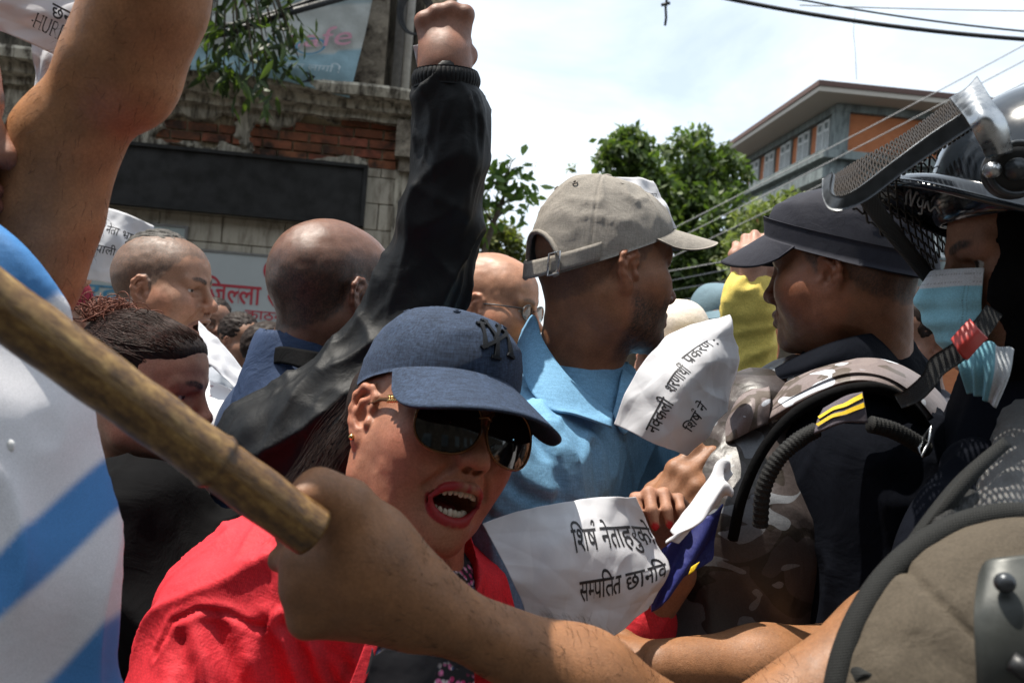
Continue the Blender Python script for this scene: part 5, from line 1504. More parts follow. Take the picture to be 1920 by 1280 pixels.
# ============ officer in the navy cap and the camouflage vest
def officer_cap():
    fwd, up = V(-.79, -.06, .61), V(-.10, 1, -.02); s = 1.06
    cen = P(1583, 497, 1.30); Fm = frame(fwd, up); fwd, up = Fm[1], Fm[2]
    nb = P(1612, 725, 1.34); root = person(nb, 'police officer in a navy peaked cap and camouflage padded vest facing left')
    sa = P(1640, 885, 1.12); sb = P(1455, 800, 1.50); pel = P(1590, 1480, 1.36)
    q = dict(skin=(.245, .102, .050), seed=5.0, fat=.008, stub=.8, brow=.6, neck=.066, lips=(.16, .06, .05), hairline=.004, nose=1.0, capline=(.05, -.032))
    H = make_head(cen, fwd, up, q, nb, .0019)
    body(root, [H, core_mesh(nb, pel, sa, sb)])
    C = dict(a=.085, b=.107, ht=.104, zf=.050, zb=-.032, fpow=.42, crown=.3)
    cp, pk = cap(root, cen, Fm, s, (M['officer_cap'], M['officer_cap'], 1), peak=.070, peak_w=1.02, peak_drop=.42, arch=.016, wr=.0016, seams=False, **C)
    def bandf(u, v):
        th = u*2*math.pi; lowz = C['zb'] + (C['zf'] - C['zb'])*(np.cos(th)*.5 + .5); k = 1.012 - .010*v
        return to_world(cen, Fm, s, np.stack([C['a']*np.sin(th)*k, C['b']*np.cos(th)*k - .008, lowz + .001 + v*.030], 1))
    patch_obj('cap_band', bandf, 90, 5, M['officer_cap'], cp, .002)
    # uniform shirt
    S = Sdf(); torso_ops(S, nb, sa, sb, pel, 1.06, .118)
    el = P(1655, 1420, 1.02); e2 = P(1330, 1330, 1.42)
    S.chain([sa, el], [.088, .076], .06); S.chain([sb, e2], [.072, .062], .06)
    S.rc(nb + up*.05, nb - up*.05, .080, .10, .05); S.rc(nb + up*.12, nb + up*.01 + fwd*.03, .072, .066, .01, 's')
    lo, hi = bounds(sa, sb, nb, pel, el, pad=.14); lo[2] = max(lo[2], .78)
    sh = garment('uniform_shirt', S, lo, hi, .0058, M['uniform'], root, [(V(-.3, -1, .1), 12, .3, .008), (V(.2, -1, 0), 26, .35, .003, 3.3)])
    patch_obj('shirt_collar', pxgrid([[(1452, 690, 1.21), (1500, 665, 1.19), (1570, 638, 1.19), (1640, 625, 1.24), (1695, 640, 1.32)],
                                      [(1455, 702, 1.19), (1505, 685, 1.165), (1575, 660, 1.165), (1650, 652, 1.22), (1710, 668, 1.31)],
                                      [(1458, 712, 1.185), (1512, 700, 1.16), (1585, 685, 1.16), (1660, 685, 1.21), (1722, 700, 1.30)]]), 44, 12, M['uniform'], sh, .004)
    legs(root, pel, Fm[0], fwd=fwd)
    # camouflage vest: body, high shoulder pad, front flap
    vs = Sdf()
    vs.chain([P(1420, 790, 1.22), P(1402, 1000, 1.17), P(1410, 1350, 1.17)], [.075, .105, .115], .05)
    vs.chain([P(1500, 800, 1.33), P(1520, 1100, 1.30), P(1530, 1400, 1.30)], [.10, .125, .13], .06)
    vs.chain([P(1720, 860, 1.30), P(1740, 1100, 1.28), P(1730, 1400, 1.28)], [.09, .11, .12], .06)
    lo, hi = bounds(P(1402, 790, 1.2), P(1740, 1400, 1.3), pad=.16); lo[2] = max(lo[2], .80)
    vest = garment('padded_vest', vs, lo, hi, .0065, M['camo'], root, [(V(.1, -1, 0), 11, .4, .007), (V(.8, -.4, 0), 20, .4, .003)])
    pad = patch_obj('shoulder_pad', pxgrid([[(1425, 748, 1.22), (1490, 698, 1.20), (1570, 676, 1.18), (1650, 672, 1.17), (1720, 700, 1.18), (1775, 750, 1.19), (1798, 800, 1.20), (1802, 860, 1.22)],
                                            [(1424, 770, 1.17), (1490, 722, 1.13), (1570, 692, 1.10), (1650, 690, 1.09), (1712, 716, 1.10), (1762, 766, 1.12), (1788, 815, 1.14), (1796, 870, 1.17)],
                                            [(1424, 792, 1.145), (1492, 752, 1.10), (1575, 715, 1.065), (1640, 712, 1.055), (1695, 738, 1.06), (1740, 785, 1.08), (1768, 830, 1.10), (1784, 880, 1.14)],
                                            [(1428, 800, 1.145), (1494, 762, 1.105), (1576, 724, 1.07), (1638, 722, 1.06), (1690, 748, 1.07), (1733, 795, 1.09), (1760, 838, 1.11), (1778, 886, 1.15)]]),
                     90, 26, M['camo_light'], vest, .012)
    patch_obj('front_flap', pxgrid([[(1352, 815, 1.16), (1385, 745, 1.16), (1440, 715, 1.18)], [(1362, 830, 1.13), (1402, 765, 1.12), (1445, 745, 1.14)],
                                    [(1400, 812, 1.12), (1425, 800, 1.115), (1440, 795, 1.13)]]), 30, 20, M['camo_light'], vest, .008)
    # armhole edge and sleeve roll
    edge = PL((1374, 1010, 1.045), (1392, 930, 1.03), (1430, 845, 1.02), (1490, 775, 1.02), (1570, 735, 1.03), (1650, 728, 1.03), (1710, 765, 1.05), (1762, 850, 1.10), (1790, 940, 1.15))
    t = np.linspace(0, 1, 60); ef = patch_fn(np.stack([edge, edge + 1e-4])); e = ef(t, t*0)
    mb = MB(); mb.tube(e, .0065, 8); mb.build('armhole_edge', M['black_cloth'], vest, True)
    def cord(name, pts, r, parent, ribs=1.0, mat=M['black_web']):
        ff = patch_fn(np.stack([pts, pts + 1e-4])); L = np.linalg.norm(np.diff(pts, axis=0), axis=1).sum(); n = int(L/.0014)
        t = np.linspace(0, 1, n); e = ff(t, t*0); rr = r*(1 + .07*ribs*np.sin(np.arange(n)*1.7))
        mb = MB(); mb.tube(e, rr, 10); return mb.build(name, mat, parent, True)
    cord('braided_cord', PL((1425, 985, .995), (1432, 915, .985), (1458, 862, .98), (1495, 826, .98), (1530, 806, .985)), .0085, vest)
    cord('braided_cord', PL((1632, 795, .975), (1670, 805, .98), (1705, 822, .99), (1735, 842, 1.0)), .0092, vest)
    mb = MB(); rp = PL((1732, 820, .99), (1745, 800, .985), (1742, 830, .985), (1728, 856, .98), (1722, 840, .985), (1732, 820, .99)); mb.tube(rp, .002, 6); mb.build('wire_clip', M['steel'], vest, True)
    # rank slide with two yellow chevrons
    rk = pxgrid([[(1543, 765, .985), (1585, 742, .975), (1617, 734, .975)], [(1532, 788, .968), (1580, 770, .958), (1623, 766, .960)], [(1526, 812, .962), (1580, 792, .952), (1628, 792, .956)]])
    rs = patch_obj('rank_slide', rk, 20, 14, M['patch'], sh, .003)
    fn = patch_fn(rk)
    for dv in (.25, .52):
        a = np.array([(.04, dv + .22), (.30, dv + .10), (.52, dv + .12), (.75, dv - .02), (.99, dv - .12)]); u = np.linspace(0, 1, 16)
        v2, f2 = stroke2d(np.stack([np.interp(u, np.linspace(0, 1, 5), a[:, 0]), np.interp(u, np.linspace(0, 1, 5), a[:, 1])], 1), .13)
        print_on('chevron', v2, f2, fn, M['yellow_thread'], rs, .0022)

# ============ officer with the helmet and the surgical mask
def officer_helmet():
    fwd, up = V(-.97, -.06, .14), V(-.02, 1, 0); s = 1.0
    cen = P(1960, 488, 1.0); Fm = frame(fwd, up); fwd, up = Fm[1], Fm[2]
    nb = P(1960, 730, 1.03); root = person(nb, 'riot police officer in a black helmet with raised wire face guard and blue surgical mask')
    sa = P(1835, 1150, .74); sb = P(1900, 900, 1.22); pel = P(2030, 1750, 1.0)
    skin = (.30, .15, .09)
    q = dict(skin=skin, brow=.95, neck=.056)
    H = make_head(cen, fwd, up, q, nb, .0019)
    # both bare arms reach left: the near one grips the cane
    S = Sdf(); el = P(1350, 1440, .76); W = P(835, 1150, .675)
    arm_ops(S, [P(1800, 1140, .80), P(1690, 1215, .79), el], [.052, .050, .044], .03)
    S.chain([el, P(1090, 1275, .72), P(800, 1140, .672)], [.044, .0395, .0240], .03, flat=(V(.3, .9, .2), 1.10))
    kn = P(545, 1060, .625)
    tips = hand_ops(S, P(785, 1134, .668), V(-.95, .27, -.14), V(.05, .30, -.95), V(.12, .95, .28), [(58, 92, 55), (68, 95, 55), (78, 95, 55), (84, 95, 50)], .97,
                    thumb=list(PL((755, 1100, .662), (700, 1008, .655), (648, 950, .64), (598, 922, .625), (566, 934, .612))))
    S.ell(P(665, 1060, .655), (.034, .030, .022), .04); S.rc(P(800, 1138, .668), P(690, 1075, .655), .0250, .026, .03)
    far_el = P(1650, 1235, 1.02); W2 = P(1235, 1250, .95)
    arm_ops(S, [sb, far_el, P(1430, 1252, .98), W2], [.045, .044, .040, .028], .03)
    hand_ops(S, W2, V(-.97, .16, .1), V(.1, .85, -.5), V(.1, .45, .87), [(25, 50, 30), (28, 52, 30), (30, 55, 30), (32, 55, 30)], .88)
    lo, hi = bounds(P(1800, 1140, .8), el, W, kn, P(600, 900, .6), sb, far_el, W2, P(1100, 1210, .95), pad=.07)
    kp = [P(x, y, .62) for x, y in ((530, 1010), (522, 1065), (530, 1115), (548, 1155))]
    A = skin_mesh(S, lo, hi, .0032, (.255, .118, .052), lambda v, n, c: nail_paint(tips[:4], (.42, .26, .20), .006, .7)(v, n, knuckle_paint(kp, .012, .30)(v, n, c)))
    body(root, [H, A, core_mesh(nb, pel, sa, sb)])
    # balaclava: open face
    S = head_sdf(dict(eyes=False, ears=False))
    b = Fm @ (nb - cen)
    S.rc((0, -.022, -.055), b, .064, .072, .03); S.rc(b, b + np.array([0, 0, -.05]), .072, .09, .03)
    base = S
    off = lambda p: base(p) - .005
    T = Sdf().fn(off)
    T.fn(lambda p: np.maximum(np.maximum(.060 - p[:, 1] + .10*np.abs(p[:, 2] + .02), -.135 - p[:, 2]), np.abs(p[:, 0]) - .06), .006, 's')
    lo = np.minimum([-.10, -.12, -.15], b - .10); hi = np.maximum([.10, .14, .14], b + .10); lo[2] = b[2] - .04
    v, f = surface(T, lo, hi, .0035); v = relax(v, f, 1); n = vnormals(v, f); v = v + n*folds(v, n, [((0, 0, 1), 22, .5, .0025)])[:, None]
    mesh('balaclava', to_world(cen, Fm, s, v), f, M['black_cloth'], root, True, np.ones((len(v), 3)))
    # surgical mask, pleated
    def maskf(u, v):
        a = (u - .5)*2*rad(60); z = -.016 - .092*v
        wd = .067 - .010*np.abs(v - .3); dp = .062 + .012*np.sin(np.clip(v*1.1, 0, 1)*math.pi)
        y = .048 + dp*np.cos(a)**.8*1.0 + .018*np.exp(-(a/.30)**2)*np.exp(-((v - .25)/.35)**2) - .012*np.maximum(v - .75, 0)*4
        x = wd*np.sin(a)*1.06
        zz = z - .012*(1 - np.cos(a))*(v - .5) + .012*np.cos(a)*(1 - v)
        return to_world(cen, Fm, s, np.stack([x, y, zz], 1))
    pl = lambda u, v, p: .0022*np.sin(v*26)*np.exp(-((v - .5)/.3)**2)*(1 - .4*np.abs(u*2 - 1)) + .0025*vnoise(p*30)
    def mcol(u, v, p):
        c = np.tile(np.array([.27, .56, .67]), (len(p), 1)); w = (v < .17) | (v > .97)
        c[w] = (.62, .66, .70)
        st = ((np.abs(v - .055) < .006) | (np.abs(v - .135) < .006) | ((np.abs(u - .10) < .006) | (np.abs(u - .13) < .006)) & (v > .17)) & (np.sin((u*np.where(np.abs(u - .115) < .03, 0, 1) + v)*260) > 0)
        c[st] *= .55
        return c
    msk = patch_obj('face_mask', maskf, 150, 90, M['mask_blue'], root, .0018, pl, mcol)
    mb = MB(); mb.tube(to_world(cen, Fm, s, np.array([(-.062, .068, .008), (-.075, .02, .005), (-.077, -.005, .0)])), .0013, 5)
    mb.tube(to_world(cen, Fm, s, np.array([(-.056, .066, -.100), (-.074, .02, -.07), (-.077, -.005, -.03)])), .0013, 5); mb.build('ear_loop', M['white_shirt'], msk, True)
    # second mask hanging under the chin
    mk2 = pxgrid([[(1790, 655, .93), (1840, 640, .91), (1902, 655, .90)], [(1797, 690, .92), (1842, 690, .895), (1893, 705, .89)], [(1815, 735, .93), (1838, 745, .905), (1868, 765, .895)]])
    patch_obj('hanging_mask', mk2, 40, 30, M['mask_blue'], root, .002, lambda u, v, p: .003*np.sin(u*22), lambda u, v, p: np.where((u > .72)[:, None], np.array([[.50, .53, .56]]), np.array([[.16, .36, .44]])))
    # helmet
    S = Sdf().ell((0, -.012, .078), (.110, .124, .116))   .fn(lambda p: -(p[:, 2] - .046 + .45*np.maximum(-p[:, 1] + .02, 0)), .01, 'i')
    S.ell((0, -.012, .068), (.100, .114, .100), .004, 's')
    v, f = surface(S, (-.13, -.17, -.06), (.13, .15, .19), .0035); v = relax(v, f, 1)
    hel = mesh('helmet', to_world(cen, Fm, s, v), f, M['helmet'], root, True, np.ones((len(v), 3)))
    def peakf(u, v):
        a = (u*2 - 1)*rad(80); L = .066*np.cos(a*.95)**.7
        x = .110*np.sin(a)*(1 + .10*v); y = -.012 + .121*np.cos(a) + L*v
        z = .058 + .022*np.cos(a) + .016*v*np.cos(a) - .030*np.abs(np.sin(a))**3*(1) + .010*np.sin(v*math.pi)
        return to_world(cen, Fm, s, np.stack([x, y, z], 1))
    pk = patch_obj('helmet_peak', peakf, 80, 24, M['helmet'], hel, .005)
    t = np.linspace(0, 1, 60); mb = MB(); mb.tube(peakf(t, t*0 + 1.0), .0042, 8); mb.build('peak_rim', M['helmet'], pk, True)
    # scratched writing under the peak
    g = [[(0, .2), (.02, .75), (.12, .95), (.16, .2)], [(.16, .2), (.30, .95), (.34, .85)], [(.40, .75), (.34, .45), (.42, .28), (.52, .45), (.50, .78), (.50, .0), (.40, -.15)], [(.56, .30), (.62, .75), (.70, .35), (.74, .25), (.86, .6), (1.0, .35)]]
    mb = MB(); gf = patch_fn(pxgrid([[(1700, 350, 1.00), (1765, 374, .955)], [(1698, 392, 1.00), (1760, 412, .955)]]))
    for st in g:
        st = np.array(st); u = np.linspace(0, 1, 14); q_ = np.linspace(0, 1, len(st))
        mb.tube(gf(np.interp(u, q_, st[:, 0]), 1 - np.interp(u, q_, st[:, 1])), .0011, 4)
    mb.build('scratched_writing', mat_scratch, pk, True)
    # face guard hinge, bolts, side bracket
    hc = P(1905, 318, .845); ax = nrm(CAM - hc)*.6 + V(0, 0, -1)*.4; ax = nrm(ax)
    def disc(c, r, dpt, mat, name, dome=.4):
        a = nrm(np.cross(ax, UV)); b = np.cross(ax, a); tt = np.linspace(0, 2*math.pi, 33)[:-1]; rings = []
        for k, (rr, zz) in enumerate([(1, -dpt), (1, 0), (.92, dpt*.25), (.6, dpt*.25 + r*dome*.6), (.3, dpt*.25 + r*dome*.9), (.02, dpt*.25 + r*dome)]):
            rings.append(c + rr*r*(np.cos(tt)[:, None]*a + np.sin(tt)[:, None]*b) + ax*zz)
        v = np.concatenate(rings); n = 32
        f = [(i*n + j, i*n + (j+1) % n, (i+1)*n + (j+1) % n, (i+1)*n + j) for i in range(5) for j in range(n)]
        return mesh(name, v, f, mat, hel, True, np.ones((len(v), 3)))
    disc(hc - ax*.006, .027, .012, M['black_plastic'], 'hinge_disc', .05)
    tt = np.linspace(0, 2*math.pi, 40); a = nrm(np.cross(ax, UV)); b = np.cross(ax, a)
    mb = MB(); mb.tube(hc + .0235*(np.cos(tt)[:, None]*a + np.sin(tt)[:, None]*b) + ax*.008, .0032, 8, cap=False); mb.build('hinge_ring', M['gunmetal'], hel, True)
    disc(hc + ax*.006, .0105, .004, M['gunmetal'], 'hinge_bolt', .6)
    disc(P(1872, 252, .845), .0105, .004, M['gunmetal'], 'rivet', .75); disc(P(1880, 272, .842), .009, .004, M['gunmetal'], 'rivet', .75); disc(P(1861, 319, .842), .0080, .004, M['steel'], 'rivet', .75)
    br = patch_obj('side_bracket', pxgrid([[(1779, 184, .84), (1810, 165, .83), (1832, 142, .84)], [(1812, 226, .80), (1840, 208, .79), (1862, 190, .80)], [(1832, 262, .80), (1862, 240, .79), (1888, 228, .80)], [(1850, 300, .83), (1876, 292, .82), (1900, 285, .83)]]),
                   30, 40, M['steel'], hel, .004)
    # wire guard: a half cylinder of expanded metal, raised; far half above the bar, near half below it
    up_c = pxgrid([[(1566, 330, .98), (1612, 300, 1.0), (1680, 262, 1.01), (1735, 225, 1.0), (1795, 180, .96)],
                   [(1555, 352, .90), (1612, 335, .90), (1690, 290, .90), (1755, 250, .89), (1815, 212, .86)],
                   [(1562, 384, .84), (1625, 372, .83), (1700, 322, .83), (1772, 275, .825), (1836, 232, .815)]])
    lo_c = pxgrid([[(1600, 392, .85), (1660, 352, .92), (1720, 312, 1.02), (1780, 270, 1.10), (1842, 236, 1.12)],
                   [(1650, 438, .96), (1692, 396, 1.05), (1742, 352, 1.12), (1792, 315, 1.14), (1845, 280, 1.14)],
                   [(1698, 487, 1.04), (1724, 448, 1.10), (1757, 405, 1.14), (1802, 365, 1.15), (1850, 325, 1.15)],
                   [(1742, 540, 1.08), (1754, 500, 1.11), (1775, 462, 1.14), (1805, 420, 1.15), (1850, 372, 1.15)]])
    for nm, cg, nu, nv in (('wire_mesh', up_c, 30, 11), ('wire_mesh', lo_c, 15, 11)):
        ff = patch_fn(cg); mb = MB()
        for i in range(-nv, nu + nv):
            for sgn in (1, -1):
                v = np.linspace(0, 1, nv*4 + 1); u = (i + sgn*v*nv*.5*1.0)/nu + (0 if sgn > 0 else .0)
                m = (u >= 0) & (u <= 1)
                if m.sum() < 3: continue
                zz = ff(u[m], v[m]) + .0016*np.sin(v[m]*nv*math.pi*2)[:, None]*UV; mb.tube(zz, .00125, 4, cap=False)
        g_ = mb.build(nm, M['wire'], hel, True); g_['kind'] = 'stuff'
    bar = pxgrid([[(1545, 330, .86), (1541, 362, .83), (1560, 384, .81), (1610, 368, .805), (1680, 318, .80), (1750, 268, .795), (1812, 226, .79)],
                  [(1560, 322, .855), (1556, 356, .825), (1572, 372, .805), (1612, 352, .80), (1672, 308, .795), (1742, 256, .79), (1803, 215, .785)]])
    bar2 = pxgrid([[(1560, 322, .855), (1556, 356, .822), (1575, 368, .802), (1612, 350, .796), (1672, 305, .79), (1742, 254, .785), (1803, 213, .78)],
                   [(1541, 335, .86), (1543, 372, .825), (1563, 395, .803), (1618, 380, .797), (1690, 328, .79), (1760, 280, .786), (1822, 240, .78)]])
    patch_obj('guard_bar', bar2, 70, 6, M['gunmetal'], hel, .005)
    band('guard_strap', PL((1612, 380, .83), (1650, 430, .93), (1700, 490, 1.02), (1742, 540, 1.07)), V(.75, .62, 0), .017, M['black_web'], hel, .003)
    # chin strap with the red clip
    patch_obj('chin_strap', pxgrid([[(1676, 740, .90), (1700, 728, .88), (1730, 700, .87), (1745, 670, .87), (1790, 640, .87), (1822, 606, .88), (1850, 570, .89)],
                                    [(1690, 765, .89), (1722, 752, .87), (1752, 722, .86), (1772, 698, .86), (1815, 668, .86), (1852, 630, .87), (1880, 590, .88)]]), 60, 6, M['black_web'], hel, .004)
    patch_obj('strap_clip', pxgrid([[(1782, 636, .855), (1798, 618, .852), (1818, 597, .855)], [(1796, 656, .845), (1815, 638, .842), (1836, 617, .845)], [(1814, 676, .852), (1832, 655, .850), (1853, 634, .855)]]), 20, 20, M['red_clip'], hel, .006)
    # dark uniform, shoulder pad with its plate, straps
    S = Sdf(); torso_ops(S, nb - up*.02, P(1880, 1180, .88), sb, pel, 1.0, .095)
    S.chain([P(1860, 1160, .86), P(1775, 1220, .82)], [.078, .066], .05); S.chain([sb, sb*.5 + far_el*.5], [.07, .065], .05)
    S.rc(nb + up*.03, nb - up*.06, .082, .10, .05)
    lo, hi = bounds(nb, sb, P(1850, 1180, .84), pel, P(1700, 1220, .8), pad=.13); lo[2] = max(lo[2], .75)
    sh = garment('uniform_shirt', S, lo, hi, .008, M['uniform'], root, [(V(-.3, -1, .1), 12, .3, .008)])
    vs = Sdf().chain([P(1825, 880, .95), P(1790, 1030, .89), P(1725, 1180, .87)], [.032, .042, .048], .05); 
    lo, hi = bounds(P(1790, 880, .93), P(1660, 1180, .84), pad=.10)
    vest = garment('tactical_vest', vs, lo, hi, .006, M['uniform'], root, [(V(-.5, -1, 0), 16, .3, .005)])
    def padf(u, v):
        a = rad(-100) + u*rad(200)                       # around the shoulder cap
        r = .010 + .1235*np.sin(np.clip(v, 0, 1)*math.pi*.5)
        c = P(1920, 1350, .63); e1, e2_, e3 = V(1, .1, .1), V(.05, .93, .36), V(-.05, .36, -.93)
        x = r*np.sin(a)*1.02; z = r*np.cos(a)*1.05; y = .060*np.cos(np.clip(v, 0, 1)*math.pi*.5)
        return c + x[:, None]*e1 + z[:, None]*e2_ + y[:, None]*e3
    def groove(u, v, p):
        d = -.004*np.exp(-((u - .30 - .05*(v - .5))/.008)**2) - .003*np.exp(-((u - .12)/.008)**2)
        return d + .0012*vnoise(p*60)
    pad = patch_obj('shoulder_pad', padf, 120, 50, M['pad'], root, .008, groove)
    t = np.linspace(0, 1, 90); rim = padf(t, t*0 + 1.0)
    mb = MB(); mb.tube(rim, .0105, 10); mb.build('pad_binding', M['pad_edge'], pad, True)
    tri = patch_obj('pad_tab', pxgrid([[(1560, 1290, .64), (1590, 1242, .63), (1640, 1220, .625)], [(1590, 1300, .62), (1625, 1262, .61), (1690, 1290, .61)]]), 12, 8, M['pad_edge'], pad, .004)
    pl = patch_obj('pad_plate', pxgrid([[(1834, 1075, .565), (1850, 1050, .562), (1890, 1043, .556), (1960, 1036, .552)], [(1826, 1150, .545), (1850, 1150, .54), (1890, 1150, .535), (1960, 1150, .53)],
                                        [(1830, 1260, .54), (1850, 1270, .535), (1890, 1270, .53), (1960, 1270, .525)], [(1835, 1400, .55), (1855, 1400, .545), (1890, 1400, .54), (1960, 1400, .535)]]), 40, 50, M['gunplate'], pad, .005)
    ax = nrm(CAM - P(1884, 1092, .54)); v, f = surface(Sdf().ell((0, 0, 0), .0062), [-.009]*3, [.009]*3, .0012)
    mesh('plate_rivet', P(1884, 1092, .538) + v, f, M['gunmetal'], pl, True, np.ones((len(v), 3)))
    mb = MB(); mb.tube(PL((1895, 1238, .525), (1915, 1250, .522), (1940, 1275, .52)), .006, 8); mb.build('plate_hook', M['black_plastic'], pl, True)
    def rope(name, pts, r, mat):
        ff = patch_fn(np.stack([pts, pts + 1e-4])); L = np.linalg.norm(np.diff(pts, axis=0), axis=1).sum(); n = int(L/.002)
        t = np.linspace(0, 1, n); mb = MB(); mb.tube(ff(t, t*0), r*(1 + .10*np.sin(np.arange(n)*.9)), 10); return mb.build(name, mat, vest, True)
    rope('vest_cord', PL((1735, 1050, .70), (1748, 1010, .70), (1770, 975, .71), (1800, 955, .73), (1822, 930, .76)), .0062, M['black_web'])
    band('vest_strap', PL((1614, 1150, .715), (1645, 1100, .71), (1690, 1025, .71), (1740, 955, .72), (1790, 895, .74), (1840, 850, .77)), V(.72, .66, -.2), .022, M['pad_edge'], vest, .010)
    band('vest_strap', PL((1615, 1165, .70), (1630, 1130, .70), (1655, 1095, .70), (1672, 1072, .70)), V(.72, .66, -.2), .019, M['black_web'], vest, .006)
    mb = MB(); mb.tube(PL((1648, 1092, .69), (1668, 1068, .69), (1676, 1082, .688), (1660, 1108, .688), (1648, 1092, .69)), .0018, 6); mb.build('strap_ring', M['steel'], vest, True)
    patch_obj('vest_flap', pxgrid([[(1600, 1185, .72), (1625, 1120, .71), (1680, 1090, .70)], [(1605, 1215, .71), (1650, 1165, .69), (1700, 1120, .685)]]), 14, 8, M['pad_edge'], vest, .005)
    legs(root, pel, Fm[0], fwd=fwd)
t_ = NT('scratched_white'); t_.color((.35, .34, .33)); t_.p(Roughness=.7); mat_scratch = t_.m
M['gunplate'] = mat_plain('gunplate', (.045, .048, .044), .5, metal=.2, bump=.2, nscale=30, var=.2)
# ============ man with shaved temples and a white shirt
def man_white():
    fwd, up = V(.98, -.06, -.16), V(.08, 1, 0); s = 1.0
    cen = P(307, 541, 1.94); Fm = frame(fwd, up); fwd, up = Fm[1], Fm[2]
    nb = P(268, 680, 1.97); root = person(nb, 'man with shaved temples, a gold earring and a white collared shirt in profile')
    sa = P(330, 790, 1.78); sb = P(300, 740, 2.17); pel = P(250, 1250, 2.0)
    q = dict(skin=(.35, .185, .115), stub=.85, stub_col=(.075, .056, .045), brow=.9, neck=.062, fat=.006, open=.14, lips=(.22, .09, .075), nose=1.08)
    H = make_head(cen, fwd, up, q, nb, .0019); body(root, [H, core_mesh(nb, pel, sa, sb)])
    S = Sdf().ell((0, -.018, .045), (.058, .088, .081)).fn(lambda p: .078 - p[:, 2] - .12*p[:, 1], .006, 'i')
    v, f = surface(S, (-.08, -.12, .05), (.08, .09, .14), .003); n = vnormals(v, f); v = v + n*(.003*vnoise(v*np.array([260, 40, 260])))[:, None]
    mesh('hair', to_world(cen, Fm, s, v), f, mat_hair('grey_hair', (.02, .018, .016), (.12, .11, .10)), root, True, np.ones((len(v), 3)))
    t = np.linspace(0, 2*math.pi, 14); e = np.array(ear_pt(-.002, -.034, .004)); side = 1
    mb = MB(); mb.tube(to_world(cen, Fm, s, e + np.stack([t*0, .0055*np.cos(t), .0065*np.sin(t)], 1)), .0015, 5, cap=False); mb.build('earring', M['gold'], root, True)
    S = Sdf(); torso_ops(S, nb, sa, sb, pel, 1.0, .115); el = P(520, 830, 1.75); S.chain([sa, el, P(560, 950, 1.8)], [.085, .070, .05], .05); S.chain([sb, P(420, 780, 2.25)], [.08, .07], .05)
    S.rc(nb + up*.02, nb - up*.05, .078, .09, .05)
    lo, hi = bounds(sa, sb, nb, el, pad=.14); lo[2] = max(lo[2], 1.1)
    sh = garment('shirt', S, lo, hi, .009, M['white_print'], root, [(V(.8, -.6, 0), 14, .3, .010)])
    patch_obj('shirt_collar', pxgrid([[(198, 625, 2.0), (205, 580, 1.93), (245, 590, 1.87), (285, 618, 1.86), (310, 640, 1.86)], [(186, 640, 1.99), (196, 606, 1.90), (245, 615, 1.84), (288, 640, 1.83), (318, 660, 1.83)]]), 40, 8, M['white_shirt'], sh, .004)
    legs(root, pel, Fm[0], fwd=fwd)

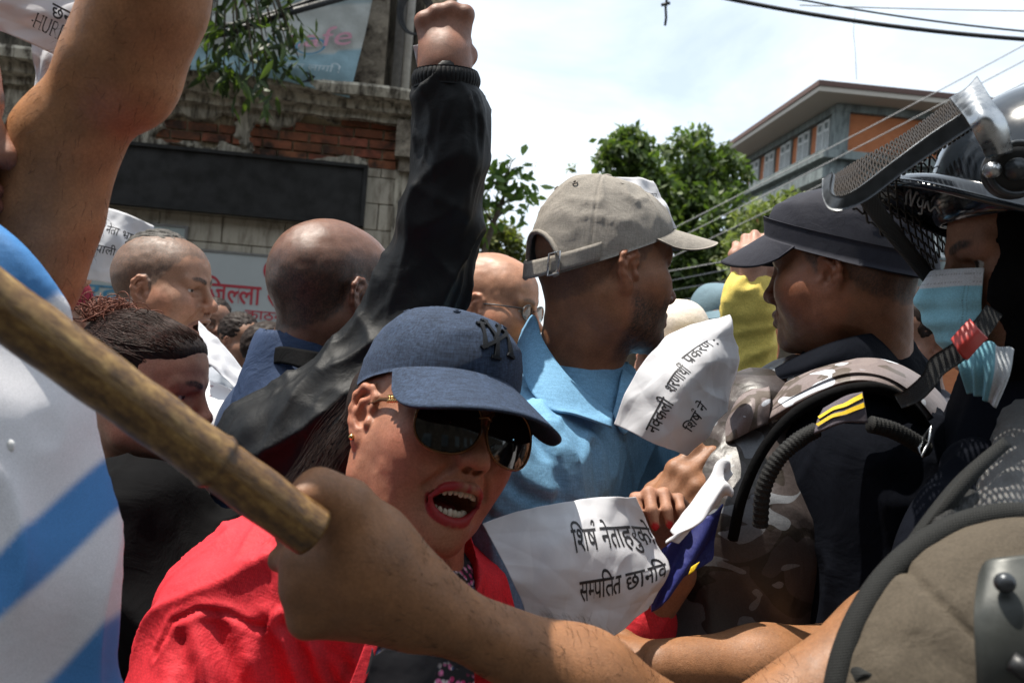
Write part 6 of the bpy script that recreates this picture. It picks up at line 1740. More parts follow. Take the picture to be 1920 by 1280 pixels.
# ============ woman with dark tied hair and a black jacket
def woman_black():
    fwd, up = V(.965, -.16, -.10), V(.12, 1, 0); s = .98
    cen = P(272, 724, 1.50); Fm = frame(fwd, up); fwd, up = Fm[1], Fm[2]
    nb = P(230, 905, 1.56); root = person(nb, 'woman with dark tied-back hair and a plain black jacket looking down')
    sa = P(250, 985, 1.36); sb = P(215, 940, 1.74); pel = P(230, 1500, 1.5)
    q = dict(skin=(.42, .21, .135), brow=.95, neck=.05, lips=(.30, .09, .08))
    H = make_head(cen, fwd, up, q, nb, .0022); body(root, [H, core_mesh(nb, pel, sa, sb)])
    S = Sdf().ell((0, -.022, .036), (.084, .103, .089)).ell((0, -.07, -.01), (.075, .062, .075), .03).ell((0, .040, .062), (.066, .052, .046), .02)
    S.rc((0, -.11, .02), (0, -.17, -.03), .036, .024, .03).rc((.01, -.16, -.02), (.03, -.215, -.09), .026, .010, .02)
    S.ell((0, .088, -.018), (.085, .064, .086), .012, 's')
    v, f = surface(S, (-.12, -.25, -.13), (.12, .11, .16), .003); n = vnormals(v, f)
    q_ = v*np.array([260, 40, 260]); v = v + n*(.0006*vnoise(q_) + .0016*vnoise(v*28))[:, None]
    mb = MB(); mb.add(to_world(cen, Fm, s, v), [tuple(x) for x in f]); r_ = np.random.default_rng(5)
    hc, hr = np.array([0, -.022, .036]), np.array([.084, .103, .089]); cc, cr_ = np.array([0, -.010, .034]), np.array([.0765, .0975, .084])
    for i in range(900):
        if r_.random() < .25:                           # loose ends behind the knot
            p0 = np.array([.01*r_.normal(), -.15, -.02]); p1 = p0 + np.array([.02, -.03, .03*r_.normal()]); p2 = p1 + np.array([.02*r_.normal(), -.04*r_.random(), -.04]); p3 = p2 + np.array([.03*r_.normal(), -.03*r_.random(), -.04*r_.random()])
            t = np.linspace(0, 1, 9)[:, None]; pts = (1-t)**3*p0 + 3*t*(1-t)**2*p1 + 3*t*t*(1-t)*p2 + t**3*p3
        else:                                           # combed back from the hairline over the head
            ph = np.clip(1.0*r_.normal(), -1.7, 1.7); z = .064 + .034*r_.random() - .030*abs(math.sin(ph)); rho = math.sqrt(max(.02, 1 - ((z - .034)/.084)**2))
            st = cc + cr_*np.array([rho*math.sin(ph), rho*math.cos(ph), (z - .034)/.084])
            d0 = nrm((st - hc)/hr); d1 = nrm(np.array([.15*r_.normal(), -.9, .15 + .2*r_.normal()])); om = math.acos(np.clip(d0 @ d1, -.98, .98)); t = np.linspace(0, 1, 13)
            dd = (np.sin((1 - t)*om)[:, None]*d0 + np.sin(t*om)[:, None]*d1)/math.sin(om); dd[:, 2] += .25*np.sin(t*math.pi); dd /= np.linalg.norm(dd, axis=1)[:, None]
            k0 = np.linalg.norm((st - hc)/hr); kk = k0 + (1.006 + .016*r_.random() - k0)*np.clip(t*4, 0, 1); pts = hc + hr*dd*kk[:, None] + .0008*np.sin(t*9 + i)[:, None]
            dirs = nrm_rows(dd*hr)
            for _ in range(4): pts[1:] += dirs[1:]*np.maximum(.0010 - S(pts[1:]), 0)[:, None]
        red = .2 + .8*r_.random(); mb.tube(to_world(cen, Fm, s, pts), np.linspace(.0005, .0003, len(pts)), 3, (1 + red, 1, .9), cap=False)
    mb.build('hair', M['hair'], root, True)
    mb = MB()
    for i in range(150):
        c0 = np.array([.0 + .022*r_.normal(), -.085 + .022*r_.normal(), .112 + .008*r_.normal()]); a = r_.random()*6.3; rr = .012 + .012*r_.random(); t = np.linspace(0, 4.5, 12)
        e1 = nrm(r_.normal(size=3)); e2 = nrm(np.cross(e1, r_.normal(size=3)))
        mb.tube(to_world(cen, Fm, s, c0 + rr*(np.cos(t)[:, None]*e1 + np.sin(t)[:, None]*e2)), .0009, 4)
    mb.build('hair_bun', mat_hair('auburn_hair', (.07, .02, .012), (.22, .08, .05)), root, True)
    S = Sdf(); torso_ops(S, nb, sa, sb, pel, 1.0, .12); el = P(330, 1180, 1.32); W = P(520, 960, 1.42)
    S.chain([sa, el, W], [.085, .075, .055], .05); S.chain([sb, P(330, 1100, 1.75)], [.08, .07], .05); S.rc(nb + up*.035, nb - up*.05, .072, .10, .05)
    lo, hi = bounds(sa, sb, nb, el, W, pel, pad=.14); lo[2] = max(lo[2], .85)
    jk = garment('jacket', S, lo, hi, .0075, M['black_cloth'], root, [(V(.8, -.5, 0), 9, .28, .014), (V(.3, -1, 0), 18, .3, .006, 4.1)])
    legs(root, pel, Fm[0], fwd=fwd)

# ============ bald man in the navy jacket, from behind
def man_bald():
    fwd, up = V(.72, -.04, .69), V(.02, 1, 0); s = .94
    cen = P(626, 549, 1.47); Fm = frame(fwd, up); fwd, up = Fm[1], Fm[2]
    nb = P(570, 712, 1.47); root = person(nb, 'bald man in a navy jacket seen from behind, head turned right')
    sa = P(540, 810, 1.33); sb = P(492, 800, 1.62); pel = P(540, 1400, 1.5)
    q = dict(skin=(.20, .095, .060), stub=.95, stub_col=(.03, .02, .016), bald=.75, seed=9.0, brow=.9, neck=.066, fat=.005)
    H = make_head(cen, fwd, up, q, nb, .0022)
    v, f, c = merge([H, core_mesh(nb, pel, sa, sb)]); mesh('body', v, f, M['skin_oily'], root, True, c)
    S = Sdf(); torso_ops(S, nb, P(650, 800, 1.38), sb, pel, 1.0, .095); S.chain([sb, P(480, 920, 1.6)], [.07, .065], .05); S.rc(nb + up*.04, nb - up*.06, .082, .10, .04)
    S.rc(nb + up*.12, nb + up*.0, .068, .062, .01, 's')
    lo, hi = bounds(sa, sb, nb, P(640, 790, 1.38), pad=.16)
    jk = garment('jacket', S, lo, hi, .007, M['navy_jacket'], root, [(V(-.5, -.8, 0), 13, .3, .009)])
    patch_obj('jacket_collar', pxgrid([[(493, 672, 1.46), (520, 650, 1.39), (570, 655, 1.35), (625, 665, 1.38)], [(497, 690, 1.44), (522, 680, 1.37), (570, 690, 1.33), (625, 700, 1.36)]]), 40, 8, M['black_cloth'], jk, .005)
    legs(root, pel, Fm[0], fwd=fwd)

# ============ protester in the black jacket with a raised fist
def man_fist():
    fwd, up = V(.75, -.1, .65), V(0, 1, 0)
    cen = P(770, 745, 1.52); Fm = frame(fwd, up); nb = P(730, 890, 1.52); root = person(nb, 'protester in a black jacket raising a clenched fist into the sky')
    sa = P(640, 800, 1.30); sb = P(860, 960, 1.65); pel = P(680, 1450, 1.5)
    skin = (.23, .10, .06)
    H = make_head(cen, Fm[1], Fm[2], dict(skin=skin, stub=.8, neck=.058, scale=.9), nb, .004)
    S = Sdf(); el = P(800, 470, 1.32); W = P(833, 128, 1.26)
    arm_ops(S, [el, P(830, 300, 1.28), W], [.040, .038, .0305], .02); S.rc(W + V(-.02, -1, 0)*.03, W + V(0.0, 1, 0)*.02, .0315, .033, .02, flat=(V(0, 0, 1), 1.25))
    tips = hand_ops(S, P(834, 140, 1.26), V(-.02, 1, .08), V(.05, .08, -1), V(.97, -.0, .1), FIST, .98,
                    thumb=[(.014, .020, -.014), (.040, .032, -.030), (.060, .026, -.052), (.068, .004, -.060)])
    lo, hi = bounds(el, W, P(834, -10, 1.26), pad=.075)
    A = skin_mesh(S, lo, hi, .0026, skin, knuckle_paint([P(x, y, 1.22) for x, y in ((795, 12), (820, 5), (848, 14), (875, 30))], .010, .15))
    body(root, [H, A, core_mesh(nb, pel, sa, sb)])
    S = Sdf(); torso_ops(S, nb, sa, sb, pel, 1.0, .12)
    S.chain([P(838, 166, 1.262), P(846, 215, 1.27), P(845, 290, 1.285), P(825, 400, 1.30), P(790, 540, 1.32), P(720, 690, 1.32), sa], [.040, .052, .056, .058, .064, .073, .082], .03)
    S.rc(sa, P(520, 840, 1.30), .080, .085, .06); S.chain([sb, P(900, 1100, 1.6)], [.08, .07], .05)
    lo, hi = bounds(W, sa, sb, P(520, 840, 1.3), P(830, 320, 1.3), pad=.12); lo[2] = max(lo[2], 1.05)
    armax = nrm(P(835, 170, 1.26) - P(760, 620, 1.32))
    jk = garment('jacket', S, lo, hi, .0048, M['black_shell'], root, [(V(-.75, -.62, .0), 15, .30, .0085), (V(.5, -.8, 0), 20, .35, .0028, 2.2), (V(-.25, -.95, 0), 36, .22, .0026, 5.5)],
                 grooves=[(PL((890, 180, 1.23), (900, 240, 1.23), (893, 330, 1.24), (885, 420, 1.25)), .003, .003)])
    # elastic cuff
    c0 = P(836, 152, 1.26); axn = nrm(P(838, 100, 1.26) - P(836, 200, 1.262)); a = nrm(np.cross(axn, FV)); b = np.cross(axn, a)
    def cuff(u, v):
        t = u*2*math.pi; r = .0385 + .0010*np.sin(t*46 + 2*np.sin(t*3))*(np.sin(v*math.pi)) + .0025*np.sin(v*math.pi)
        return c0 + axn*((v - .5)*.022)[:, None] + (r*1.08*np.cos(t))[:, None]*a + (r*.94*np.sin(t))[:, None]*b
    patch_obj('elastic_cuff', cuff, 260, 9, M['black_shell'], jk, .003)
    # grey side panel on the back of the shoulder
    legs(root, pel, Fm[0], fwd=Fm[1])

# ============ bald man with glasses behind
def man_glasses():
    fwd, up = V(.90, -.14, -.40), V(.05, 1, 0)
    cen = P(925, 574, 2.0); Fm = frame(fwd, up); nb = P(900, 730, 2.03); root = person(nb, 'bald man with thin-rimmed glasses between the raised sleeve and the grey cap')
    sa = P(860, 800, 1.85); sb = P(900, 790, 2.2); pel = P(880, 1250, 2.0)
    q = dict(skin=(.40, .20, .12), bald=1, stub=.12, brow=.75, neck=.058, fat=.003)
    H = make_head(cen, Fm[1], Fm[2], q, nb, .0026); v, f, c = merge([H, core_mesh(nb, pel, sa, sb)]); mesh('body', v, f, M['skin_oily'], root, True, c)
    mb = MB(); t = np.linspace(0, 2*math.pi, 25); lens = []
    for sg in (1, -1):
        c0 = np.array([sg*.034, .100, -.004]); o = c0 + np.stack([.025*np.cos(t), -.004*np.abs(np.cos(t)), .017*np.sin(t)], 1)
        mb.tube(to_world(cen, Fm, 1, o), .0013, 5, cap=False); lens.append(o[:-1])
        mb.tube(to_world(cen, Fm, 1, np.array([(sg*.059, .096, .004), (sg*.076, .04, .004), (sg*.077, -.005, .002)])), .0016, 5)
    mb.tube(to_world(cen, Fm, 1, np.array([(-.009, .100, .0), (0, .104, .002), (.009, .100, .0)])), .0012, 5)
    gl = mb.build('glasses', M['gunmetal'], root, True)
    for o in lens: mesh('lens', to_world(cen, Fm, 1, o), [tuple(range(len(o)))], M['clear'], gl, False, np.ones((len(o), 3)))
    S = Sdf(); torso_ops(S, nb, sa, sb, pel, 1.0, .12); S.rc(nb + Fm[2]*.02, nb - Fm[2]*.05, .075, .09, .05); lo, hi = bounds(sa, sb, nb, pad=.16)
    garment('shirt', S, lo, hi, .012, M['dull_cloth'], root, [((0, 0, 1), 12, .3, .008)], (.10, .10, .11)); legs(root, pel, Fm[0], fwd=Fm[1])

# ============ bare-armed man in the striped shirt at the left edge
def man_striped():
    fwd, up = V(.98, -.02, .05), V(0, 1, 0); s = 1.0
    cen = P(-240, 210, .78); Fm = frame(fwd, up); nb = P(-246, 470, .80); root = person(nb, 'man in a shiny white and blue striped shirt raising his bare arm')
    sa = P(-130, 640, .80); sb = P(-260, 600, 1.12); pel = P(-190, 1750, .84)
    skin = (.40, .19, .085)
    H = make_head(cen, Fm[1], Fm[2], dict(skin=(.33, .16, .10), stub=.9, neck=.058, brow=.9, scale=1.02), nb, .003)
    S = Sdf(); el = P(230, 110, .80); W = P(395, -330, .74)
    S.chain([P(-20, 640, .84), P(45, 500, .84), P(90, 390, .835), P(120, 270, .825), el], [.054, .046, .0425, .0410, .0410], .03)
    S.ell(P(272, 170, .815), (.018, .022, .026), .035)
    S.chain([el, P(278, 0, .785), W], [.0440, .0440, .030], .03)
    hand_ops(S, W, V(.25, .95, -.1), V(.5, .1, -.85), V(-.8, .2, -.5), [(30, 60, 30)]*4, 1.0)
    lo, hi = bounds(P(-20, 640, .84), el, W, P(425, -560, .74), pad=.08)
    A = skin_mesh(S, lo, hi, .0034, skin, None); body(root, [H, A, core_mesh(nb, pel, sa, sb)])
    S = Sdf()
    S.chain([P(-130, 645, .74), P(-150, 860, .72), P(-118, 1100, .71), P(-85, 1450, .70)], [.098, .102, .102, .105], .05)
    S.chain([P(-250, 700, .98), P(-220, 1400, .95)], [.13, .15], .10); S.rc(nb + Fm[2]*.0, nb - Fm[2]*.05, .08, .10, .05)
    lo, hi = bounds(P(-122, 645, .74), nb, P(-85, 1450, .70), P(-250, 700, .98), pad=.17); lo[2] = max(lo[2], .95)
    def stripes(v, n, c):
        r = (v - CAM); w = (-(r @ UV) + 1.55*(r @ RV))/.00041 + 640 + 1.55*960*0 + 1488*0 + 12*vnoise(v*14) + 70*vnoise(v*5)
        w = w + 1.55*960 - 95
        b = np.zeros(len(v))
        for a0, a1 in ((-900, 585), (1000, 1140), (1350, 1560)): b = np.maximum(b, sstep(a0 - 14, a0 + 14, w)*sstep(a1 + 14, a1 - 14, w))
        c = np.tile(np.array([.70, .69, .72]), (len(v), 1)); bl = np.array([.065, .22, .50])
        return c*(1 - b[:, None]) + b[:, None]*bl
    sh = garment('shirt', S, lo, hi, .0042, M['shirt_stripe'], root, [(V(.25, -1, 0), 6, .25, .022), (V(.8, -.7, 0), 13, .3, .007, 2.2)], extra=stripes)
    v, f = surface(Sdf().ell((0, 0, 0), (.0062, .003, .0062)), [-.01]*3, [.01]*3, .0015)
    mesh('shirt_button', P(13, 836, .672) + v, f, mat_plain('button', (.7, .7, .7), .3), sh, True, np.ones((len(v), 3)))
    legs(root, pel, Fm[0], fwd=Fm[1])

# ============ people farther back
def simple_person(cx, cy, d, fwd, label, skin, shirt, hair=(.012, .010, .009), hat=None, q=None, h=.004, hairless=False, arm=None, glasses=False):
    fwd = V(*fwd); up = V(.06, 1, 0); cen = P(cx, cy, d); Fm = frame(fwd, up); s = 1.0
    nb = cen + Fm[2]*-.165 + Fm[1]*-.03; root = person(nb, label)
    side = nrm(np.array([Fm[0][0], Fm[0][1], 0])); dn = np.array([0, 0, -1.0])
    sa = nb + side*.175 + dn*.06; sb = nb - side*.175 + dn*.06; pel = nb + dn*.52
    qq = dict(skin=skin, brow=.9); qq.update(q or {})
    parts = [make_head(cen, Fm[1], Fm[2], qq, nb, h), core_mesh(nb, pel, sa, sb)]
    S = Sdf(); torso_ops(S, nb, sa, sb, pel, 1.0, .115); S.rc(nb, nb + dn*.06, .07, .09, .04)
    pts = [sa, sb, nb, pel]
    for k, sh in ((1, sa), (-1, sb)):
        if arm is not None and arm['side'] == k:
            e, w = arm['el'], arm['w']; A = Sdf().chain([e, w, w + nrm(w - e)*.06], [.040, .031, .026], .02)
            hand_ops(A, w, w - e, arm['n'], arm['t'], arm.get('curl', FIST), .95)
            lo, hi = bounds(e, w, w + nrm(w - e)*.2, pad=.07); parts.append(skin_mesh(A, lo, hi, arm.get('h', .004), skin))
            m = arm.get('cover', .95); S.chain([sh, e, e + (w - e)*m], [.074, .068, .054], .04); pts += [e, w]
        else:
            e = sh + dn*.29 + side*k*.04; w = e + dn*.22 + Fm[1]*.08
            A = Sdf().chain([sh, e, w], [.045, .04, .03], .02); hand_ops(A, w, dn + Fm[1]*.2, side*k, Fm[1], [(20, 30, 20)]*4, .95)
            lo, hi = bounds(sh, e, w, pad=.2); parts.append(skin_mesh(A, lo, hi, .009, skin)); S.chain([sh, e], [.068, .06], .04); pts.append(e)
    body(root, parts)
    lo, hi = bounds(*pts, pad=.13)
    garment('shirt', S, lo, hi, .011 if arm is None else .008, M['dull_cloth'], root, [((.2, 0, 1), 12, .3, .009), ((.9, .2, .4), 26, .3, .006)], shirt)
    if not hairless and hat is None:
        S = Sdf().ell((0, -.018, .040), (.083, .103, .092)).ell((0, .085, -.045), (.095, .070, .108), .012, 's'); S.fn(lambda p: -.055 - p[:, 2] + .8*np.maximum(p[:, 1] + .03, 0), .01, 'i')
        v, f = surface(S, (-.11, -.14, -.09), (.11, .11, .16), h); n = vnormals(v, f); v = v + n*(.004*vnoise(v*np.array([120, 60, 120])))[:, None]
        mesh('hair', to_world(cen, Fm, s, v), f, M['hair'], root, True, np.ones((len(v), 3)))
    if hat is not None:
        cap(root, cen, Fm, s, (hat, hat, 1), peak=.065, ht=.128, zf=.05, zb=-.01, n=60)
    if glasses:
        mb = MB(); t = np.linspace(0, 2*math.pi, 17)
        for sg in (1, -1):
            mb.tube(to_world(cen, Fm, 1, np.array([sg*.034, .101, -.004]) + np.stack([.025*np.cos(t), t*0, .017*np.sin(t)], 1)), .0016, 5, cap=False)
            mb.tube(to_world(cen, Fm, 1, np.array([(sg*.059, .098, .004), (sg*.077, -.005, .002)])), .0016, 4)
        mb.build('glasses', M['black_plastic'], root, True)
    legs(root, pel, Fm[0], fwd=Fm[1])
    return root
t_ = NT('clear_glass'); t_.color((.9, .9, .9)); t_.p(Roughness=.05, Transmission_Weight=1.0, IOR=1.1); M['clear'] = t_.m
def mat_print_shirt():
    t = NT('white_print')
    vo = t.new('ShaderNodeTexVoronoi'); vo.inputs['Scale'].default_value = 42; vo.inputs['Randomness'].default_value = .5
    t.l.new(t.obj(scale=(1, 1, 1.6), rot=(0, .6, 0)), vo.inputs['Vector'])
    t.color(t.ramp(vo.outputs['Distance'], [(.13, (.40, .30, .32)), (.22, (.74, .73, .74))])); t.p(Roughness=.8)
    t.bump(t.noise(16, 4, .55, dist=.6), .4, .012); return t.m
M['white_print'] = mat_print_shirt()
def everyone():
    woman_red(); man_polo(); officer_cap(); officer_helmet(); man_white(); woman_black(); man_bald(); man_fist(); man_glasses(); man_striped()
    simple_person(403, 606, 4.6, (.4, -.05, -.9), 'dark-haired onlooker in glasses below the red-lettered sign', (.22, .11, .07), (.06, .06, .07), glasses=True, h=.006)
    simple_person(452, 640, 4.1, (.88, -.15, -.45), 'dark-haired man looking right below the red-lettered sign', (.26, .135, .085), (.30, .32, .36), h=.005)
    simple_person(120, 585, 3.2, (-.3, 0, -.9), 'onlooker half hidden under the bare raised arm, dark red cap', (.24, .12, .075), (.10, .04, .04), hat=M['maroon'], h=.006)
    # the person who holds up the sheet at the left
    nbw = P(158, 500, 2.25)
    simple_person(30, 560, 2.45, (.5, 0, .8), 'protester behind the bare arm holding up a printed sheet', (.38, .20, .13), (.20, .17, .17), h=.006,
                  arm=dict(side=1, el=P(75, 660, 2.3), w=P(112, 545, 2.24), n=V(.35, .2, -.9), t=V(.85, .3, .4), curl=[(35, 70, 40), (40, 75, 40), (45, 75, 40), (50, 75, 40)], cover=.15))
    # yellow shirt with a white hat behind the grey cap
    simple_person(1262, 668, 2.05, (-.35, -.1, -.9), 'man in a yellow shirt and pale hat lifting his arm behind the sheets', (.42, .23, .17), (.70, .54, .13), hat=M['pale_hat'], h=.005,
                  arm=dict(side=-1, el=P(1395, 745, 1.85), w=P(1402, 548, 1.80), n=V(-.2, .5, -.8), t=V(.8, .3, .3), curl=[(60, 80, 40)]*4, cover=.97))
    simple_person(1345, 612, 2.7, (.3, -.05, -.9), 'man in a blue-grey cap behind the raised yellow sleeve', (.34, .18, .12), (.12, .13, .16), hat=M['bluegrey'], h=.006)
    simple_person(512, 668, 3.4, (.8, 0, .5), 'onlooker in a blue-grey jacket behind the bald man', (.25, .13, .08), (.10, .14, .19), h=.007)
    simple_person(1705, 640, 2.2, (-.9, 0, -.3), 'person in dark clothes between the two officers', (.24, .12, .08), (.03, .03, .04), h=.007)
M['maroon'] = mat_cloth('maroon', (.22, .015, .03), .85)
M['pale_hat'] = mat_cloth('pale_hat', (.68, .60, .52), .85)
M['bluegrey'] = mat_cloth('bluegrey', (.13, .20, .24), .8)
# ------------------------------------------------------------------ things held in the crowd
def cane():
    a = P(-90, 508, .50); b = P(560, 978, .60); c = P(640, 1020, .615)
    n = 90; t = np.linspace(0, 1, n); pts = a + np.outer(t, b + (b - a)*.05 - a); r = np.full(n, .0170)
    k = .69; r = r*(1 + .0*t) + .0016*np.exp(-((t - k)/.012)**2) - .0009*np.exp(-((t - k - .018)/.008)**2); r += .0003*np.sin(t*40)
    v, f = tube(pts, r, 28); th = np.tile(np.arange(28)/28.0, n); uv = np.stack([th*6.28/6.28, np.repeat(t*1.0, 28)*5], 1)
    col = np.ones((n, 28, 3)); m = (t > k + .004)[:, None, None]; col = np.where(m, col*np.array([.82, .74, .62]), col); ring = np.exp(-((t - k - .004)/.004)**2)[:, None, None]; col = col*(1 - .55*ring)
    o = mesh('cane', v, f, M['bamboo'], None, True, col.reshape(-1, 3), uv); tag(o, 'thick brown bamboo cane slanting across the crowd', 'cane')
def sheet(label, rows, nu=150, nv=120, disp=None, thick=.0005, parent=None, group=None):
    fn = patch_fn(pxgrid(rows))
    def creases(u, v, p):
        d = .0022*vnoise(p*22) + .0014*vnoise(p*55)
        d += .0026*(1 - np.abs(vnoise(p*13 + 3)))**5
        for k, (fx, fy, am) in enumerate(((1.7, .6, .0075), (-.5, 1.9, .0060), (1.4, -1.5, .0050), (2.6, 2.2, .0030))):   # folded flat once and opened again: flat facets with sharp edges
            x = u*fx + v*fy + .37*k + .05*vnoise(p*9); d += am*(np.abs((x % 1) - .5) - .25)
        return d*1.0 if disp is None else d + disp(u, v, p)
    if parent is None:
        o = patch_obj('paper_sheet', fn, nu, nv, M['paper'], None, thick, creases); tag(o, label, 'paper', group)
    else: o = patch_obj('folded_corner', fn, nu, nv, M['paper'], parent, thick, creases)
    def surf(u, v):
        p = fn(u, v); e = 2e-3
        n = np.cross(fn(u + e, v) - fn(u - e, v), fn(u, v + e) - fn(u, v - e)); n /= np.linalg.norm(n, axis=1)[:, None] + 1e-12
        n *= np.sign((n*(CAM - p)).sum(1))[:, None]
        return p + n*creases(u, v, p)[:, None]
    return o, surf
SHIRSH = ['ि', 'श', 'ष', ('reph',)]
def text(o, fn, items, u, v, h, w, bold=.02, mat='ink', slant=0, off=.00035):
    gv, gf, x = deva(items, bold); return print_on('lettering', fit(gv, u, v, h, w, slant), gf, fn, M[mat], o, off, None, .03)
def papers():
    G = 'printed sheets held by the protesters'
    # the sheet in the middle
    o, fn = sheet('crumpled white sheet with two bold lines, held by the red-nailed hand',
        [[(905, 982, .93), (975, 958, .935), (1060, 940, .945), (1130, 932, .955), (1192, 931, .965)],
         [(934, 1035, .915), (1000, 1020, .91), (1070, 1005, .915), (1150, 995, .935), (1216, 998, .985)],
         [(962, 1090, .905), (1030, 1090, .90), (1085, 1080, .905), (1160, 1070, .925), (1250, 1050, .985)],
         [(985, 1150, .91), (1040, 1160, .905), (1090, 1150, .91), (1165, 1130, .925), (1243, 1090, .975)],
         [(988, 1182, .915), (1040, 1200, .91), (1100, 1216, .92), (1165, 1180, .935), (1225, 1130, .97)]], 150, 130, None, .0005, None, G)
    text(o, fn, SHIRSH + [' नेताहरुको'], .50, .355, .215, .50, .022, slant=-.02)
    text(o, fn, ['स', ('h', 'म'), 'प', 'ि', ('h', 'त', .13), 'त ', 'छान', 'ि', 'व'], .50, .67, .215, .48, .022, slant=-.03)
    # folded white tail held in the brown fist, and the blue card under it
    f2 = sheet('', [[(1262, 1000, .99), (1300, 945, 1.0), (1352, 872, 1.01), (1366, 888, 1.02)], [(1268, 1010, .975), (1308, 965, .975), (1356, 905, .985), (1368, 915, .99)], [(1250, 1022, .97), (1300, 990, .97), (1345, 950, .985), (1364, 932, 1.0)]], 50, 24, lambda u, v, p: .004*np.sin(v*9 + u*2), .0008, o)
    b = patch_obj('folded_card', pxgrid([[(1232, 1035, 1.005), (1300, 985, 1.01), (1355, 945, 1.03)], [(1228, 1095, 1.0), (1280, 1060, 1.0), (1345, 1010, 1.02)], [(1222, 1150, 1.0), (1262, 1110, 1.0), (1330, 1045, 1.02)]]), 40, 30, M['blue_flag'], None, .002, lambda u, v, p: .005*np.sin(u*9 + v*5))
    tag(b, 'dark blue cloth with a yellow mark below the folded white tail', 'cloth')
    bf = patch_fn(pxgrid([[(1296, 1062, .995), (1312, 1052, .995)], [(1290, 1078, .993), (1302, 1070, .993)]])); mesh('yellow_mark', *patch_arrays(bf, 6, 5, .001)[:2], M['yellow_thread'], b, True, np.ones((60, 3)))
    # the curled sheet in front of the officer
    o, fn = sheet('curled white sheet held up by the brown fist before the camouflage vest',
        [[(1155, 796, 1.06), (1180, 722, 1.06), (1225, 658, 1.07), (1285, 615, 1.09), (1368, 590, 1.12)],
         [(1190, 812, 1.045), (1222, 745, 1.04), (1264, 685, 1.045), (1315, 640, 1.06), (1374, 618, 1.11)],
         [(1228, 830, 1.04), (1262, 770, 1.03), (1300, 715, 1.035), (1342, 672, 1.06), (1380, 655, 1.12)],
         [(1262, 844, 1.045), (1298, 795, 1.035), (1330, 745, 1.05), (1358, 715, 1.09), (1376, 712, 1.14)],
         [(1290, 856, 1.06), (1325, 822, 1.055), (1345, 790, 1.07), (1360, 770, 1.11), (1368, 770, 1.15)]], 150, 130, None, .0005, None, G)
    text(o, fn, ['न', ('h', 'क', .20), 'कली'], .06, .47, .20, .235, .02)
    text(o, fn, ['शरणा', 'थ', 'ी', ('reph',)], .345, .42, .175, .19, .018)
    text(o, fn, ['प', ('ra',), 'करण', ' :'], .57, .37, .19, .29, .02)
    text(o, fn, SHIRSH + [' ने'], .19, .80, .17, .24, .018)
    # sheet behind the grey cap
    o, fn = sheet('small sheet standing up behind the crown of the grey cap', [[(1144, 332, 1.75), (1185, 333, 1.74), (1225, 340, 1.76)], [(1150, 380, 1.75), (1195, 375, 1.72), (1248, 385, 1.75)], [(1155, 440, 1.75), (1200, 430, 1.73), (1270, 430, 1.76)]], 30, 30, None, .0005, None, G)
    text(o, fn, ['ने भएका'], .50, .36, .14, .44, .0); text(o, fn, ['का'], .70, .72, .14, .18, .0)
    # sheet at the left
    o, fn = sheet('printed sheet held up left of the man with shaved temples', [[(178, 384, 2.22), (230, 398, 2.2), (290, 424, 2.2)], [(145, 450, 2.2), (210, 465, 2.18), (275, 485, 2.2)], [(115, 520, 2.22), (190, 528, 2.2), (262, 545, 2.21)]], 40, 36, None, .0006, None, G)
    text(o, fn, SHIRSH + [' नेता ', 'भ', ('ra',), 'ष', ('h', 'ट'), 'ट'], .09, .33, .16, .80, .006)
    text(o, fn, ['नेपाली जनता'], .22, .60, .16, .70, .006)
    # sheets held by the bare arm, top left
    o, fn = sheet('sheet at the top left corner with English and Nepali lettering, above the bare arm', [[(-120, -90, .93), (40, -60, .92), (230, -40, .93)], [(-110, -10, .92), (20, 15, .915), (190, 40, .92)], [(-100, 30, .925), (10, 62, .92), (118, 110, .925)]], 50, 40, None, .0005, None, G)
    o2, fn2 = sheet('second blank sheet hanging below the lettered one at the top left', [[(52, 60, .945), (90, 70, .945), (150, 90, .95)], [(62, 120, .945), (95, 125, .94), (150, 140, .95)], [(58, 200, .95), (95, 215, .945), (150, 235, .95)]], 24, 30, None, .0005, None, G)
    text(o, lambda u, v: lettered(u, v), ['छन्'], .0, .0, 1.0, 1.0, .02) if False else None
    lf = patch_fn(pxgrid([[(66, -25, .911), (152, 20, .911)], [(52, 62, .911), (138, 107, .911)]]))
    text(o, lambda u, v: lf(np.asarray(u), np.asarray(v)), ['छन्'], .42, .42, .44, .52, .02, off=.001)
    # seriffed capitals drawn stroke by stroke
    S_ = dict(H=[[(0, 0), (0, 1)], [(.7, 0), (.7, 1)], [(0, .5), (.7, .5)], [(-.12, 0), (.12, 0)], [(-.12, 1), (.12, 1)], [(.58, 0), (.82, 0)], [(.58, 1), (.82, 1)]],
              U=[[(0, 1), (0, .35), (.12, .08), (.35, 0), (.58, .08), (.7, .35), (.7, 1)], [(-.12, 1), (.14, 1)], [(.58, 1), (.82, 1)]],
              R=[[(0, 0), (0, 1)], [(0, 1), (.4, 1), (.55, .85), (.55, .68), (.4, .52), (0, .52)], [(.3, .5), (.7, 0)], [(-.12, 0), (.14, 0)], [(.6, 0), (.82, 0)]],
              P=[[(0, 0), (0, 1)], [(0, 1), (.4, 1), (.58, .85), (.58, .65), (.4, .48), (0, .48)], [(-.12, 0), (.14, 0)]],
              E=[[(0, 0), (0, 1)], [(0, 1), (.6, 1), (.62, .84)], [(0, .52), (.42, .52)], [(0, 0), (.6, 0), (.65, .18)], [(-.12, 0), (0, 0)]],
              S=[[(.55, .82), (.45, .97), (.25, 1), (.06, .86), (.1, .66), (.3, .52), (.52, .38), (.55, .15), (.35, 0), (.12, .03), (.02, .2)]])
    V_ = []; F_ = []; n = 0; x = .10
    v2, f2 = stroke2d([(0, .38), (.25, .38)], .10); V_.append(v2 + [x, 0]); F_ += f2; n += len(v2); x += .45
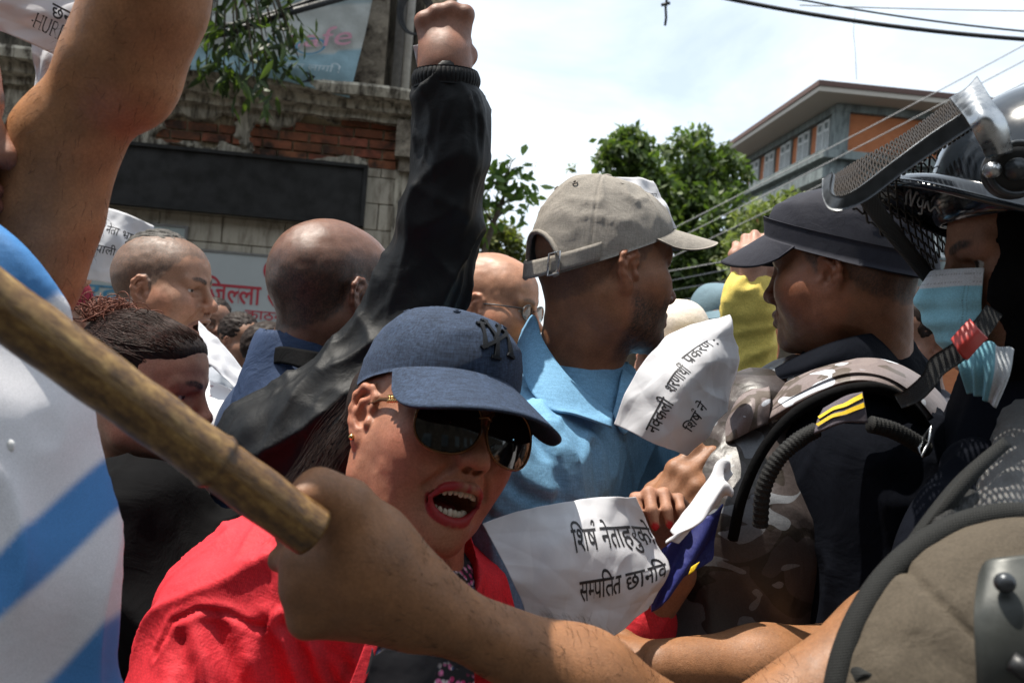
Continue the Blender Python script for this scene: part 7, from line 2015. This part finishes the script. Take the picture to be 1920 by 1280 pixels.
    for ch in 'HURPES':
        for i, st in enumerate(S_[ch]):
            v2, f2 = stroke2d(st, .15 if i == 0 else .085); V_.append(v2 + [x, 0]); F_ += [tuple(k + n for k in q) for q in f2]; n += len(v2)
        x += 1.05
    gv = np.concatenate(V_); lf2 = patch_fn(pxgrid([[(66, 22, .912), (160, 66, .911)], [(56, 48, .912), (150, 96, .911)]]))
    print_on('lettering', fit(gv, .0, 1.0, .95, 1.0), F_, lambda u, v: lf2(np.asarray(u), np.asarray(v)), M['ink'], o, .002)
    sheet('unseen white sheet added in the raised bare hand to shade the fist on the cane', [[(235, -420, .82), (470, -430, .80), (715, -400, .79)], [(225, -230, .72), (460, -235, .71), (705, -220, .72)], [(215, -55, .63), (450, -50, .63), (700, -45, .66)]], 40, 40, None, .0005, None, G)  # added out of view, tilted to cast shade on the cane hand and forearm
    # white sheet in front of the man in the white shirt, and the slip in the raised fist
    o, fn = sheet('long plain sheet held at the mouth of the man with shaved temples', [[(372, 602, 1.80), (410, 640, 1.80), (480, 720, 1.80)], [(375, 640, 1.76), (415, 680, 1.76), (470, 735, 1.77)], [(380, 672, 1.74), (415, 705, 1.74), (462, 748, 1.75)]], 30, 24, None, .0006, None, G)
    o, fn = sheet('narrow paper slip sticking out of the raised fist', [[(775, 88, 1.30), (790, 84, 1.30), (806, 80, 1.30)], [(782, 120, 1.30), (795, 118, 1.30), (812, 115, 1.30)], [(790, 165, 1.30), (800, 165, 1.30), (815, 160, 1.30)]], 12, 20, None, .0006, None, G)
papers(); cane()
everyone()
def hairs(o, n, lo, hi, axis, seed, L=(.006, .013)):
    """short dark hairs on bare skin"""
    r_ = np.random.default_rng(seed); me = o.data; m = len(me.vertices); co = np.empty(m*3, np.float32); me.vertices.foreach_get('co', co); no = np.empty(m*3, np.float32); me.vertex_normals.foreach_get('vector', no)
    co = co.reshape(-1, 3) + world_loc(o); no = no.reshape(-1, 3); k = np.where(((co > lo) & (co < hi)).all(1))[0]
    if len(k) == 0: return
    k = r_.choice(k, n); mb = MB(); ax = nrm(axis)
    for i in k:
        d = nrm(ax*1.0 + no[i]*.35 + r_.normal(size=3)*.35); l = L[0] + (L[1] - L[0])*r_.random(); p = co[i] - no[i]*.0004; q = p + d*l*.5 + no[i]*.0012; e = p + d*l + no[i]*.0008*r_.random()
        mb.tube(np.array([p, q, e]), [.00016, .00013, .00005], 3, cap=False)
    h = mb.build('arm_hair', M['hair'], o.parent, True)
for r in [o for o in bpy.data.objects if o.get('category') == 'person']:
    bd = [c for c in r.children if c.name.split('.')[0] == 'body'][0]
    if 'striped' in r['label']: hairs(bd, 900, *bounds(P(40, 520, .84), P(230, 110, .8), pad=.06), P(40, 520, .84) - P(230, 110, .8), 21)
    if 'helmet' in r['label']: hairs(bd, 1100, *bounds(P(850, 1150, .67), P(1350, 1440, .76), pad=.06), P(850, 1150, .67) - P(1350, 1440, .76), 22)
